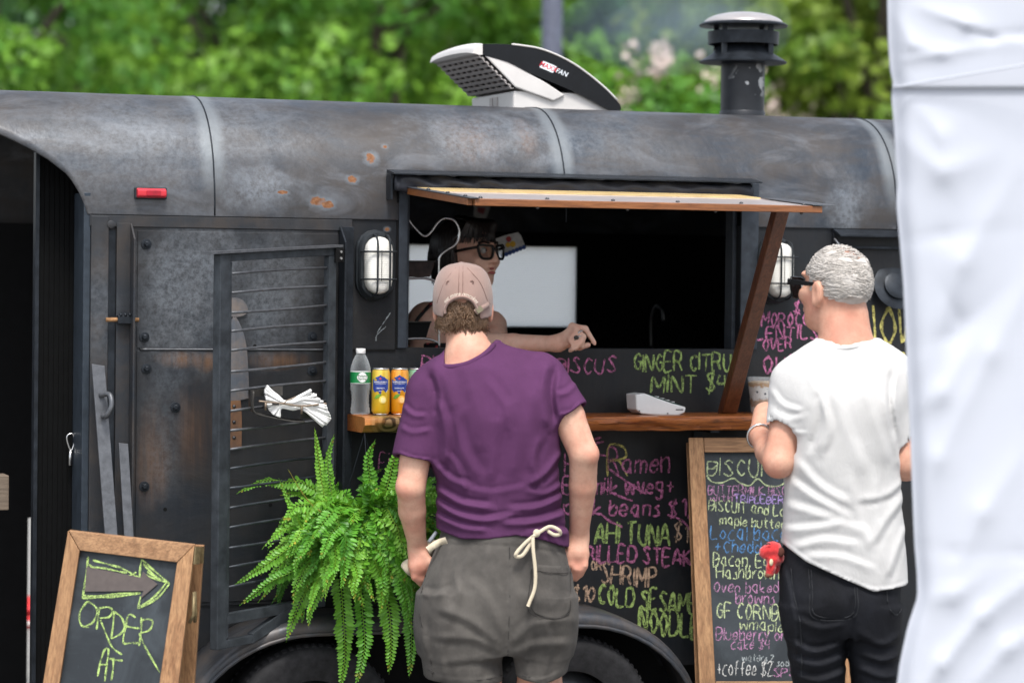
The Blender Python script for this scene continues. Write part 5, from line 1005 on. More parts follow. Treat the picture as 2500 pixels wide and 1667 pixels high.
for k in range(420):
    if k < 170: a = cr.uniform(-.085, .085); b0 = .06+.03*cr.rand(); pts = [H3(a*.75, .015, .118), H3(a*.9, .062, .105), H3(a, .088-.05*abs(a)/.08*.8, .070), H3(a*1.03+.006*cr.normal(), .094-.055*abs(a)/.08, .030+.016*cr.rand())]
    else:
        ph = cr.uniform(1.2, 5.1); r1 = np.array([math.sin(ph), math.cos(ph)]); pts = [H3(.02*r1[0], .02*r1[1]-.02, .130), H3(.085*r1[0], .095*r1[1]-.03, .080), H3(.100*r1[0], .110*r1[1]-.03, .01), H3(.088*r1[0]+.004*cr.normal(), .098*r1[1]-.035, -.055-.04*cr.rand()*(r1[1] < 0))]
    paths.append((fromV(ss(pts, 3)), cr.uniform(.0020, .0038)))
obj('locks', strands(paths, 0), mhd.m, hwo, True, kind='stuff')
# dress with red flowers and a strap
DW = F3.grid(980, 1290, 770, 1300, -.20, .25, .006)
DW.loft(F3.rows([(836, 1126, 128, .05, .112), (900, 1124, 128, .05, .118), (1000, 1122, 118, .04, .112), (1120, 1120, 118, .04, .108), (1260, 1120, 150, .04, .14)]), .02)
md = M('black floral cotton', .85); vz = md.n('ShaderNodeTexVoronoi', None, Vector=md.pos(), Scale=46.).outputs['Distance']; md.col(md.mix(md.ramp(vz, (.26, 1.), (.34, 0.)), (.010, .010, .012), (.42, .045, .05)))
fobj('dress', DW, md.m, P3, 1, label='black dress with red flowers')
for pts in ([(1085, 725, -.055), (1062, 735, -.035), (1035, 760, -.03), (1012, 792, -.045), (1000, 830, -.05)], [(1168, 770, -.02), (1178, 800, -.055), (1180, 836, -.07)]): obj('strap', tube(fromV(ss([v(*p) for p in pts], 5)), .006, 6), md.m, P3, True)
import sys
def ed(fn, reps):
    s=open(fn).read()
    for a,b in reps:
        if a not in s: print(fn,'MISS',a[:90])
        s=s.replace(a,b)
    open(fn,'w').write(s)
# ================================================================== CHALK WRITING: a single-stroke hand
GLY = dict(zip('ABCDEFGHIJKLMNOPQRSTUVWY$+0124567/,-=', '00 36 60;12 52|00 06;06 36 55 43 03;33 54 52 30 00|55 36 14 12 30 51|00 06;06 46 64 62 40 00|56 06 00 50;03 43|56 06 00;03 43|55 36 14 12 30 51 53 33|00 06;60 66;03 63|00 06|46 41 20 01|00 06;56 03 60|06 00 50|00 06 32 66 60|00 06 50 56|36 14 12 30 52 54 36|00 06;06 46 54 33 03|36 14 12 30 52 54 36;42 60|00 06 46 54 33 03 33 60|55 36 15 24 42 51 30 01|06 66;36 30|06 02 20 40 52 56|06 30 66|06 10 34 50 66|06 33;66 20|55 36 15 24 42 51 30 01;47 2x|13 53;31 35|26 04 02 20 42 44 26|15 36 30|05 26 45 34 00 50|16 03 53;46 40|46 06 04 34 42 30 01|46 13 01 20 41 33 12|06 56 20|00 56|11 0x|03 33|02 42;04 44'.split('|')))
GLY.update(dict(zip('abcdefghiklmnoprstuvwy', '44 24 02 11 30 42;44 40 50|06 00;02 34 42 30 00|44 24 02 10 40|46 40;42 14 01 20 41|02 42 34 13 01 20 41|46 25 20;03 43|44 14 02 11 41;44 4x 2y 0x|06 00;02 24 43 40|04 00;06 05|06 00;43 01 40|06 00|00 04;03 24 33 30;33 54 63 60|00 04;03 24 43 40|24 02 20 42 24|04 0y;03 34 42 30 01|04 00;02 24 34|34 13 23 31 20 00|26 21 40;04 44|04 01 20 41;44 40|04 20 44|04 10 33 50 64|04 21;44 0y'.split('|'))))
def glyph(c):
    out = []
    for st in GLY[c].split(';'):
        out.append([(int(p[0]), {'x': -1, 'y': -2}.get(p[1]) if p[1] in 'xy' else int(p[1])) for p in st.split()])
    return out
wr = np.random.RandomState(12)
def ribbon2(strokes, w, place, off=0.):
    V = []; F = []
    for k, S_ in enumerate(strokes):
        P = np.array(S_, float)
        if len(P) == 1: continue
        d = np.gradient(P, axis=0); d /= np.linalg.norm(d, axis=1)[:, None]+1e-9; nrm = np.stack([-d[:, 1], d[:, 0]], 1); n0 = len(V)
        ww = w*(1+.25*np.sin(np.arange(len(P))*.9+k))*.5; ww[0] *= .7; ww[-1] *= .6
        for p, q, x in zip(P, nrm, ww): V += [place(*(p+q*x), off+.00018*(k % 12)), place(*(p-q*x), off+.00018*(k % 12))]
        F += [(n0+2*i, n0+2*i+1, n0+2*i+3, n0+2*i+2) for i in range(len(P)-1)]
    return V, F
def write(s, x0, y0, x1, y1, h, place, mat, parent, w=7., slant=.08, jit=.16, name='chalk_writing'):
    adv = [0.]; G_ = []
    for ch in s:
        if ch == ' ': adv.append(adv[-1]+3.2); G_.append([]); continue
        g = glyph(ch); G_.append(g); adv.append(adv[-1]+max(p[0] for t in g for p in t)+1.9)
    sc = (x1-x0)/(adv[-1]-1.9); st = []; words = []
    for k, g in enumerate(G_):
        if not g: words.append(st); st = []
        dy = wr.normal()*h*.035; hs = 1+wr.normal()*.06
        for t in g:
            P = [(x0+(adv[k]+p[0]+wr.normal()*jit+slant*p[1])*sc, y0+(y1-y0)*adv[k]/adv[-1]+dy-(p[1]+wr.normal()*jit*.7)*h/6*hs) for p in t]
            st.append(ss(P, 5) if len(P) > 2 else np.array([P[0], (np.array(P[0])+P[1])/2+wr.normal(size=2)*h*.012, P[1]]))
    for q in words+[st]: obj(name, ribbon2(q, w, place), mat, parent)
def onwall(Y): return lambda a, b, o: PY(a, b, Y-.0012-o)
WL = onwall(0.); sw = bpy.data.objects['side_wall']
for a in [('BLUEBERRY HIBISCUS', 1028, 906, 1502, 911, 38, 'pink', 5.5), ('GINGER CITRUS', 1546, 905, 1806, 903, 40, 'green', 6), ('MINT', 1592, 958, 1700, 955, 42, 'green', 6.5), ('$4', 1722, 954, 1772, 952, 42, 'green', 6.5),
          ('MOROCCAN', 1860, 796, 2012, 794, 32, 'pink', 5), ('LENTILS', 1846, 828, 1996, 826, 30, 'pink', 5.5), ('OVER', 1862, 856, 1932, 850, 26, 'pink', 5), ('QUINOA', 1862, 912, 2010, 908, 42, 'pink', 6), ('$7', 1936, 764, 1972, 760, 26, 'pink', 5),
          ('Hot Ramen', 1378, 1158, 1632, 1150, 54, 'pink', 6), ('R', 1484, 1160, 1532, 1160, 66, 'yellow', 6), ('Eggmilk wveg', 1374, 1206, 1616, 1204, 42, 'pink', 6.5), ('+', 1622, 1204, 1644, 1204, 40, 'pink', 6), ('pork beans $12', 1376, 1256, 1702, 1262, 40, 'pink', 6.5), ('AHI TUNA', 1452, 1326, 1634, 1330, 54, 'green', 8), ('$16', 1644, 1318, 1700, 1336, 40, 'peach', 5), ('GRILLED STEAK', 1408, 1366, 1688, 1382, 38, 'pink', 7), ('OR', 1442, 1390, 1468, 1392, 22, 'peach', 5), ('SHRIMP', 1468, 1424, 1600, 1436, 48, 'peach', 6.5), ('$10', 1396, 1466, 1450, 1468, 36, 'peach', 6), ('COLD SESAME', 1460, 1474, 1700, 1498, 46, 'green', 7.5), ('NOODLES', 1560, 1540, 1730, 1560, 56, 'green', 8), ('Fish', 925, 1148, 985, 1140, 40, 'pink', 4)]:
    write(a[0], a[1], a[2], a[3], a[4], a[5], WL, CH[a[6]], sw, a[7]*.82, .08, .22)
obj('chalk_stroke', ribbon2([ss(p, 6) for p in [[(1488, 1145), (1530, 1175), (1578, 1206)], [(1462, 1110), (1480, 1112)], [(1470, 1190), (1510, 1210), (1545, 1222)], [(1465, 1252), (1490, 1272), (1520, 1286)], [(1650, 1262), (1672, 1276), (1690, 1300)], [(1660, 1352), (1680, 1366), (1702, 1386)], [(1452, 1072), (1468, 1067)], [(1452, 1082), (1474, 1078)]]], 5.5, WL, .002), CH['pink'], sw, kind='stuff')
hatch = bpy.data.objects['side_hatch']; HT = onwall(-.012)
write('NOW', 2098, 838, 2240, 832, 92, HT, CH['yellow'], hatch, 7, 0.); write('Open', 2160, 886, 2260, 884, 36, HT, CH['yellow'], hatch, 5)
obj('chalk_scratch', ribbon2([ss(p, 5) for p in [[(918, 832), (920, 818), (942, 797)], [(921, 812), (935, 790), (954, 762)]]], 2.5, WL, .0), CH['grey'], sw, kind='stuff')
# ================================================================== MENU BOARD UNDER THE COUNTER
def MB_(px, py, off=0.): Y = -.145-.16*(py-1080)/600; return PY(px, py, Y-off)
MBT = thing('menu_board', 'tall wooden framed chalkboard headed biscuits leaning below counter', 'chalkboard', tuple(PY(1850, 1900, -.40)))
def bar4(q, f0, f1, place): return hexa([place(*p, f1) for p in q]+[place(*p, f0) for p in q])
L_ = lambda y: 1681+(y-1080)*.0446; I_ = lambda y: 1719+(y-1105)*.0495; R_x = lambda y: 2060+(y-1080)*.04; RI = lambda y: 2018+(y-1105)*.04
yb = 1760
obj('slate', bar4([(I_(1100)-6, 1098), (RI(1100)+6, 1098), (RI(yb-20)+6, yb-20), (I_(yb-20)-6, yb-20)], -.016, -.006, MB_), m_slate2, MBT)
obj('frame_stile', bar4([(L_(1068), 1068), (I_(1068), 1068), (I_(yb), yb), (L_(yb), yb)], -.020, .014, MB_), m_wood_s, MBT, bevel=.003)
obj('frame_stile', bar4([(RI(1068), 1068), (R_x(1068), 1068), (R_x(yb), yb), (RI(yb), yb)], -.020, .014, MB_), m_wood_s, MBT, bevel=.003)
obj('frame_rail', bar4([(I_(1068)+1, 1068), (RI(1068)-1, 1068), (RI(1104)-1, 1104), (I_(1104)+1, 1104)], -.019, .012, MB_), m_wood_sx, MBT, bevel=.003)
obj('frame_rail', bar4([(I_(1662)+1, 1662), (RI(1662)-1, 1662), (RI(1706)-1, 1706), (I_(1706)+1, 1706)], -.019, .012, MB_), m_wood_sx, MBT, bevel=.003)
obj('back_leaf_stile', bar4([(L_(1080)-6, 1080), (I_(1080)-6, 1080), (I_(yb)-10, yb), (L_(yb)-10, yb)], -.066, -.036, MB_), m_wood_s, MBT, bevel=.003)
MP = lambda a, b, o: MB_(a, b, -.0052+o)
for a in [('BISCUITS', 1726, 1158, 1925, 1166, 42, 'pale', 4.5), ('BUTTERMILK BISCUITS', 1729, 1206, 1966, 1212, 24, 'mauve', 3.6), ('with', 1734, 1222, 1788, 1226, 20, 'mauve', 3.6), ('TRIPLEBERRY', 1792, 1226, 1945, 1232, 21, 'violet', 4), ('BISCUIT and Local', 1731, 1246, 1950, 1262, 28, 'pale', 4), ('maple butter', 1757, 1280, 1915, 1292, 26, 'pale', 3.8), ('Local bacon', 1734, 1315, 1940, 1320, 38, 'blue', 4), ('+Cheddar', 1742, 1346, 1895, 1352, 32, 'blue', 4), ('Bacon, Egg,', 1741, 1380, 1900, 1386, 36, 'pale', 4), ('Hashbrowns', 1748, 1410, 1915, 1416, 32, 'pale', 4), ('Oven baked hash', 1742, 1444, 1975, 1448, 30, 'mauve', 4), ('browns', 1796, 1472, 1890, 1474, 32, 'mauve', 4), ('GF CORNBREAD', 1748, 1508, 1990, 1518, 38, 'pale', 4.5), ('wmaple', 1806, 1537, 1912, 1542, 30, 'pale', 3.4), ('Blueberry orange', 1748, 1560, 1985, 1566, 32, 'mauve', 4), ('cake $4', 1786, 1584, 1880, 1582, 28, 'mauve', 3.6), ('waters 2', 1812, 1612, 1890, 1616, 20, 'grey', 3.4), ('sodas', 1896, 1626, 1950, 1626, 20, 'grey', 3.4), ('+coffee $2', 1748, 1648, 1886, 1648, 40, 'white', 3.6), ('SPSR', 1888, 1652, 1960, 1650, 24, 'mauve', 4)]:
    write(a[0], a[1], a[2], a[3], a[4]-1, a[5]*.9, MP, CH[a[6]], MBT, a[7]*.8, .06, .2)
obj('chalk_scallop', ribbon2([ss([(1725, 1160), (1738, 1175), (1762, 1178), (1790, 1167), (1806, 1178), (1830, 1185), (1850, 1168), (1870, 1184), (1900, 1186), (1925, 1172)], 5)], 3.6, MP, .001), CH['pale'], MBT)
# ================================================================== PAVEMENT SIGN
def SG_(px, py, off=0.):
    xm = (px-290)/860; zm = 1.68-(py-680)/860; D = 8.12-.30*xm+.20*(zm-.7); return PD(px, py, D)-FH*off
SGT = thing('pavement_sign', 'wooden framed chalkboard sign with arrow reading order at, left of gate', 'chalkboard sign', tuple(PD(230, 2090, 8.1)*np.array([1, 1, 0])))
ol = lambda y: 167.5-.165*(y-1294); il = lambda y: 195-.151*(y-1343); ir = lambda y: 433-.146*(y-1372); orr = lambda y: 476-.116*(y-1329)
BT = 2075
obj('slate', bar4([(il(1335)-4, 1335), (ir(1364)+4, 1364), (ir(1990), 1990), (il(1980), 1980)], -.014, -.005, SG_), m_slate, SGT)
ml = obj('frame_stile', bar4([(167.5, 1294), (195.5, 1343), (il(BT), BT), (ol(BT), BT)], -.020, .012, SG_), m_wood_s, SGT, bevel=.002)
obj('frame_stile', bar4([(433.5, 1372), (476, 1329), (orr(BT+10), BT+10), (ir(BT+10), BT+10)], -.020, .012, SG_), m_wood_s, SGT, bevel=.002)
obj('frame_rail', bar4([(169, 1293.5), (475.5, 1328.5), (433, 1371), (196, 1342)], -.0195, .0125, SG_), m_wood_sx, SGT, bevel=.002)
obj('frame_rail', bar4([(il(1940)+1, 1940), (ir(1950)-1, 1950), (ir(2000)-1, 2000), (il(1990)+1, 1990)], -.0195, .0115, SG_), m_wood_sx, SGT, bevel=.002)
def SB_(px, py, off=0.): return SG_(px, py, 0)+FH*(.046+.30*max(0, (py-1335))/760-off)
obj('back_leaf_stile', bar4([(452, 1332), (494, 1334), (orr(BT)+28, BT), (orr(BT)-12, BT)], -.014, .018, SB_), m_wood_s, SGT, bevel=.002)
obj('back_leaf_stile', bar4([(180, 1300), (214, 1304), (il(BT)+30, BT), (ol(BT)+30, BT)], -.014, .018, SB_), m_wood_s, SGT, bevel=.002)
obj('back_leaf_rail', bar4([(215, 1303), (451, 1331), (446, 1372), (210, 1342)], -.014, .018, SB_), m_wood_sx, SGT, bevel=.002)
m_brass = plain('tarnished brass', (.17, .13, .065), .5, .5, .4, 60)
e_ = SG_(476, 1332)-SG_(433, 1332); e_ /= np.linalg.norm(e_)
hp = SG_(477.5, 1350); obj('hinge', hexa([SG_(476.5, 1333, .011), SG_(487, 1335, -.012), SG_(483, 1378, -.012), SG_(473, 1376, .011), *[p+e_*.004 for p in (SG_(476.5, 1333, .011), SG_(487, 1335, -.012), SG_(483, 1378, -.012), SG_(473, 1376, .011))]]), m_brass, SGT)
obj('hinge', hexa([SB_(488, 1336, .02), SB_(496, 1336, .02), SB_(493, 1378, .02), SB_(485, 1378, .02), *[SB_(a, b, .022) for a, b in [(488, 1336), (496, 1336), (493, 1378), (485, 1378)]]]), m_brass, SGT)
obj('stay', tube([SG_(465, 1445, .0)+e_*.01, SG_(460, 1500, .0)+e_*.016, SG_(452, 1520, -.01)+e_*.012], .005, 6), m_brass, SGT, True); obj('stay', tube([SG_(466, 1445, -.02)+e_*.01, SG_(462, 1500, -.03)+e_*.016, SG_(458, 1522, -.05)+e_*.016], .005, 6), m_brass, SGT, True)
zz = lambda L: [(.266*a, 1250+.266*b) for a, b in L]
SP = lambda a, b, o: SG_(a, b, -.0042+o)
ar = zz([(795, 500), (1290, 598), (1312, 545), (1445, 660), (1292, 790), (1316, 720), (780, 727)])
mpl = M('brown steel arrow', .55, .3); mpl.col(mpl.mix(mpl.noise(40, 4), (.075, .062, .058), (.14, .115, .105)))
obj('steel_arrow', ([SG_(*p, .0) for p in ar]+[SG_(*p, -.0045) for p in ar], [(0, 1, 2, 3, 4, 5, 6), *[(i, i+7, (i+1) % 7+7, (i+1) % 7) for i in range(7)]]), mpl.m, SGT)
S_ = [[(808, 405), (790, 560), (755, 790)], [(850, 440), (1000, 480), (1130, 520), (1280, 605)], [(815, 480), (900, 530), (1050, 560), (1165, 585), (1250, 550)], [(830, 500), (950, 512), (1100, 545), (1165, 555)], [(1280, 605), (1285, 520), (1300, 432)], [(1300, 432), (1420, 540), (1555, 655)], [(1310, 470), (1400, 560), (1480, 625)], [(1350, 545), (1420, 590), (1480, 618)], [(1340, 575), (1410, 605), (1530, 640)], [(1555, 655), (1440, 790), (1265, 885)], [(1530, 640), (1420, 770), (1290, 860)], [(1265, 885), (1280, 820), (1290, 770)], [(755, 790), (900, 780), (1050, 775), (1290, 745)], [(755, 765), (900, 768), (1120, 745), (1285, 742)]]
obj('chalk_arrow', ribbon2([ss(zz(p), 5) for p in S_], 4.6, SP, .0012), CH['green'], SGT, kind='stuff')
LET = {'o': [[(800, 815), (740, 900), (725, 970), (750, 1040), (815, 1055)], [(800, 815), (870, 860), (890, 920), (850, 1010), (785, 1040)]], 'r': [[(910, 870), (900, 960), (885, 1075)], [(915, 880), (990, 870), (1030, 900), (1000, 960), (915, 970)], [(920, 985), (990, 1160), (1040, 1250), (1120, 1305)]], 'd': [[(1045, 900), (1040, 1000), (1020, 1160)], [(1045, 910), (1110, 960), (1140, 1040), (1110, 1110), (1020, 1160)]], 'e': [[(1245, 965), (1180, 940), (1150, 1060), (1130, 1195), (1200, 1198), (1270, 1200)], [(1155, 1045), (1220, 1058), (1280, 1065)]], 'r2': [[(1295, 965), (1295, 1090), (1275, 1225)], [(1295, 990), (1370, 980), (1400, 1010), (1370, 1080), (1280, 1110)], [(1275, 1110), (1340, 1250), (1465, 1470)]], 'a': [[(895, 1505), (920, 1370), (960, 1260), (995, 1260), (985, 1350), (960, 1550)], [(905, 1395), (950, 1398), (990, 1395)]], 't': [[(1000, 1340), (1060, 1355), (1125, 1360)], [(1040, 1330), (1035, 1450), (1020, 1540)]]}
for k, st in LET.items(): obj('chalk_letter', ribbon2([ss(zz(p), 5) for p in st], 4.2, SP, .0014), CH['green'], SGT)
# ================================================================== THINGS ON THE COUNTER
def onC(px, Y): p = PY(px, 1010, Y); return np.array([p[0], Y, cz+.0012])
def curved(c, r, pts, off=.0006):   # flat (x, z) print points wrapped on an upright cylinder, facing the camera
    a0 = math.atan2(-FH[1], -FH[0]); return np.array([(c[0]+(r+off)*math.cos(a0+x/r), c[1]+(r+off)*math.sin(a0+x/r), c[2]+z) for x, z in pts])
def decal(name, c, r, poly, mat, parent, off=.0006):
    P = np.array(poly, float); n = len(P); m = P.mean(0); rings = [P, m+(P-m)*.6, m+(P-m)*.25]; V = np.concatenate([curved(c, r, q, off) for q in rings]+[curved(c, r, [m], off)])
    F = [(k*n+i, k*n+(i+1) % n, (k+1)*n+(i+1) % n, (k+1)*n+i) for k in range(2) for i in range(n)]+[(2*n+i, 2*n+(i+1) % n, 3*n) for i in range(n)]; return obj(name, (V, F), mat, parent)
def ctext(s, size, c, r, x, z, mat, parent, off=.0010, sx=1.): tv, tf = text_mesh(s, size); return obj('lettering', (curved(c, r, [(x+a*sx, z+b) for a, b in tv[:, :2]], off), tf), mat, parent)
m_alu = plain('aluminium', (.72, .72, .72), .25, .9, .08); m_wp = plain('white print', (.80, .80, .80), .5, 0, .03); m_bl = plain('blue badge print', (.018, .045, .26), .4, 0, .1); m_lf = plain('green leaf print', (.14, .33, .03), .5); m_rs = plain('red print', (.62, .05, .07), .5)
def can(px, c1, name, label, word, fruit, Yc=-.075, badge=True):
    c = onC(px, Yc); m = M(name+' can paint', .3, .35); z = m.xyz()[2]; m.col(m.mix(m.ramp(m.math('DIVIDE', m.math('SUBTRACT', z, float(c[2])), .146), (.1, 0.), (.95, 1.)), c1[0], c1[1])).set(Coat_Weight=.5, Coat_Roughness=.15)
    k = obj('drink_can', lathe([(.022, 0), (.025, .004), (.0290, .012), (.0290, .130), (.0262, .140)], c, (0, 0, 1), 32), m.m, None, True, label=label, cat='can', group='drink cans on the counter', sharp=50, base=c)
    ORG[k.name] = c; obj('can_rim', lathe([(.0262, .1403), (.0266, .143), (.0258, .146), (.0248, .1435), (.0240, .1405)], c, (0, 0, 1), 32), m_alu, k, True); obj('can_base', lathe([(.0205, -.001), (.0222, .0), (.0250, .0038)], c, (0, 0, 1), 28), m_alu, k, True)
    if badge:
        hexp = [(0, .124), (.013, .117), (.0265, .109), (.0255, .080), (.018, .072), (0, .066), (-.018, .072), (-.0255, .080), (-.0265, .109), (-.013, .117)]
        decal('badge_border', c, .029, [(x*1.05, z+(z-.095)*.06) for x, z in hexp], m_alu, k, .0004); decal('badge', c, .029, hexp, m_bl, k, .0008)
        decal('star', c, .029, [(.0045*(1 if i % 2 == 0 else .42)*math.sin(i*math.pi/5), .1135+.0045*(1 if i % 2 == 0 else .42)*math.cos(i*math.pi/5)) for i in range(10)], m_rs, k, .0014)
        ctext('SANPELLEGRINO', .0072, c, .029, 0, .1025, m_wp, k, .0014, .82); ctext('ITALIAN SPARKLING DRINKS', .0026, c, .029, 0, .0970, m_wp, k, .0014); ctext(word, .0052, c, .029, 0, .0835, m_wp, k, .0014); ctext(fruit[0], .0030, c, .029, 0, .0745, m_wp, k, .0014)
        decal('leaf', c, .029, [(-.020, .052), (-.013, .062), (-.003, .066), (.004, .0635), (-.004, .054), (-.013, .050)], m_lf, k, .0012)
        decal('fruit', c, .029, [(.008+.012*math.cos(t), .048+.013*math.sin(t)) for t in np.linspace(0, 6.28, 14, endpoint=False)], fruit[1], k, .0008); decal('fruit_slice', c, .029, [(.009+.008*math.cos(t), .047+.009*math.sin(t)) for t in np.linspace(0, 6.28, 12, endpoint=False)], fruit[2], k, .0014)
    else:
        decal('pale_band', c, .029, [(-.028, .060), (-.028, .108), (-.01, .112), (.01, .112), (.028, .108), (.028, .060)], m_wp, k, .0006); ctext(word, .0055, c, .029, 0, .098, m_bl, k, .0012)
    return k
can(929, ((.75, .50, .015), (.72, .50, .06)), 'yellow', 'yellow drink can beside the water bottle', 'LIMONATA', ('LEMON', plain('lemon print', (.80, .62, .10), .5), plain('lemon slice print', (.85, .74, .35), .5)))
can(975, ((.80, .36, .008), (.80, .33, .04)), 'orange', 'orange drink can between yellow and green cans', 'ARANCIATA', ('ORANGE', plain('orange print', (.85, .38, .06), .5), plain('orange slice print', (.88, .58, .25), .5)))
can(1018, ((.62, .66, .60), (.25, .52, .33)), 'green', 'pale green drink can peeking past purple shoulder', 'LIME', None, -.075, False)
can(1058, ((.68, .60, .60), (.62, .10, .12)), 'pinkish red', 'pinkish red drink can mostly hidden behind purple shoulder', 'CHERRY', None, -.075, False)
# water bottle
c = onC(879, -.062); mbt = M('clear bottle plastic', .03); mbt.col((.80, .86, .90)).set(Alpha=mbt.ramp(mbt.n('ShaderNodeLayerWeight', None, Blend=.35).outputs[1], (0., .05), (.8, .55)), Coat_Weight=.5, Coat_Roughness=.05); mbt.put(mbt.b, 'Roughness', .12)
prof = [(.020, 0), (.029, .002), (.0315, .010)]+[(.0305+(.0018 if k % 2 else -.0012)-(.0035*math.sin(math.pi*k/11)), .014+.0058*k) for k in range(12)]+[(.0318, .090), (.0322, .098), (.0322, .134), (.0318, .142), (.0300, .152), (.0240, .170), (.0165, .184), (.0135, .189), (.0135, .193)]
wb_ = obj('water_bottle', lathe(prof, c, (0, 0, 1), 40), mbt.m, None, True, label='clear plastic water bottle with green label on counter', cat='bottle', base=c); ORG[wb_.name] = c
obj('bottle_cap', lathe([(.0145, .1905), (.0152, .192), (.0152, .204), (.0145, .206)], c, (0, 0, 1), 32), m_wp, wb_, True, sharp=40)
obj('label_wrap', lathe([(.0328, .099), (.0328, .133)], c, (0, 0, 1), 40, False), plain('green label print', (.010, .19, .055), .35, 0, .2), wb_, True)
for z_ in (.0975, .1335): obj('label_edge', lathe([(.0327, z_), (.0327, z_+.002)], c, (0, 0, 1), 40, False), m_wp, wb_, True)
decal('label_badge', c, .0328, [(.008+.016*math.cos(t)*(1+.06*math.cos(4*t)), .117+.0155*math.sin(t)) for t in np.linspace(0, 6.28, 16, endpoint=False)], m_wp, wb_, .0008)
m_gp = plain('dark green print', (.008, .12, .03), .5)
ctext('Poland', .0105, c, .0328, .008, .1215, m_gp, wb_, .0014); ctext('Spring', .0105, c, .0328, .008, .1125, m_gp, wb_, .0014)
# card reader
m_pw = plain('white plastic', (.78, .78, .77), .3, 0, .04); front = [(1552, 963), (1554, 1000), (1566, 1010), (1600, 1013), (1655, 1014), (1672, 1007), (1675, 994), (1640, 984), (1600, 970), (1574, 960)]
rd = obj('card_reader', prism([PY(a, b, -.15) for a, b in front], (0, .085, 0)), m_pw, None, label='white wedge shaped card reader on counter', cat='card reader', bevel=.004); 
obj('screen', hexa([PY(a, b, y) for a, b, y in [(1582, 961.5, -.14), (1664, 989, -.14), (1664, 989, -.075), (1582, 961.5, -.075)]]+[PY(a, b, y) for a, b, y in [(1581, 964, -.14), (1663, 992, -.14), (1663, 992, -.075), (1581, 964, -.075)]]), plain('dark green screen', (.02, .06, .045), .1), rd)
for k in range(4): obj('key_mark', box(PY(1606+13*k, 970, -.15)[0], PY(1612+13*k, 970, -.15)[0], -.139, -.100, PY(1609+13*k, 969.2+4.2*k, -.14)[2], PY(1609+13*k, 967.8+4.2*k, -.14)[2]), m_wp, rd)
obj('card_slot', box(PY(1650, 1000, -.15)[0], PY(1668, 1000, -.15)[0], -.1512, -.149, PY(1660, 1001, -.15)[2], PY(1660, 998.5, -.15)[2]), m_lampblk, rd)
for a in (1561, 1630): obj('screw', lathe([(.0022, 0), (.0022, .0012)], PY(a, 1003 if a < 1600 else 1009, -.15), (0, -1, 0), 8), m_lampblk, rd)
# parfait cup
c = onC(1858, -.075); mpc = M('clear cup plastic', .05); mpc.col((.7, .74, .76)).set(Alpha=.18, Coat_Weight=1., Coat_Roughness=.05)
mf = M('layered yoghurt and granola', .6); z = mf.math('DIVIDE', mf.math('SUBTRACT', mf.xyz()[2], float(c[2])), .105); nz_ = mf.math('MULTIPLY', mf.math('SUBTRACT', mf.noise(60, 4), .5), .35)
lay = mf.ramp(mf.math('ADD', z, nz_), (.18, (.80, .78, .74)), (.24, (.36, .17, .05)), (.40, (.42, .22, .07)), (.46, (.80, .79, .76)), (.80, (.80, .79, .76)), (.86, (.50, .28, .10)), (.98, (.62, .48, .32)))
be = mf.ramp(mf.n('ShaderNodeTexVoronoi', None, Vector=mf.pos(), Scale=65.).outputs['Distance'], (.22, 1.), (.28, 0.)); mf.col(mf.mix(mf.math('MULTIPLY', be, mf.ramp(z, (.42, 0.), (.46, 1.), (.74, 1.), (.78, 0.))), lay, (.015, .03, .05))); mf.bump(mf.noise(120, 3), .6, .006)
cp = obj('parfait_cup', lathe([(.034, 0), (.0345, .003), (.0465, .112), (.0485, .114), (.0485, .117), (.0455, .117), (.0445, .112), (.033, .004)], c, (0, 0, 1), 40, False), mpc.m, None, True, label='clear cup of layered yoghurt and granola on counter', cat='cup', base=c, sharp=50); ORG[cp.name] = c
obj('parfait', lathe([(.0325, .003), (.0436, .100), (.030, .104), (.0, .105)], c, (0, 0, 1), 36), mf.m, cp, True, sharp=60)
# ================================================================== NAPKINS ON THE GATE
gy = float(G(.45, 1.2)[1]); NY = gy-.03
def NP(a, b, d=0.): return PY(a, b, NY-d)
NH = thing('napkin_holder', 'black steel napkin tray hooked on gate bars', 'napkin holder', tuple(NP(700, 1010)))
m_dk = plain('dark worn steel', (.055, .052, .048), .45, .4, .4)
tray = ss([(610, 950), (608, 980), (612, 1000), (630, 1008), (700, 1022), (735, 1024)], 4)
V = []; Fq = []
for a, b in tray: V += [NP(a, b, 0), NP(a+10, b+6, .085)]
Fq = [(2*i, 2*i+1, 2*i+3, 2*i+2) for i in range(len(tray)-1)]
obj('tray', (V, Fq), m_dk, NH, True, solid=.004); obj('back_plate', hexa([NP(606, 945, -.006), NP(690, 942, -.006), NP(690, 965, -.006), NP(606, 968, -.006), NP(606, 945, -.001), NP(690, 942, -.001), NP(690, 965, -.001), NP(606, 968, -.001)]), m_dk, NH)
obj('tray_end', hexa([NP(732, 1008, .08), NP(756, 1006, .04), NP(756, 1020, .04), NP(732, 1024, .08), NP(734, 1008, .07), NP(757, 1006, .03), NP(757, 1020, .03), NP(734, 1024, .07)]), m_dk, NH)
m_rod = plain('rusty wire', (.26, .20, .15), .5, .5, .3); obj('hold_rod', tube(ss([NP(632, 979, .095), NP(690, 985, .095), NP(736, 991, .095), NP(778, 987, .09)], 5), .0032, 6), m_rod, NH, True); obj('hold_rod', tube([NP(790, 985, .03), NP(797, 986, .03)], .004, 6), m_rod, NH, True)
for a, b0_, b1_ in ((649, 982, 1001), (737, 992, 1010)): obj('post', tube([NP(a, b0_, .095), NP(a-1, b1_, .09)], .0036, 6), m_rod, NH, True)
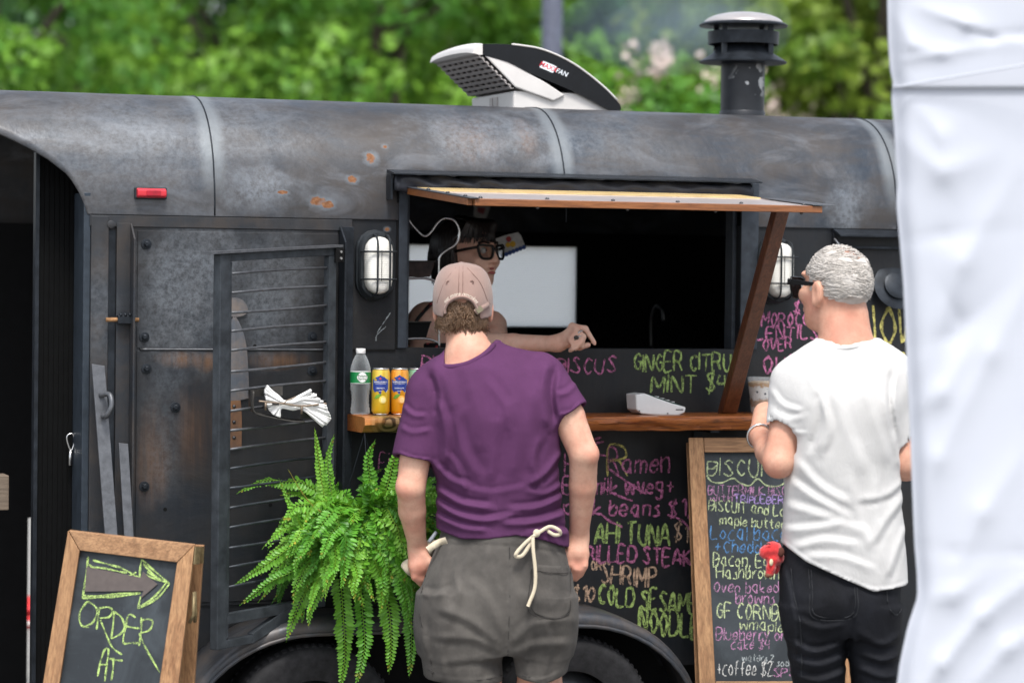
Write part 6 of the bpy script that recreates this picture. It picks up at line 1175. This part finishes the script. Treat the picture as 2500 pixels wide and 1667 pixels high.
obj('spring', tube([NP(664+t*1.4, 986+3*math.sin(t*3), .098) for t in np.linspace(0, 12, 40)], .0012, 4), m_dk, NH, True); obj('hook', tube(ss([NP(690, 987, .1), NP(700, 978, .1), NP(715, 972, .1), NP(722, 968, .1)], 4), .0018, 5), m_rod, NH, True)
NK = thing('napkin_stack', 'fanned stack of white paper napkins in tray on gate', 'napkins', tuple(NP(710, 1000)))
m_nap = plain('white paper napkin', (.80, .80, .78), .85, 0, .02, 60, .15)
end = ss([(757, 951), (778, 972), (792, 990), (802, 1008), (803, 1022), (796, 1032), (786, 1037)], 6); st_ = ss([(650, 941), (644, 954), (647, 975), (652, 996), (664, 1010), (680, 1017)], 6)
for k in range(24):
    t = k/23; L = st_[int(t*(len(st_)-1))]; R2 = end[int(t*(len(end)-1))]; j = wr.normal(size=2)*1.2
    mid = [(684+j[0], 972+22*t), (712, 976+22*t), (735+j[1], 966+32*t)] if k > 2 else [(672, 962+6*k), (700, 985+3*k), (720, 972+3*k)]
    P = ss([L, *mid, R2+j], 5); V = []
    d0, d1 = .010+.004*wr.rand(), .082+.008*wr.rand()
    for i, (a, b) in enumerate(P): V += [NP(a, b, d0), NP(a+2, b+1.5*math.sin(i*.7+k), (d0+d1)/2), NP(a+3, b+2, d1)]
    obj('napkin', (V, [(3*i+q, 3*i+q+1, 3*i+q+4, 3*i+q+3) for i in range(len(P)-1) for q in (0, 1)]), m_nap, NK, True, solid=.0055)
# ================================================================== LOOSE STEEL BARS AGAINST THE DOOR JAMB
b1_ = obj('leaning_bar', hexa([PY(a, b, y) for a, b, y in [(224, 888, -.07), (256, 893, -.07), (317, 1700, -.24), (287, 1700, -.24)]]+[PY(a, b, y)+np.array([0, .008, 0]) for a, b, y in [(224, 888, -.07), (256, 893, -.07), (317, 1700, -.24), (287, 1700, -.24)]]), m_bar, None, label='long grey steel bar with handle leaning on door jamb', cat='steel bar', bevel=.001)
p = PY(246, 965, -.09); q = PY(252, 1014, -.10); obj('handle', tube(ss([p, p+np.array([.02, -.035, .004]), p*.5+q*.5+np.array([.02, -.045, 0]), q+np.array([.004, -.03, 0]), q], 5), .008, 8), m_bar, b1_, True)
obj('leaning_bar', hexa([PY(a, b, y) for a, b, y in [(290, 1081, -.085), (313, 1083, -.085), (350, 1700, -.22), (327, 1700, -.22)]]+[PY(a, b, y)+np.array([0, .008, 0]) for a, b, y in [(290, 1081, -.085), (313, 1083, -.085), (350, 1700, -.22), (327, 1700, -.22)]]), m_bar, None, label='shorter plain steel bar leaning behind the pavement sign', cat='steel bar', bevel=.001)
# ================================================================== INSIDE THE WINDOW
WY = .12
rk = thing('wire_rack', 'curly wire display rack inside left of serving window', 'wire rack', tuple(PY(1065, 850, WY)))
def WP(L): return [PY(a, b, WY) for a, b in L]
obj('curled_wire', tube(ss(WP([(990, 520), (1003, 545), (1028, 572), (1040, 576), (1052, 566), (1070, 542), (1086, 533), (1108, 538), (1120, 558), (1120, 580), (1110, 598), (1088, 612), (1074, 626), (1071, 650), (1071, 760), (1072, 852)]), 6), .0045, 8), m_wire, rk, True)
for b in (681, 828): obj('shelf_wire', tube(ss(WP([(985, b), (1030, b-2), (1055, b+2), (1071, b+10)]), 5), .004, 8), m_wire, rk, True)
for k, (a0, b0_, a1, b1) in enumerate([(984, 638, 1062, 676), (984, 786, 1052, 826)]):
    tb = thing('wire_basket', ['dark wrapped snack tray on upper tier of wire rack', 'plain black box on lower tier of wire rack'][k], 'tray', tuple(PY((a0+a1)/2, b1, WY+.02)))
    obj('tray_body', hexa([PY(a, b, WY+.008) for a, b in [(a0, b1), (a1-12, b1), (a1, b0_), (a0, b0_)]]+[PY(a, b, WY+.12) for a, b in [(a0, b1), (a1-12, b1), (a1, b0_), (a0, b0_)]]), plain('dark glossy wrap', (.035, .022, .018), .2, 0, .6, 40) if not k else m_inside, tb, bevel=.002); obj('tray_lip', tube([PY(a, b, WY+.004) for a, b in [(a0, b0_), (a1+1, b0_)]], .003, 6), m_dk, tb, True)
fl1 = obj('flyer', hexa([PY(a, b, 1.6) for a, b in [(1158, 500), (1197, 505), (1184, 541), (1156, 528)]]+[PY(a, b, 1.603) for a, b in [(1158, 500), (1197, 505), (1184, 541), (1156, 528)]]), plain('pale paper', (.55, .52, .48), .8), None, label='small pale flyer with red print hanging under flap', cat='flyer')
obj('red_print', hexa([PY(a, b, 1.597) for a, b in [(1166, 505), (1186, 509), (1180, 524), (1165, 517)]]+[PY(a, b, 1.599) for a, b in [(1166, 505), (1186, 509), (1180, 524), (1165, 517)]]), plain('faded red print', (.40, .10, .10), .8), fl1)
cd = obj('painted_card', prism([PY(a, b, .62) for a, b in [(1205, 585), (1232, 575), (1265, 567), (1272, 575), (1282, 600), (1250, 618), (1225, 630), (1212, 616)]], (0, .003, 0)), plain('white card', (.60, .60, .58), .8), None, label='small white card with red yellow and blue paint', cat='card')
for (a, b, r_, cc2, nm) in [(1242, 584, .010, (.45, .03, .03), 'red'), (1252, 596, .011, (.70, .42, .02), 'yellow'), (1240, 598, .009, (.70, .42, .02), 'yellow')]: obj('paint_dab', lathe([(r_, 0), (r_*.8, .002)], PY(a, b, .6195), (0, -1, 0), 10), plain(nm+' paint', cc2, .6) if nm+' paint' not in bpy.data.materials else bpy.data.materials[nm+' paint'], cd)
for k in range(7): obj('paint_dab', lathe([(.008, 0), (.006, .002)], PY(1228+8.5*k, 624-3.4*k, .6195), (0, -1, 0), 10), plain('blue paint', (.03, .08, .30), .6) if not k else bpy.data.materials['blue paint'], cd)
p = PY(1590, 850, .9); obj('tap', tube(ss([p, p+np.array([0, 0, .10]), p+np.array([.01, -.02, .15]), p+np.array([.015, -.07, .14]), p+np.array([.015, -.08, .10])], 6), .008, 8), plain('dull steel', (.05, .05, .05), .3, .9), None, True, label='curved steel tap in dark interior', cat='tap', base=p)
# ================================================================== SEEN THROUGH THE LOW GAP AT THE LEFT
p = PD(80, 1560, 13.6); cb_ = thing('cool_box', 'red and white cool box behind the trailer, seen through narrow gap', 'cool box', (p[0], p[1], 0))
z1_ = PD(80, 1465, 13.6)[2]; m_rd = plain('red plastic', (.62, .02, .025), .4); zb_ = .0
obj('box_body', box(p[0]-.35, p[0]+.35, p[1]-.2, p[1]+.2, 0.0, z1_*.62), m_rd, cb_, bevel=.02); obj('white_band', box(p[0]-.352, p[0]+.352, p[1]-.202, p[1]+.202, z1_*.18, z1_*.34), m_pw, cb_); obj('lid', box(p[0]-.36, p[0]+.36, p[1]-.21, p[1]+.21, z1_*.64, z1_), m_rd, cb_, bevel=.02)
p = PY(8, 1200, .05); obj('timber_end', box(p[0]-.5, PY(22, 1200, .05)[0], .05, .14, PY(10, 1245, .05)[2], PY(10, 1160, .05)[2]), wood('grey timber', (.10, .072, .05), (.19, .145, .105), 1.2, 'X', .7), None, label='sawn timber end at far left edge of the trailer', cat='timber', bevel=.003)
# ================================================================== FERN
fr_ = np.random.RandomState(5); FC = PD(892, 1285, 8.72)
FT = thing('fern', 'large bright green hanging fern below the counter beside the gate', 'fern', tuple(FC-np.array([0, 0, .12])))
obj('pot', lathe([(.06, -.13), (.085, -.10), (.10, -.02), (.105, -.015), (.095, -.012), (.09, -.03)], FC, (0, 0, 1), 24), plain('dark plastic pot', (.02, .018, .016), .6), FT, True)
for k in range(3):
    a = 2.1*k+.4; obj('hanger_wire', tube([FC+np.array([.1*math.cos(a), .1*math.sin(a), -.02]), FC+np.array([0, 0.02, cz-ct-FC[2]])], .0015, 5), m_iron, FT)
mfn = M('fern leaf', .42); at = mfn.n('ShaderNodeAttribute', {'attribute_name': 'tint'}).outputs['Color']; mfn.col(at); mfn.set(Specular_IOR_Level=.4)
tr_ = mfn.n('ShaderNodeBsdfTranslucent', None, Color=mfn.mix(.5, at, (.22, .42, .03))); mx_ = mfn.n('ShaderNodeMixShader', None, Fac=.28, i1=mfn.b.outputs[0], i2=tr_.outputs[0]); mfn.t.links.new(mx_.outputs[0], mfn.t.nodes['Material Output'].inputs[0])
def frond(P, ln, col, dens=1., side=None, sway=.2):
    P = ss(P, 10); seg = np.linalg.norm(np.diff(P, axis=0), axis=1); s = np.concatenate([[0], np.cumsum(seg)]); L = s[-1]; n = max(8, int(L/.0105*dens)); u = np.linspace(.04, 1, n)
    C = np.stack([np.interp(u*L, s, P[:, i]) for i in range(3)], 1); T_ = np.gradient(C, axis=0); T_ /= np.linalg.norm(T_, axis=1)[:, None]+1e-9
    view = CAM-C.mean(0); view /= np.linalg.norm(view); nrm0 = side if side is not None else (view*.6+np.array([0, 0, .7])+fr_.normal(size=3)*.35)
    V = []; F = []; K = []; ph0 = fr_.rand()*6
    for i in range(n):
        sd = np.cross(T_[i], nrm0); sd /= np.linalg.norm(sd)+1e-9; nr = np.cross(sd, T_[i]); l = ln*(math.sin(math.pi*min(1, .10+.9*u[i]))**.55)*(1-.55*u[i])*1.25*(1+fr_.normal()*.08); w = .0064*(.65+.6*l/ln)
        for g in (-1, 1):
            d = sd*g+T_[i]*.28+nr*(-.10+.45*math.sin(u[i]*7+ph0)+fr_.normal()*sway); d /= np.linalg.norm(d); e = T_[i]; b = C[i]+T_[i]*.003*g; up_ = np.cross(d, e)*g; k0 = len(V); dr = np.array([0, 0, -.0025-.1*l*l*8])
            V += [b, b+d*l*.42-e*w+up_*.0012+dr*.3, b+d*l*.45+up_*-.0016+dr*.3, b+d*l*.42+e*w+up_*.0012+dr*.3, b+d*l*.80-e*w*.62+dr*.7, b+d*l*.80+e*w*.62+dr*.7, b+d*l+dr]
            F += [(k0, k0+1, k0+2), (k0, k0+2, k0+3), (k0+1, k0+4, k0+2), (k0+2, k0+5, k0+3), (k0+2, k0+4, k0+6), (k0+2, k0+6, k0+5)]
            c = np.array(col)*(1+fr_.normal()*.10); c = c if u[i] < .9 or fr_.rand() > .25 else c*np.array([1.9, .75, .8]); K += [np.clip(c, .01, 1)]*7
    tv, tf = tube(C, np.linspace(.0016, .0006, n), 4); k0 = len(V); V += list(tv); F += [tuple(i+k0 for i in f) for f in tf]; K += [np.array(col)*np.array([1.3, .95, .8])]*len(tv)
    return obj('frond', (np.array(V), F), mfn.m, FT, False, vc=np.array(K))
GRN = [(.065, .22, .024), (.11, .33, .03), (.15, .38, .035), (.21, .46, .05)]
for k in range(240):
    f = k/240; ph = fr_.uniform(-math.pi*1.02, .02) if fr_.rand() < .8 else fr_.uniform(0, math.pi)   # mostly camera side
    d = RH*math.cos(ph)+FH*math.sin(ph); el = fr_.uniform(-.2, .95); L = fr_.uniform(.15, .30) if k % 3 else fr_.uniform(.30, .40); p = FC+d*.04+np.array([0, 0, fr_.uniform(-.05, .05)]); pts = [p.copy()]; v_ = d*math.cos(el)+UP*math.sin(el); g = fr_.uniform(2.6, 6.5)
    for s_ in range(8):
        v_ = v_+np.array([0, 0, -1.])*g*L/8*1.2; v_ /= np.linalg.norm(v_); p = p+v_*L/8
        if p[1] > -.03: p[1] = -.03
        dd_ = float(np.dot(p-CAM, FH)); pxx = 1250+FPX*float(np.dot(p-CAM, RH))/dd_; lim = 8.30 if pxx < 880 else 8.53
        if dd_ < lim: p = p+FH*(lim-dd_)
        pts.append(p.copy()+fr_.normal(size=3)*.006)
    frond(pts, fr_.uniform(.026, .040), GRN[int(fr_.choice(4, p=[.22, .34, .28, .16]))])
PX3 = lambda L, D=8.60: [PD(a, b, D-.03*i/len(L)) for i, (a, b) in enumerate(L)]
for L, ln, c in [([(812, 1270), (790, 1200), (778, 1120), (768, 1046)], .020, 3), ([(818, 1250), (806, 1180), (800, 1120), (815, 1062)], .020, 2), ([(760, 1330), (728, 1270), (700, 1215), (682, 1170)], .014, 2), ([(800, 1300), (720, 1330), (660, 1370), (572, 1428)], .026, 2), ([(790, 1330), (720, 1390), (660, 1420), (588, 1474)], .028, 1), ([(800, 1380), (750, 1440), (720, 1500), (700, 1562)], .030, 2), ([(900, 1250), (905, 1180), (898, 1120), (915, 1075)], .026, 1), ([(930, 1240), (950, 1170), (965, 1110), (990, 1080)], .026, 2), ([(980, 1250), (1010, 1200), (1040, 1170), (1060, 1165)], .03, 1), ([(880, 1400), (885, 1490), (890, 1580), (870, 1668)], .036, 1), ([(930, 1400), (950, 1490), (955, 1570), (950, 1640)], .036, 2), ([(830, 1400), (838, 1500), (842, 1600), (830, 1680)], .036, 2), ([(970, 1380), (1000, 1470), (1005, 1560), (1000, 1650)], .034, 1), ([(900, 1300), (925, 1340), (938, 1420), (930, 1480)], .042, 3), ([(850, 1290), (820, 1340), (800, 1400), (790, 1450)], .036, 3), ([(880, 1290), (860, 1320), (850, 1380), (845, 1430)], .04, 3)]:
    frond(PX3(L), ln, GRN[c], side=(CAM-FC)/np.linalg.norm(CAM-FC)+fr_.normal(size=3)*.15)
frond(PX3([(800, 1260), (760, 1230), (730, 1190), (705, 1148)]), .002, (.25, .28, .06), .3)
# ================================================================== WHITE TENT IN THE FOREGROUND
mt = M('white tent polyester', .75, 0, .3); wv = mt.noise(5, 4, .6, mt.pos((2.6, 2.6, .8))); mt.col(mt.mix(mt.noise(3, 3), (.57, .60, .67), (.62, .645, .71))); mt.bump(wv, .05, .02)
ttr = mt.n('ShaderNodeBsdfTranslucent', None, Color=(.80, .82, .86)); tmx = mt.n('ShaderNodeMixShader', None, Fac=.22, i1=mt.b.outputs[0], i2=ttr.outputs[0]); mt.t.links.new(tmx.outputs[0], mt.t.nodes['Material Output'].inputs[0])
DT = 6.8; TT = thing('market_tent', 'white fabric side of a market tent close by at right edge', 'tent', tuple(PD(2600, 1667, DT)*np.array([1, 1, 0])))
edge = np.array([(-80, 2166), (0, 2166), (100, 2168), (170, 2173), (205, 2180), (240, 2176), (300, 2182), (400, 2187), (450, 2191), (500, 2188), (600, 2197), (700, 2205), (850, 2212), (1000, 2219), (1200, 2227), (1330, 2232), (1400, 2238), (1460, 2240), (1530, 2216), (1620, 2196), (1700, 2186), (1900, 2190), (2200, 2200), (2560, 2210)], float)
def tent(r0, r1, off, nr, topslope, fol):
    V = []; F = []; nc = 70
    for j in range(nr+1):
        for i in range(nc+1):
            s = i/nc; x0 = 2166; py = r0+(r1-r0)*j/nr; ex_ = np.interp(py, edge[:, 0], edge[:, 1]); px = ex_+(3000-ex_)*s**1.25; pyy = py+topslope*(px-2180)*(1-j/nr); d = 0.
            for (poly, w, a) in fol:
                P = np.array(poly, float)
                for q in range(len(P)-1):
                    A, Bb = P[q], P[q+1]; e = Bb-A; t = min(1, max(0, ((px-A[0])*e[0]+(pyy-A[1])*e[1])/(e@e))); dd = math.hypot(px-A[0]-t*e[0], pyy-A[1]-t*e[1]); d += .30*a*math.exp(-(dd/(w*.75))**1.25)*(.35+.65*math.sin(math.pi*(q+t)/(len(P)-1)))
            d += .004*math.sin(px*.011+pyy*.004)+.05*math.exp(-((px-ex_)/26)**2)*-.6
            V.append(PD(px, pyy, DT-off-d+.25*s*s))
    F = [(j*(nc+1)+i, j*(nc+1)+i+1, (j+1)*(nc+1)+i+1, (j+1)*(nc+1)+i) for j in range(nr) for i in range(nc)]; return V, F
FL = [([(2190, 330), (2300, 420), (2420, 380)], 40, .03), ([(2195, 590), (2300, 575), (2500, 560)], 22, -.014), ([(2480, 420), (2350, 640), (2250, 900)], 46, .035), ([(2560, 600), (2420, 860), (2290, 1120), (2230, 1300)], 40, .03), ([(2230, 850), (2330, 820), (2460, 700)], 36, -.02), ([(2240, 1000), (2300, 960), (2380, 820)], 34, .03), ([(2225, 1330), (2330, 1350), (2480, 1350), (2600, 1370)], 16, -.012), ([(2500, 1100), (2400, 1250), (2330, 1400)], 40, .03), ([(2560, 1380), (2400, 1500), (2300, 1620), (2240, 1700)], 26, .045), ([(2600, 1500), (2460, 1580), (2360, 1690)], 26, .04), ([(2250, 1460), (2330, 1450), (2400, 1400)], 26, .03), ([(2230, 250), (2300, 330), (2330, 480)], 30, .025), ([(2300, 700), (2340, 780), (2330, 900)], 30, -.025)]
FU = [([(2250, 20), (2360, 60), (2500, 110)], 26, .035), ([(2320, 60), (2420, 90), (2560, 80)], 18, -.03), ([(2190, 40), (2230, 110), (2330, 140)], 30, .025), ([(2200, 150), (2300, 130), (2450, 110)], 16, .02)]
sc_ = obj('side_curtain', tent(200, 2520, 0., 130, -.17, FL), mt.m, TT, True, solid=.003)
obj('valance', tent(-120, 216, .010, 40, -.17, FU), mt.m, TT, True, solid=.003)
obj('seam_tape', tube([PD(x, 214-.17*(x-2180), DT-.022) for x in np.linspace(2181, 2990, 30)], .003, 6), mt.m, TT, True)
p = PD(2900, 1000, DT+.25); obj('tent_leg', box(p[0]-.02, p[0]+.02, p[1]-.02, p[1]+.02, 0, 2.6), m_wire, TT, bevel=.003)
# ================================================================== TREES BEHIND
tr2 = np.random.RandomState(17)
def leafmat(name, tc):
    m = M(name, .5); at = m.n('ShaderNodeAttribute', {'attribute_name': 'tint'}).outputs['Color']; m.col(at); t = m.n('ShaderNodeBsdfTranslucent', None, Color=m.mix(.45, at, tc)); x = m.n('ShaderNodeMixShader', None, Fac=.45, i1=m.b.outputs[0], i2=t.outputs[0]); m.t.links.new(x.outputs[0], m.t.nodes['Material Output'].inputs[0]); return m.m
m_lfa = leafmat('tree leaves', (.25, .40, .04)); m_bark = plain('bark', (.075, .06, .045), .9, 0, .4, 12, .5); m_blo = plain('pale pink blossom', (.52, .42, .37), .8, 0, .1)
def quads(C, N, size, asp=.6):
    n = len(C); a = np.cross(N, tr2.normal(size=(n, 3))); a /= np.linalg.norm(a, axis=1)[:, None]+1e-9; b = np.cross(N, a); b /= np.linalg.norm(b, axis=1)[:, None]+1e-9; s = size[:, None]
    V = np.stack([C-a*s, C+b*s*asp, C+a*s, C-b*s*asp], 1).reshape(-1, 3); F = [(4*i, 4*i+1, 4*i+2, 4*i+3) for i in range(n)]; return V, F
def tree(label, px, D, zc_, rx, rz, cols, nclump=80, per=150, ls=.072, height=None, blossom=0, group='trees behind the trailer', cat='tree', name='tree', crad=(.35, .75)):
    b = PD(px, 600, D); base = np.array([b[0], b[1], 0.]); t = thing(name, label, cat, tuple(base), group); cc = base+np.array([0, 0, zc_])
    P = [base, base+np.array([.05, .03, zc_*.35]), base+np.array([-.06, .05, zc_*.7]), cc+np.array([0, 0, rz*.4])]; gs = [tube(ss(P, 4), np.linspace(.055*zc_*.5+.04, .03, 13), 8)]
    for k in range(7):
        a = 2*math.pi*k/7+tr2.rand(); s = base+np.array([0, 0, zc_*(.4+.08*k)]); e = cc+np.array([math.cos(a)*rx*.7, math.sin(a)*rx*.7, tr2.uniform(-.4, .6)*rz]); gs.append(tube([s, (s+e)/2+np.array([0, 0, .15]), e], [.06, .04, .012], 6))
    obj('trunk', join(*gs), m_bark, t, True)
    C = []; Nn = []; K = []; Sz = []
    for c in range(nclump):
        d = tr2.normal(size=3); d /= np.linalg.norm(d); r = tr2.uniform(.45, 1.)**.6; q = cc+d*np.array([rx, rx, rz])*r; cr_ = tr2.uniform(*crad); tone = tr2.uniform(0, 1)
        p = tr2.normal(size=(per, 3)); p /= np.linalg.norm(p, axis=1)[:, None]; p = p*(tr2.uniform(.25, 1, size=(per, 1))**.5)*cr_*np.array([1, 1, .7]); C.append(q+p); nn = p*.8/cr_+d*.4+np.array([0, 0, .6])+tr2.normal(size=(per, 3))*.6; Nn.append(nn/np.linalg.norm(nn, axis=1)[:, None])
        col = np.array(cols[0])*(1-tone)+np.array(cols[1])*tone; K.append(np.clip(col*(1+tr2.normal(size=(per, 1))*.15), .005, 1)); Sz.append(tr2.uniform(.7, 1.3, per)*ls)
    C, Nn, K, Sz = map(np.concatenate, (C, Nn, K, Sz)); V, F = quads(C, Nn, Sz); obj('crown', (V, F), m_lfa, t, False, vc=np.repeat(K, 4, 0))
    if blossom:
        for k in range(blossom):
            d = tr2.normal(size=3); d[1] = -abs(d[1]); d /= np.linalg.norm(d); q = cc+d*np.array([rx, rx, rz])*tr2.uniform(.9, 1.08); n = 22; p = tr2.normal(size=(n, 3))*np.array([.05, .05, .10]); V, F = quads(q+p, tr2.normal(size=(n, 3)), np.full(n, .042), .9); obj('blossom', (V, F), m_blo, t)
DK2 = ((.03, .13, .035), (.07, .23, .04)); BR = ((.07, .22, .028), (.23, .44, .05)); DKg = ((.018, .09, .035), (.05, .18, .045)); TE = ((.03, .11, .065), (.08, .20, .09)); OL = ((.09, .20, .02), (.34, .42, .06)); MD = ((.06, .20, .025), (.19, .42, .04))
tree('bright green tree at far left above the open trailer end', -10, 25, 3.6, 1.5, 2.0, BR, 60)
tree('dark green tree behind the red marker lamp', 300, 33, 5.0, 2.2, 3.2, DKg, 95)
tree('bright yellow green tree left of the roof vent', 640, 30, 4.8, 1.9, 3.0, BR, 90)
tree('light green tree just behind the roof vent', 930, 28, 4.6, 1.7, 2.8, BR, 85)
tree('mid green tree beside the grey pole', 1180, 36, 5.2, 2.0, 3.2, MD, 85)
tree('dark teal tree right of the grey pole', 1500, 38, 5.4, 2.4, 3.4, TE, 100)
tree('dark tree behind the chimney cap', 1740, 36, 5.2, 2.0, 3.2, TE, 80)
tree('olive green tree right of the chimney', 1930, 28, 4.4, 1.5, 2.8, OL, 85)
tree('yellowish green tree beside the white tent', 2160, 26, 4.3, 1.5, 2.7, OL, 80)
tree('flowering bush with pale pink blossom between vent and chimney', 1600, 25, 2.55, 1.35, 1.05, MD, 50, 110, .06, blossom=44, cat='bush', name='flowering_bush', group=None, crad=(.25, .45))
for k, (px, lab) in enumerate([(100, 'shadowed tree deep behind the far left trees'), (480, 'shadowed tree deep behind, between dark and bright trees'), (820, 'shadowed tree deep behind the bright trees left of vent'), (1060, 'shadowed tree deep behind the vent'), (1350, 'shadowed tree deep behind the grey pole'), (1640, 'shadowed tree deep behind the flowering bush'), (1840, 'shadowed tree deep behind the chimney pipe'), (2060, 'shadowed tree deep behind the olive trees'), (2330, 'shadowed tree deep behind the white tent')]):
    tree(lab, px, 46+(k % 3)*1.5, 5.6, 2.3, 4.2, DK2, 80, 130, .12, crad=(.6, 1.1))  # back row, dark green leaf tints throughout
# grey pole
p = PD(1346, 200, 19.5); pl = thing('steel_pole', 'blurred blue grey steel pole standing among the trees', 'pole', (p[0], p[1], 0))
obj('shaft', lathe([(.085, .02), (.072, 3.0), (.066, 7.5)], (p[0], p[1], 0), (0, 0, 1), 20), plain('blue grey paint', (.09, .10, .14), .5), pl, True); obj('base_plate', box(p[0]-.16, p[0]+.16, p[1]-.16, p[1]+.16, 0, .02), m_bar, pl)
# lettering on the vent lid
def vplace(a, b, o, cx=1353, cy=171, al=.40, k=FPX/9.2): return PY(cx+k*(a*math.cos(al)+b*math.sin(al)), cy+k*(a*math.sin(al)-b*math.cos(al)), vy0-.0148-o)
vl = bpy.data.objects['vent_lid']
m_vred = plain('red logo print', (.62, .03, .05), .4); m_vwh = plain('white logo print', (.72, .76, .82), .4)
obj('logo_backing', ([vplace(a, b, .0006) for a, b in [(-.047, -.011), (.0, -.011), (.004, .013), (-.043, .013)]], [(0, 1, 2, 3)]), m_vwh, vl)
tv, tf = text_mesh('MAXX', .022, .15); obj('logo_letters', ([vplace(a*.95-.021, b+.001, .0014) for a, b in tv[:, :2]], tf), m_vred, vl)
tv, tf = text_mesh('FAN', .022, .15); obj('logo_letters', ([vplace(a*.95+.026, b+.001, .0014) for a, b in tv[:, :2]], tf), m_vwh, vl)
# ================================================================== SMOKE FROM THE CHIMNEY
sq_ = Sdf(*[f([toV(PD(1250, 200, 10.0))-.45, toV(PD(1950, -120, 10.9))+.45], axis=0) for f in (np.min, np.max)], .03)
sr_ = np.random.RandomState(6)
for k, (a, b, r) in enumerate([(1850, 60, .10), (1800, 50, .14), (1720, 30, .17), (1640, 60, .18), (1560, 20, .20), (1490, 70, .16), (1720, 110, .13), (1600, 140, .12)]): sq_.ell(VD(a, b, 10.25+.03*k), (r*1.15, r, r*.8), .10)
sq_.add(wn3(sq_, 16, .035, 8)); V_, F_ = sq_.mesh(); V_ = relax(V_, F_, 3)
sm = bpy.data.materials.new('drifting smoke'); sm.use_nodes = True; nt = sm.node_tree; nt.nodes.clear(); out = nt.nodes.new('ShaderNodeOutputMaterial'); pv = nt.nodes.new('ShaderNodeVolumePrincipled'); pv.inputs['Color'].default_value = (.62, .80, .97, 1); pv.inputs['Density'].default_value = .38; nt.links.new(pv.outputs[0], out.inputs['Volume'])
smk = obj('smoke', (fromV(V_), F_), sm, None, True, label='thin bluish smoke drifting left from the chimney', cat='smoke', kind='stuff')
c_ = fromV(V_).mean(0); sk_ = obj('dense_wisp', (c_+(fromV(V_)-c_)*np.array([.74, .74, .66])+RH*.06, F_), sm, smk, True, kind='stuff')
sk2_ = obj('dense_wisp', (c_+(fromV(V_)-c_)*np.array([.48, .48, .40])+RH*.14, F_), sm, smk, True, kind='stuff')
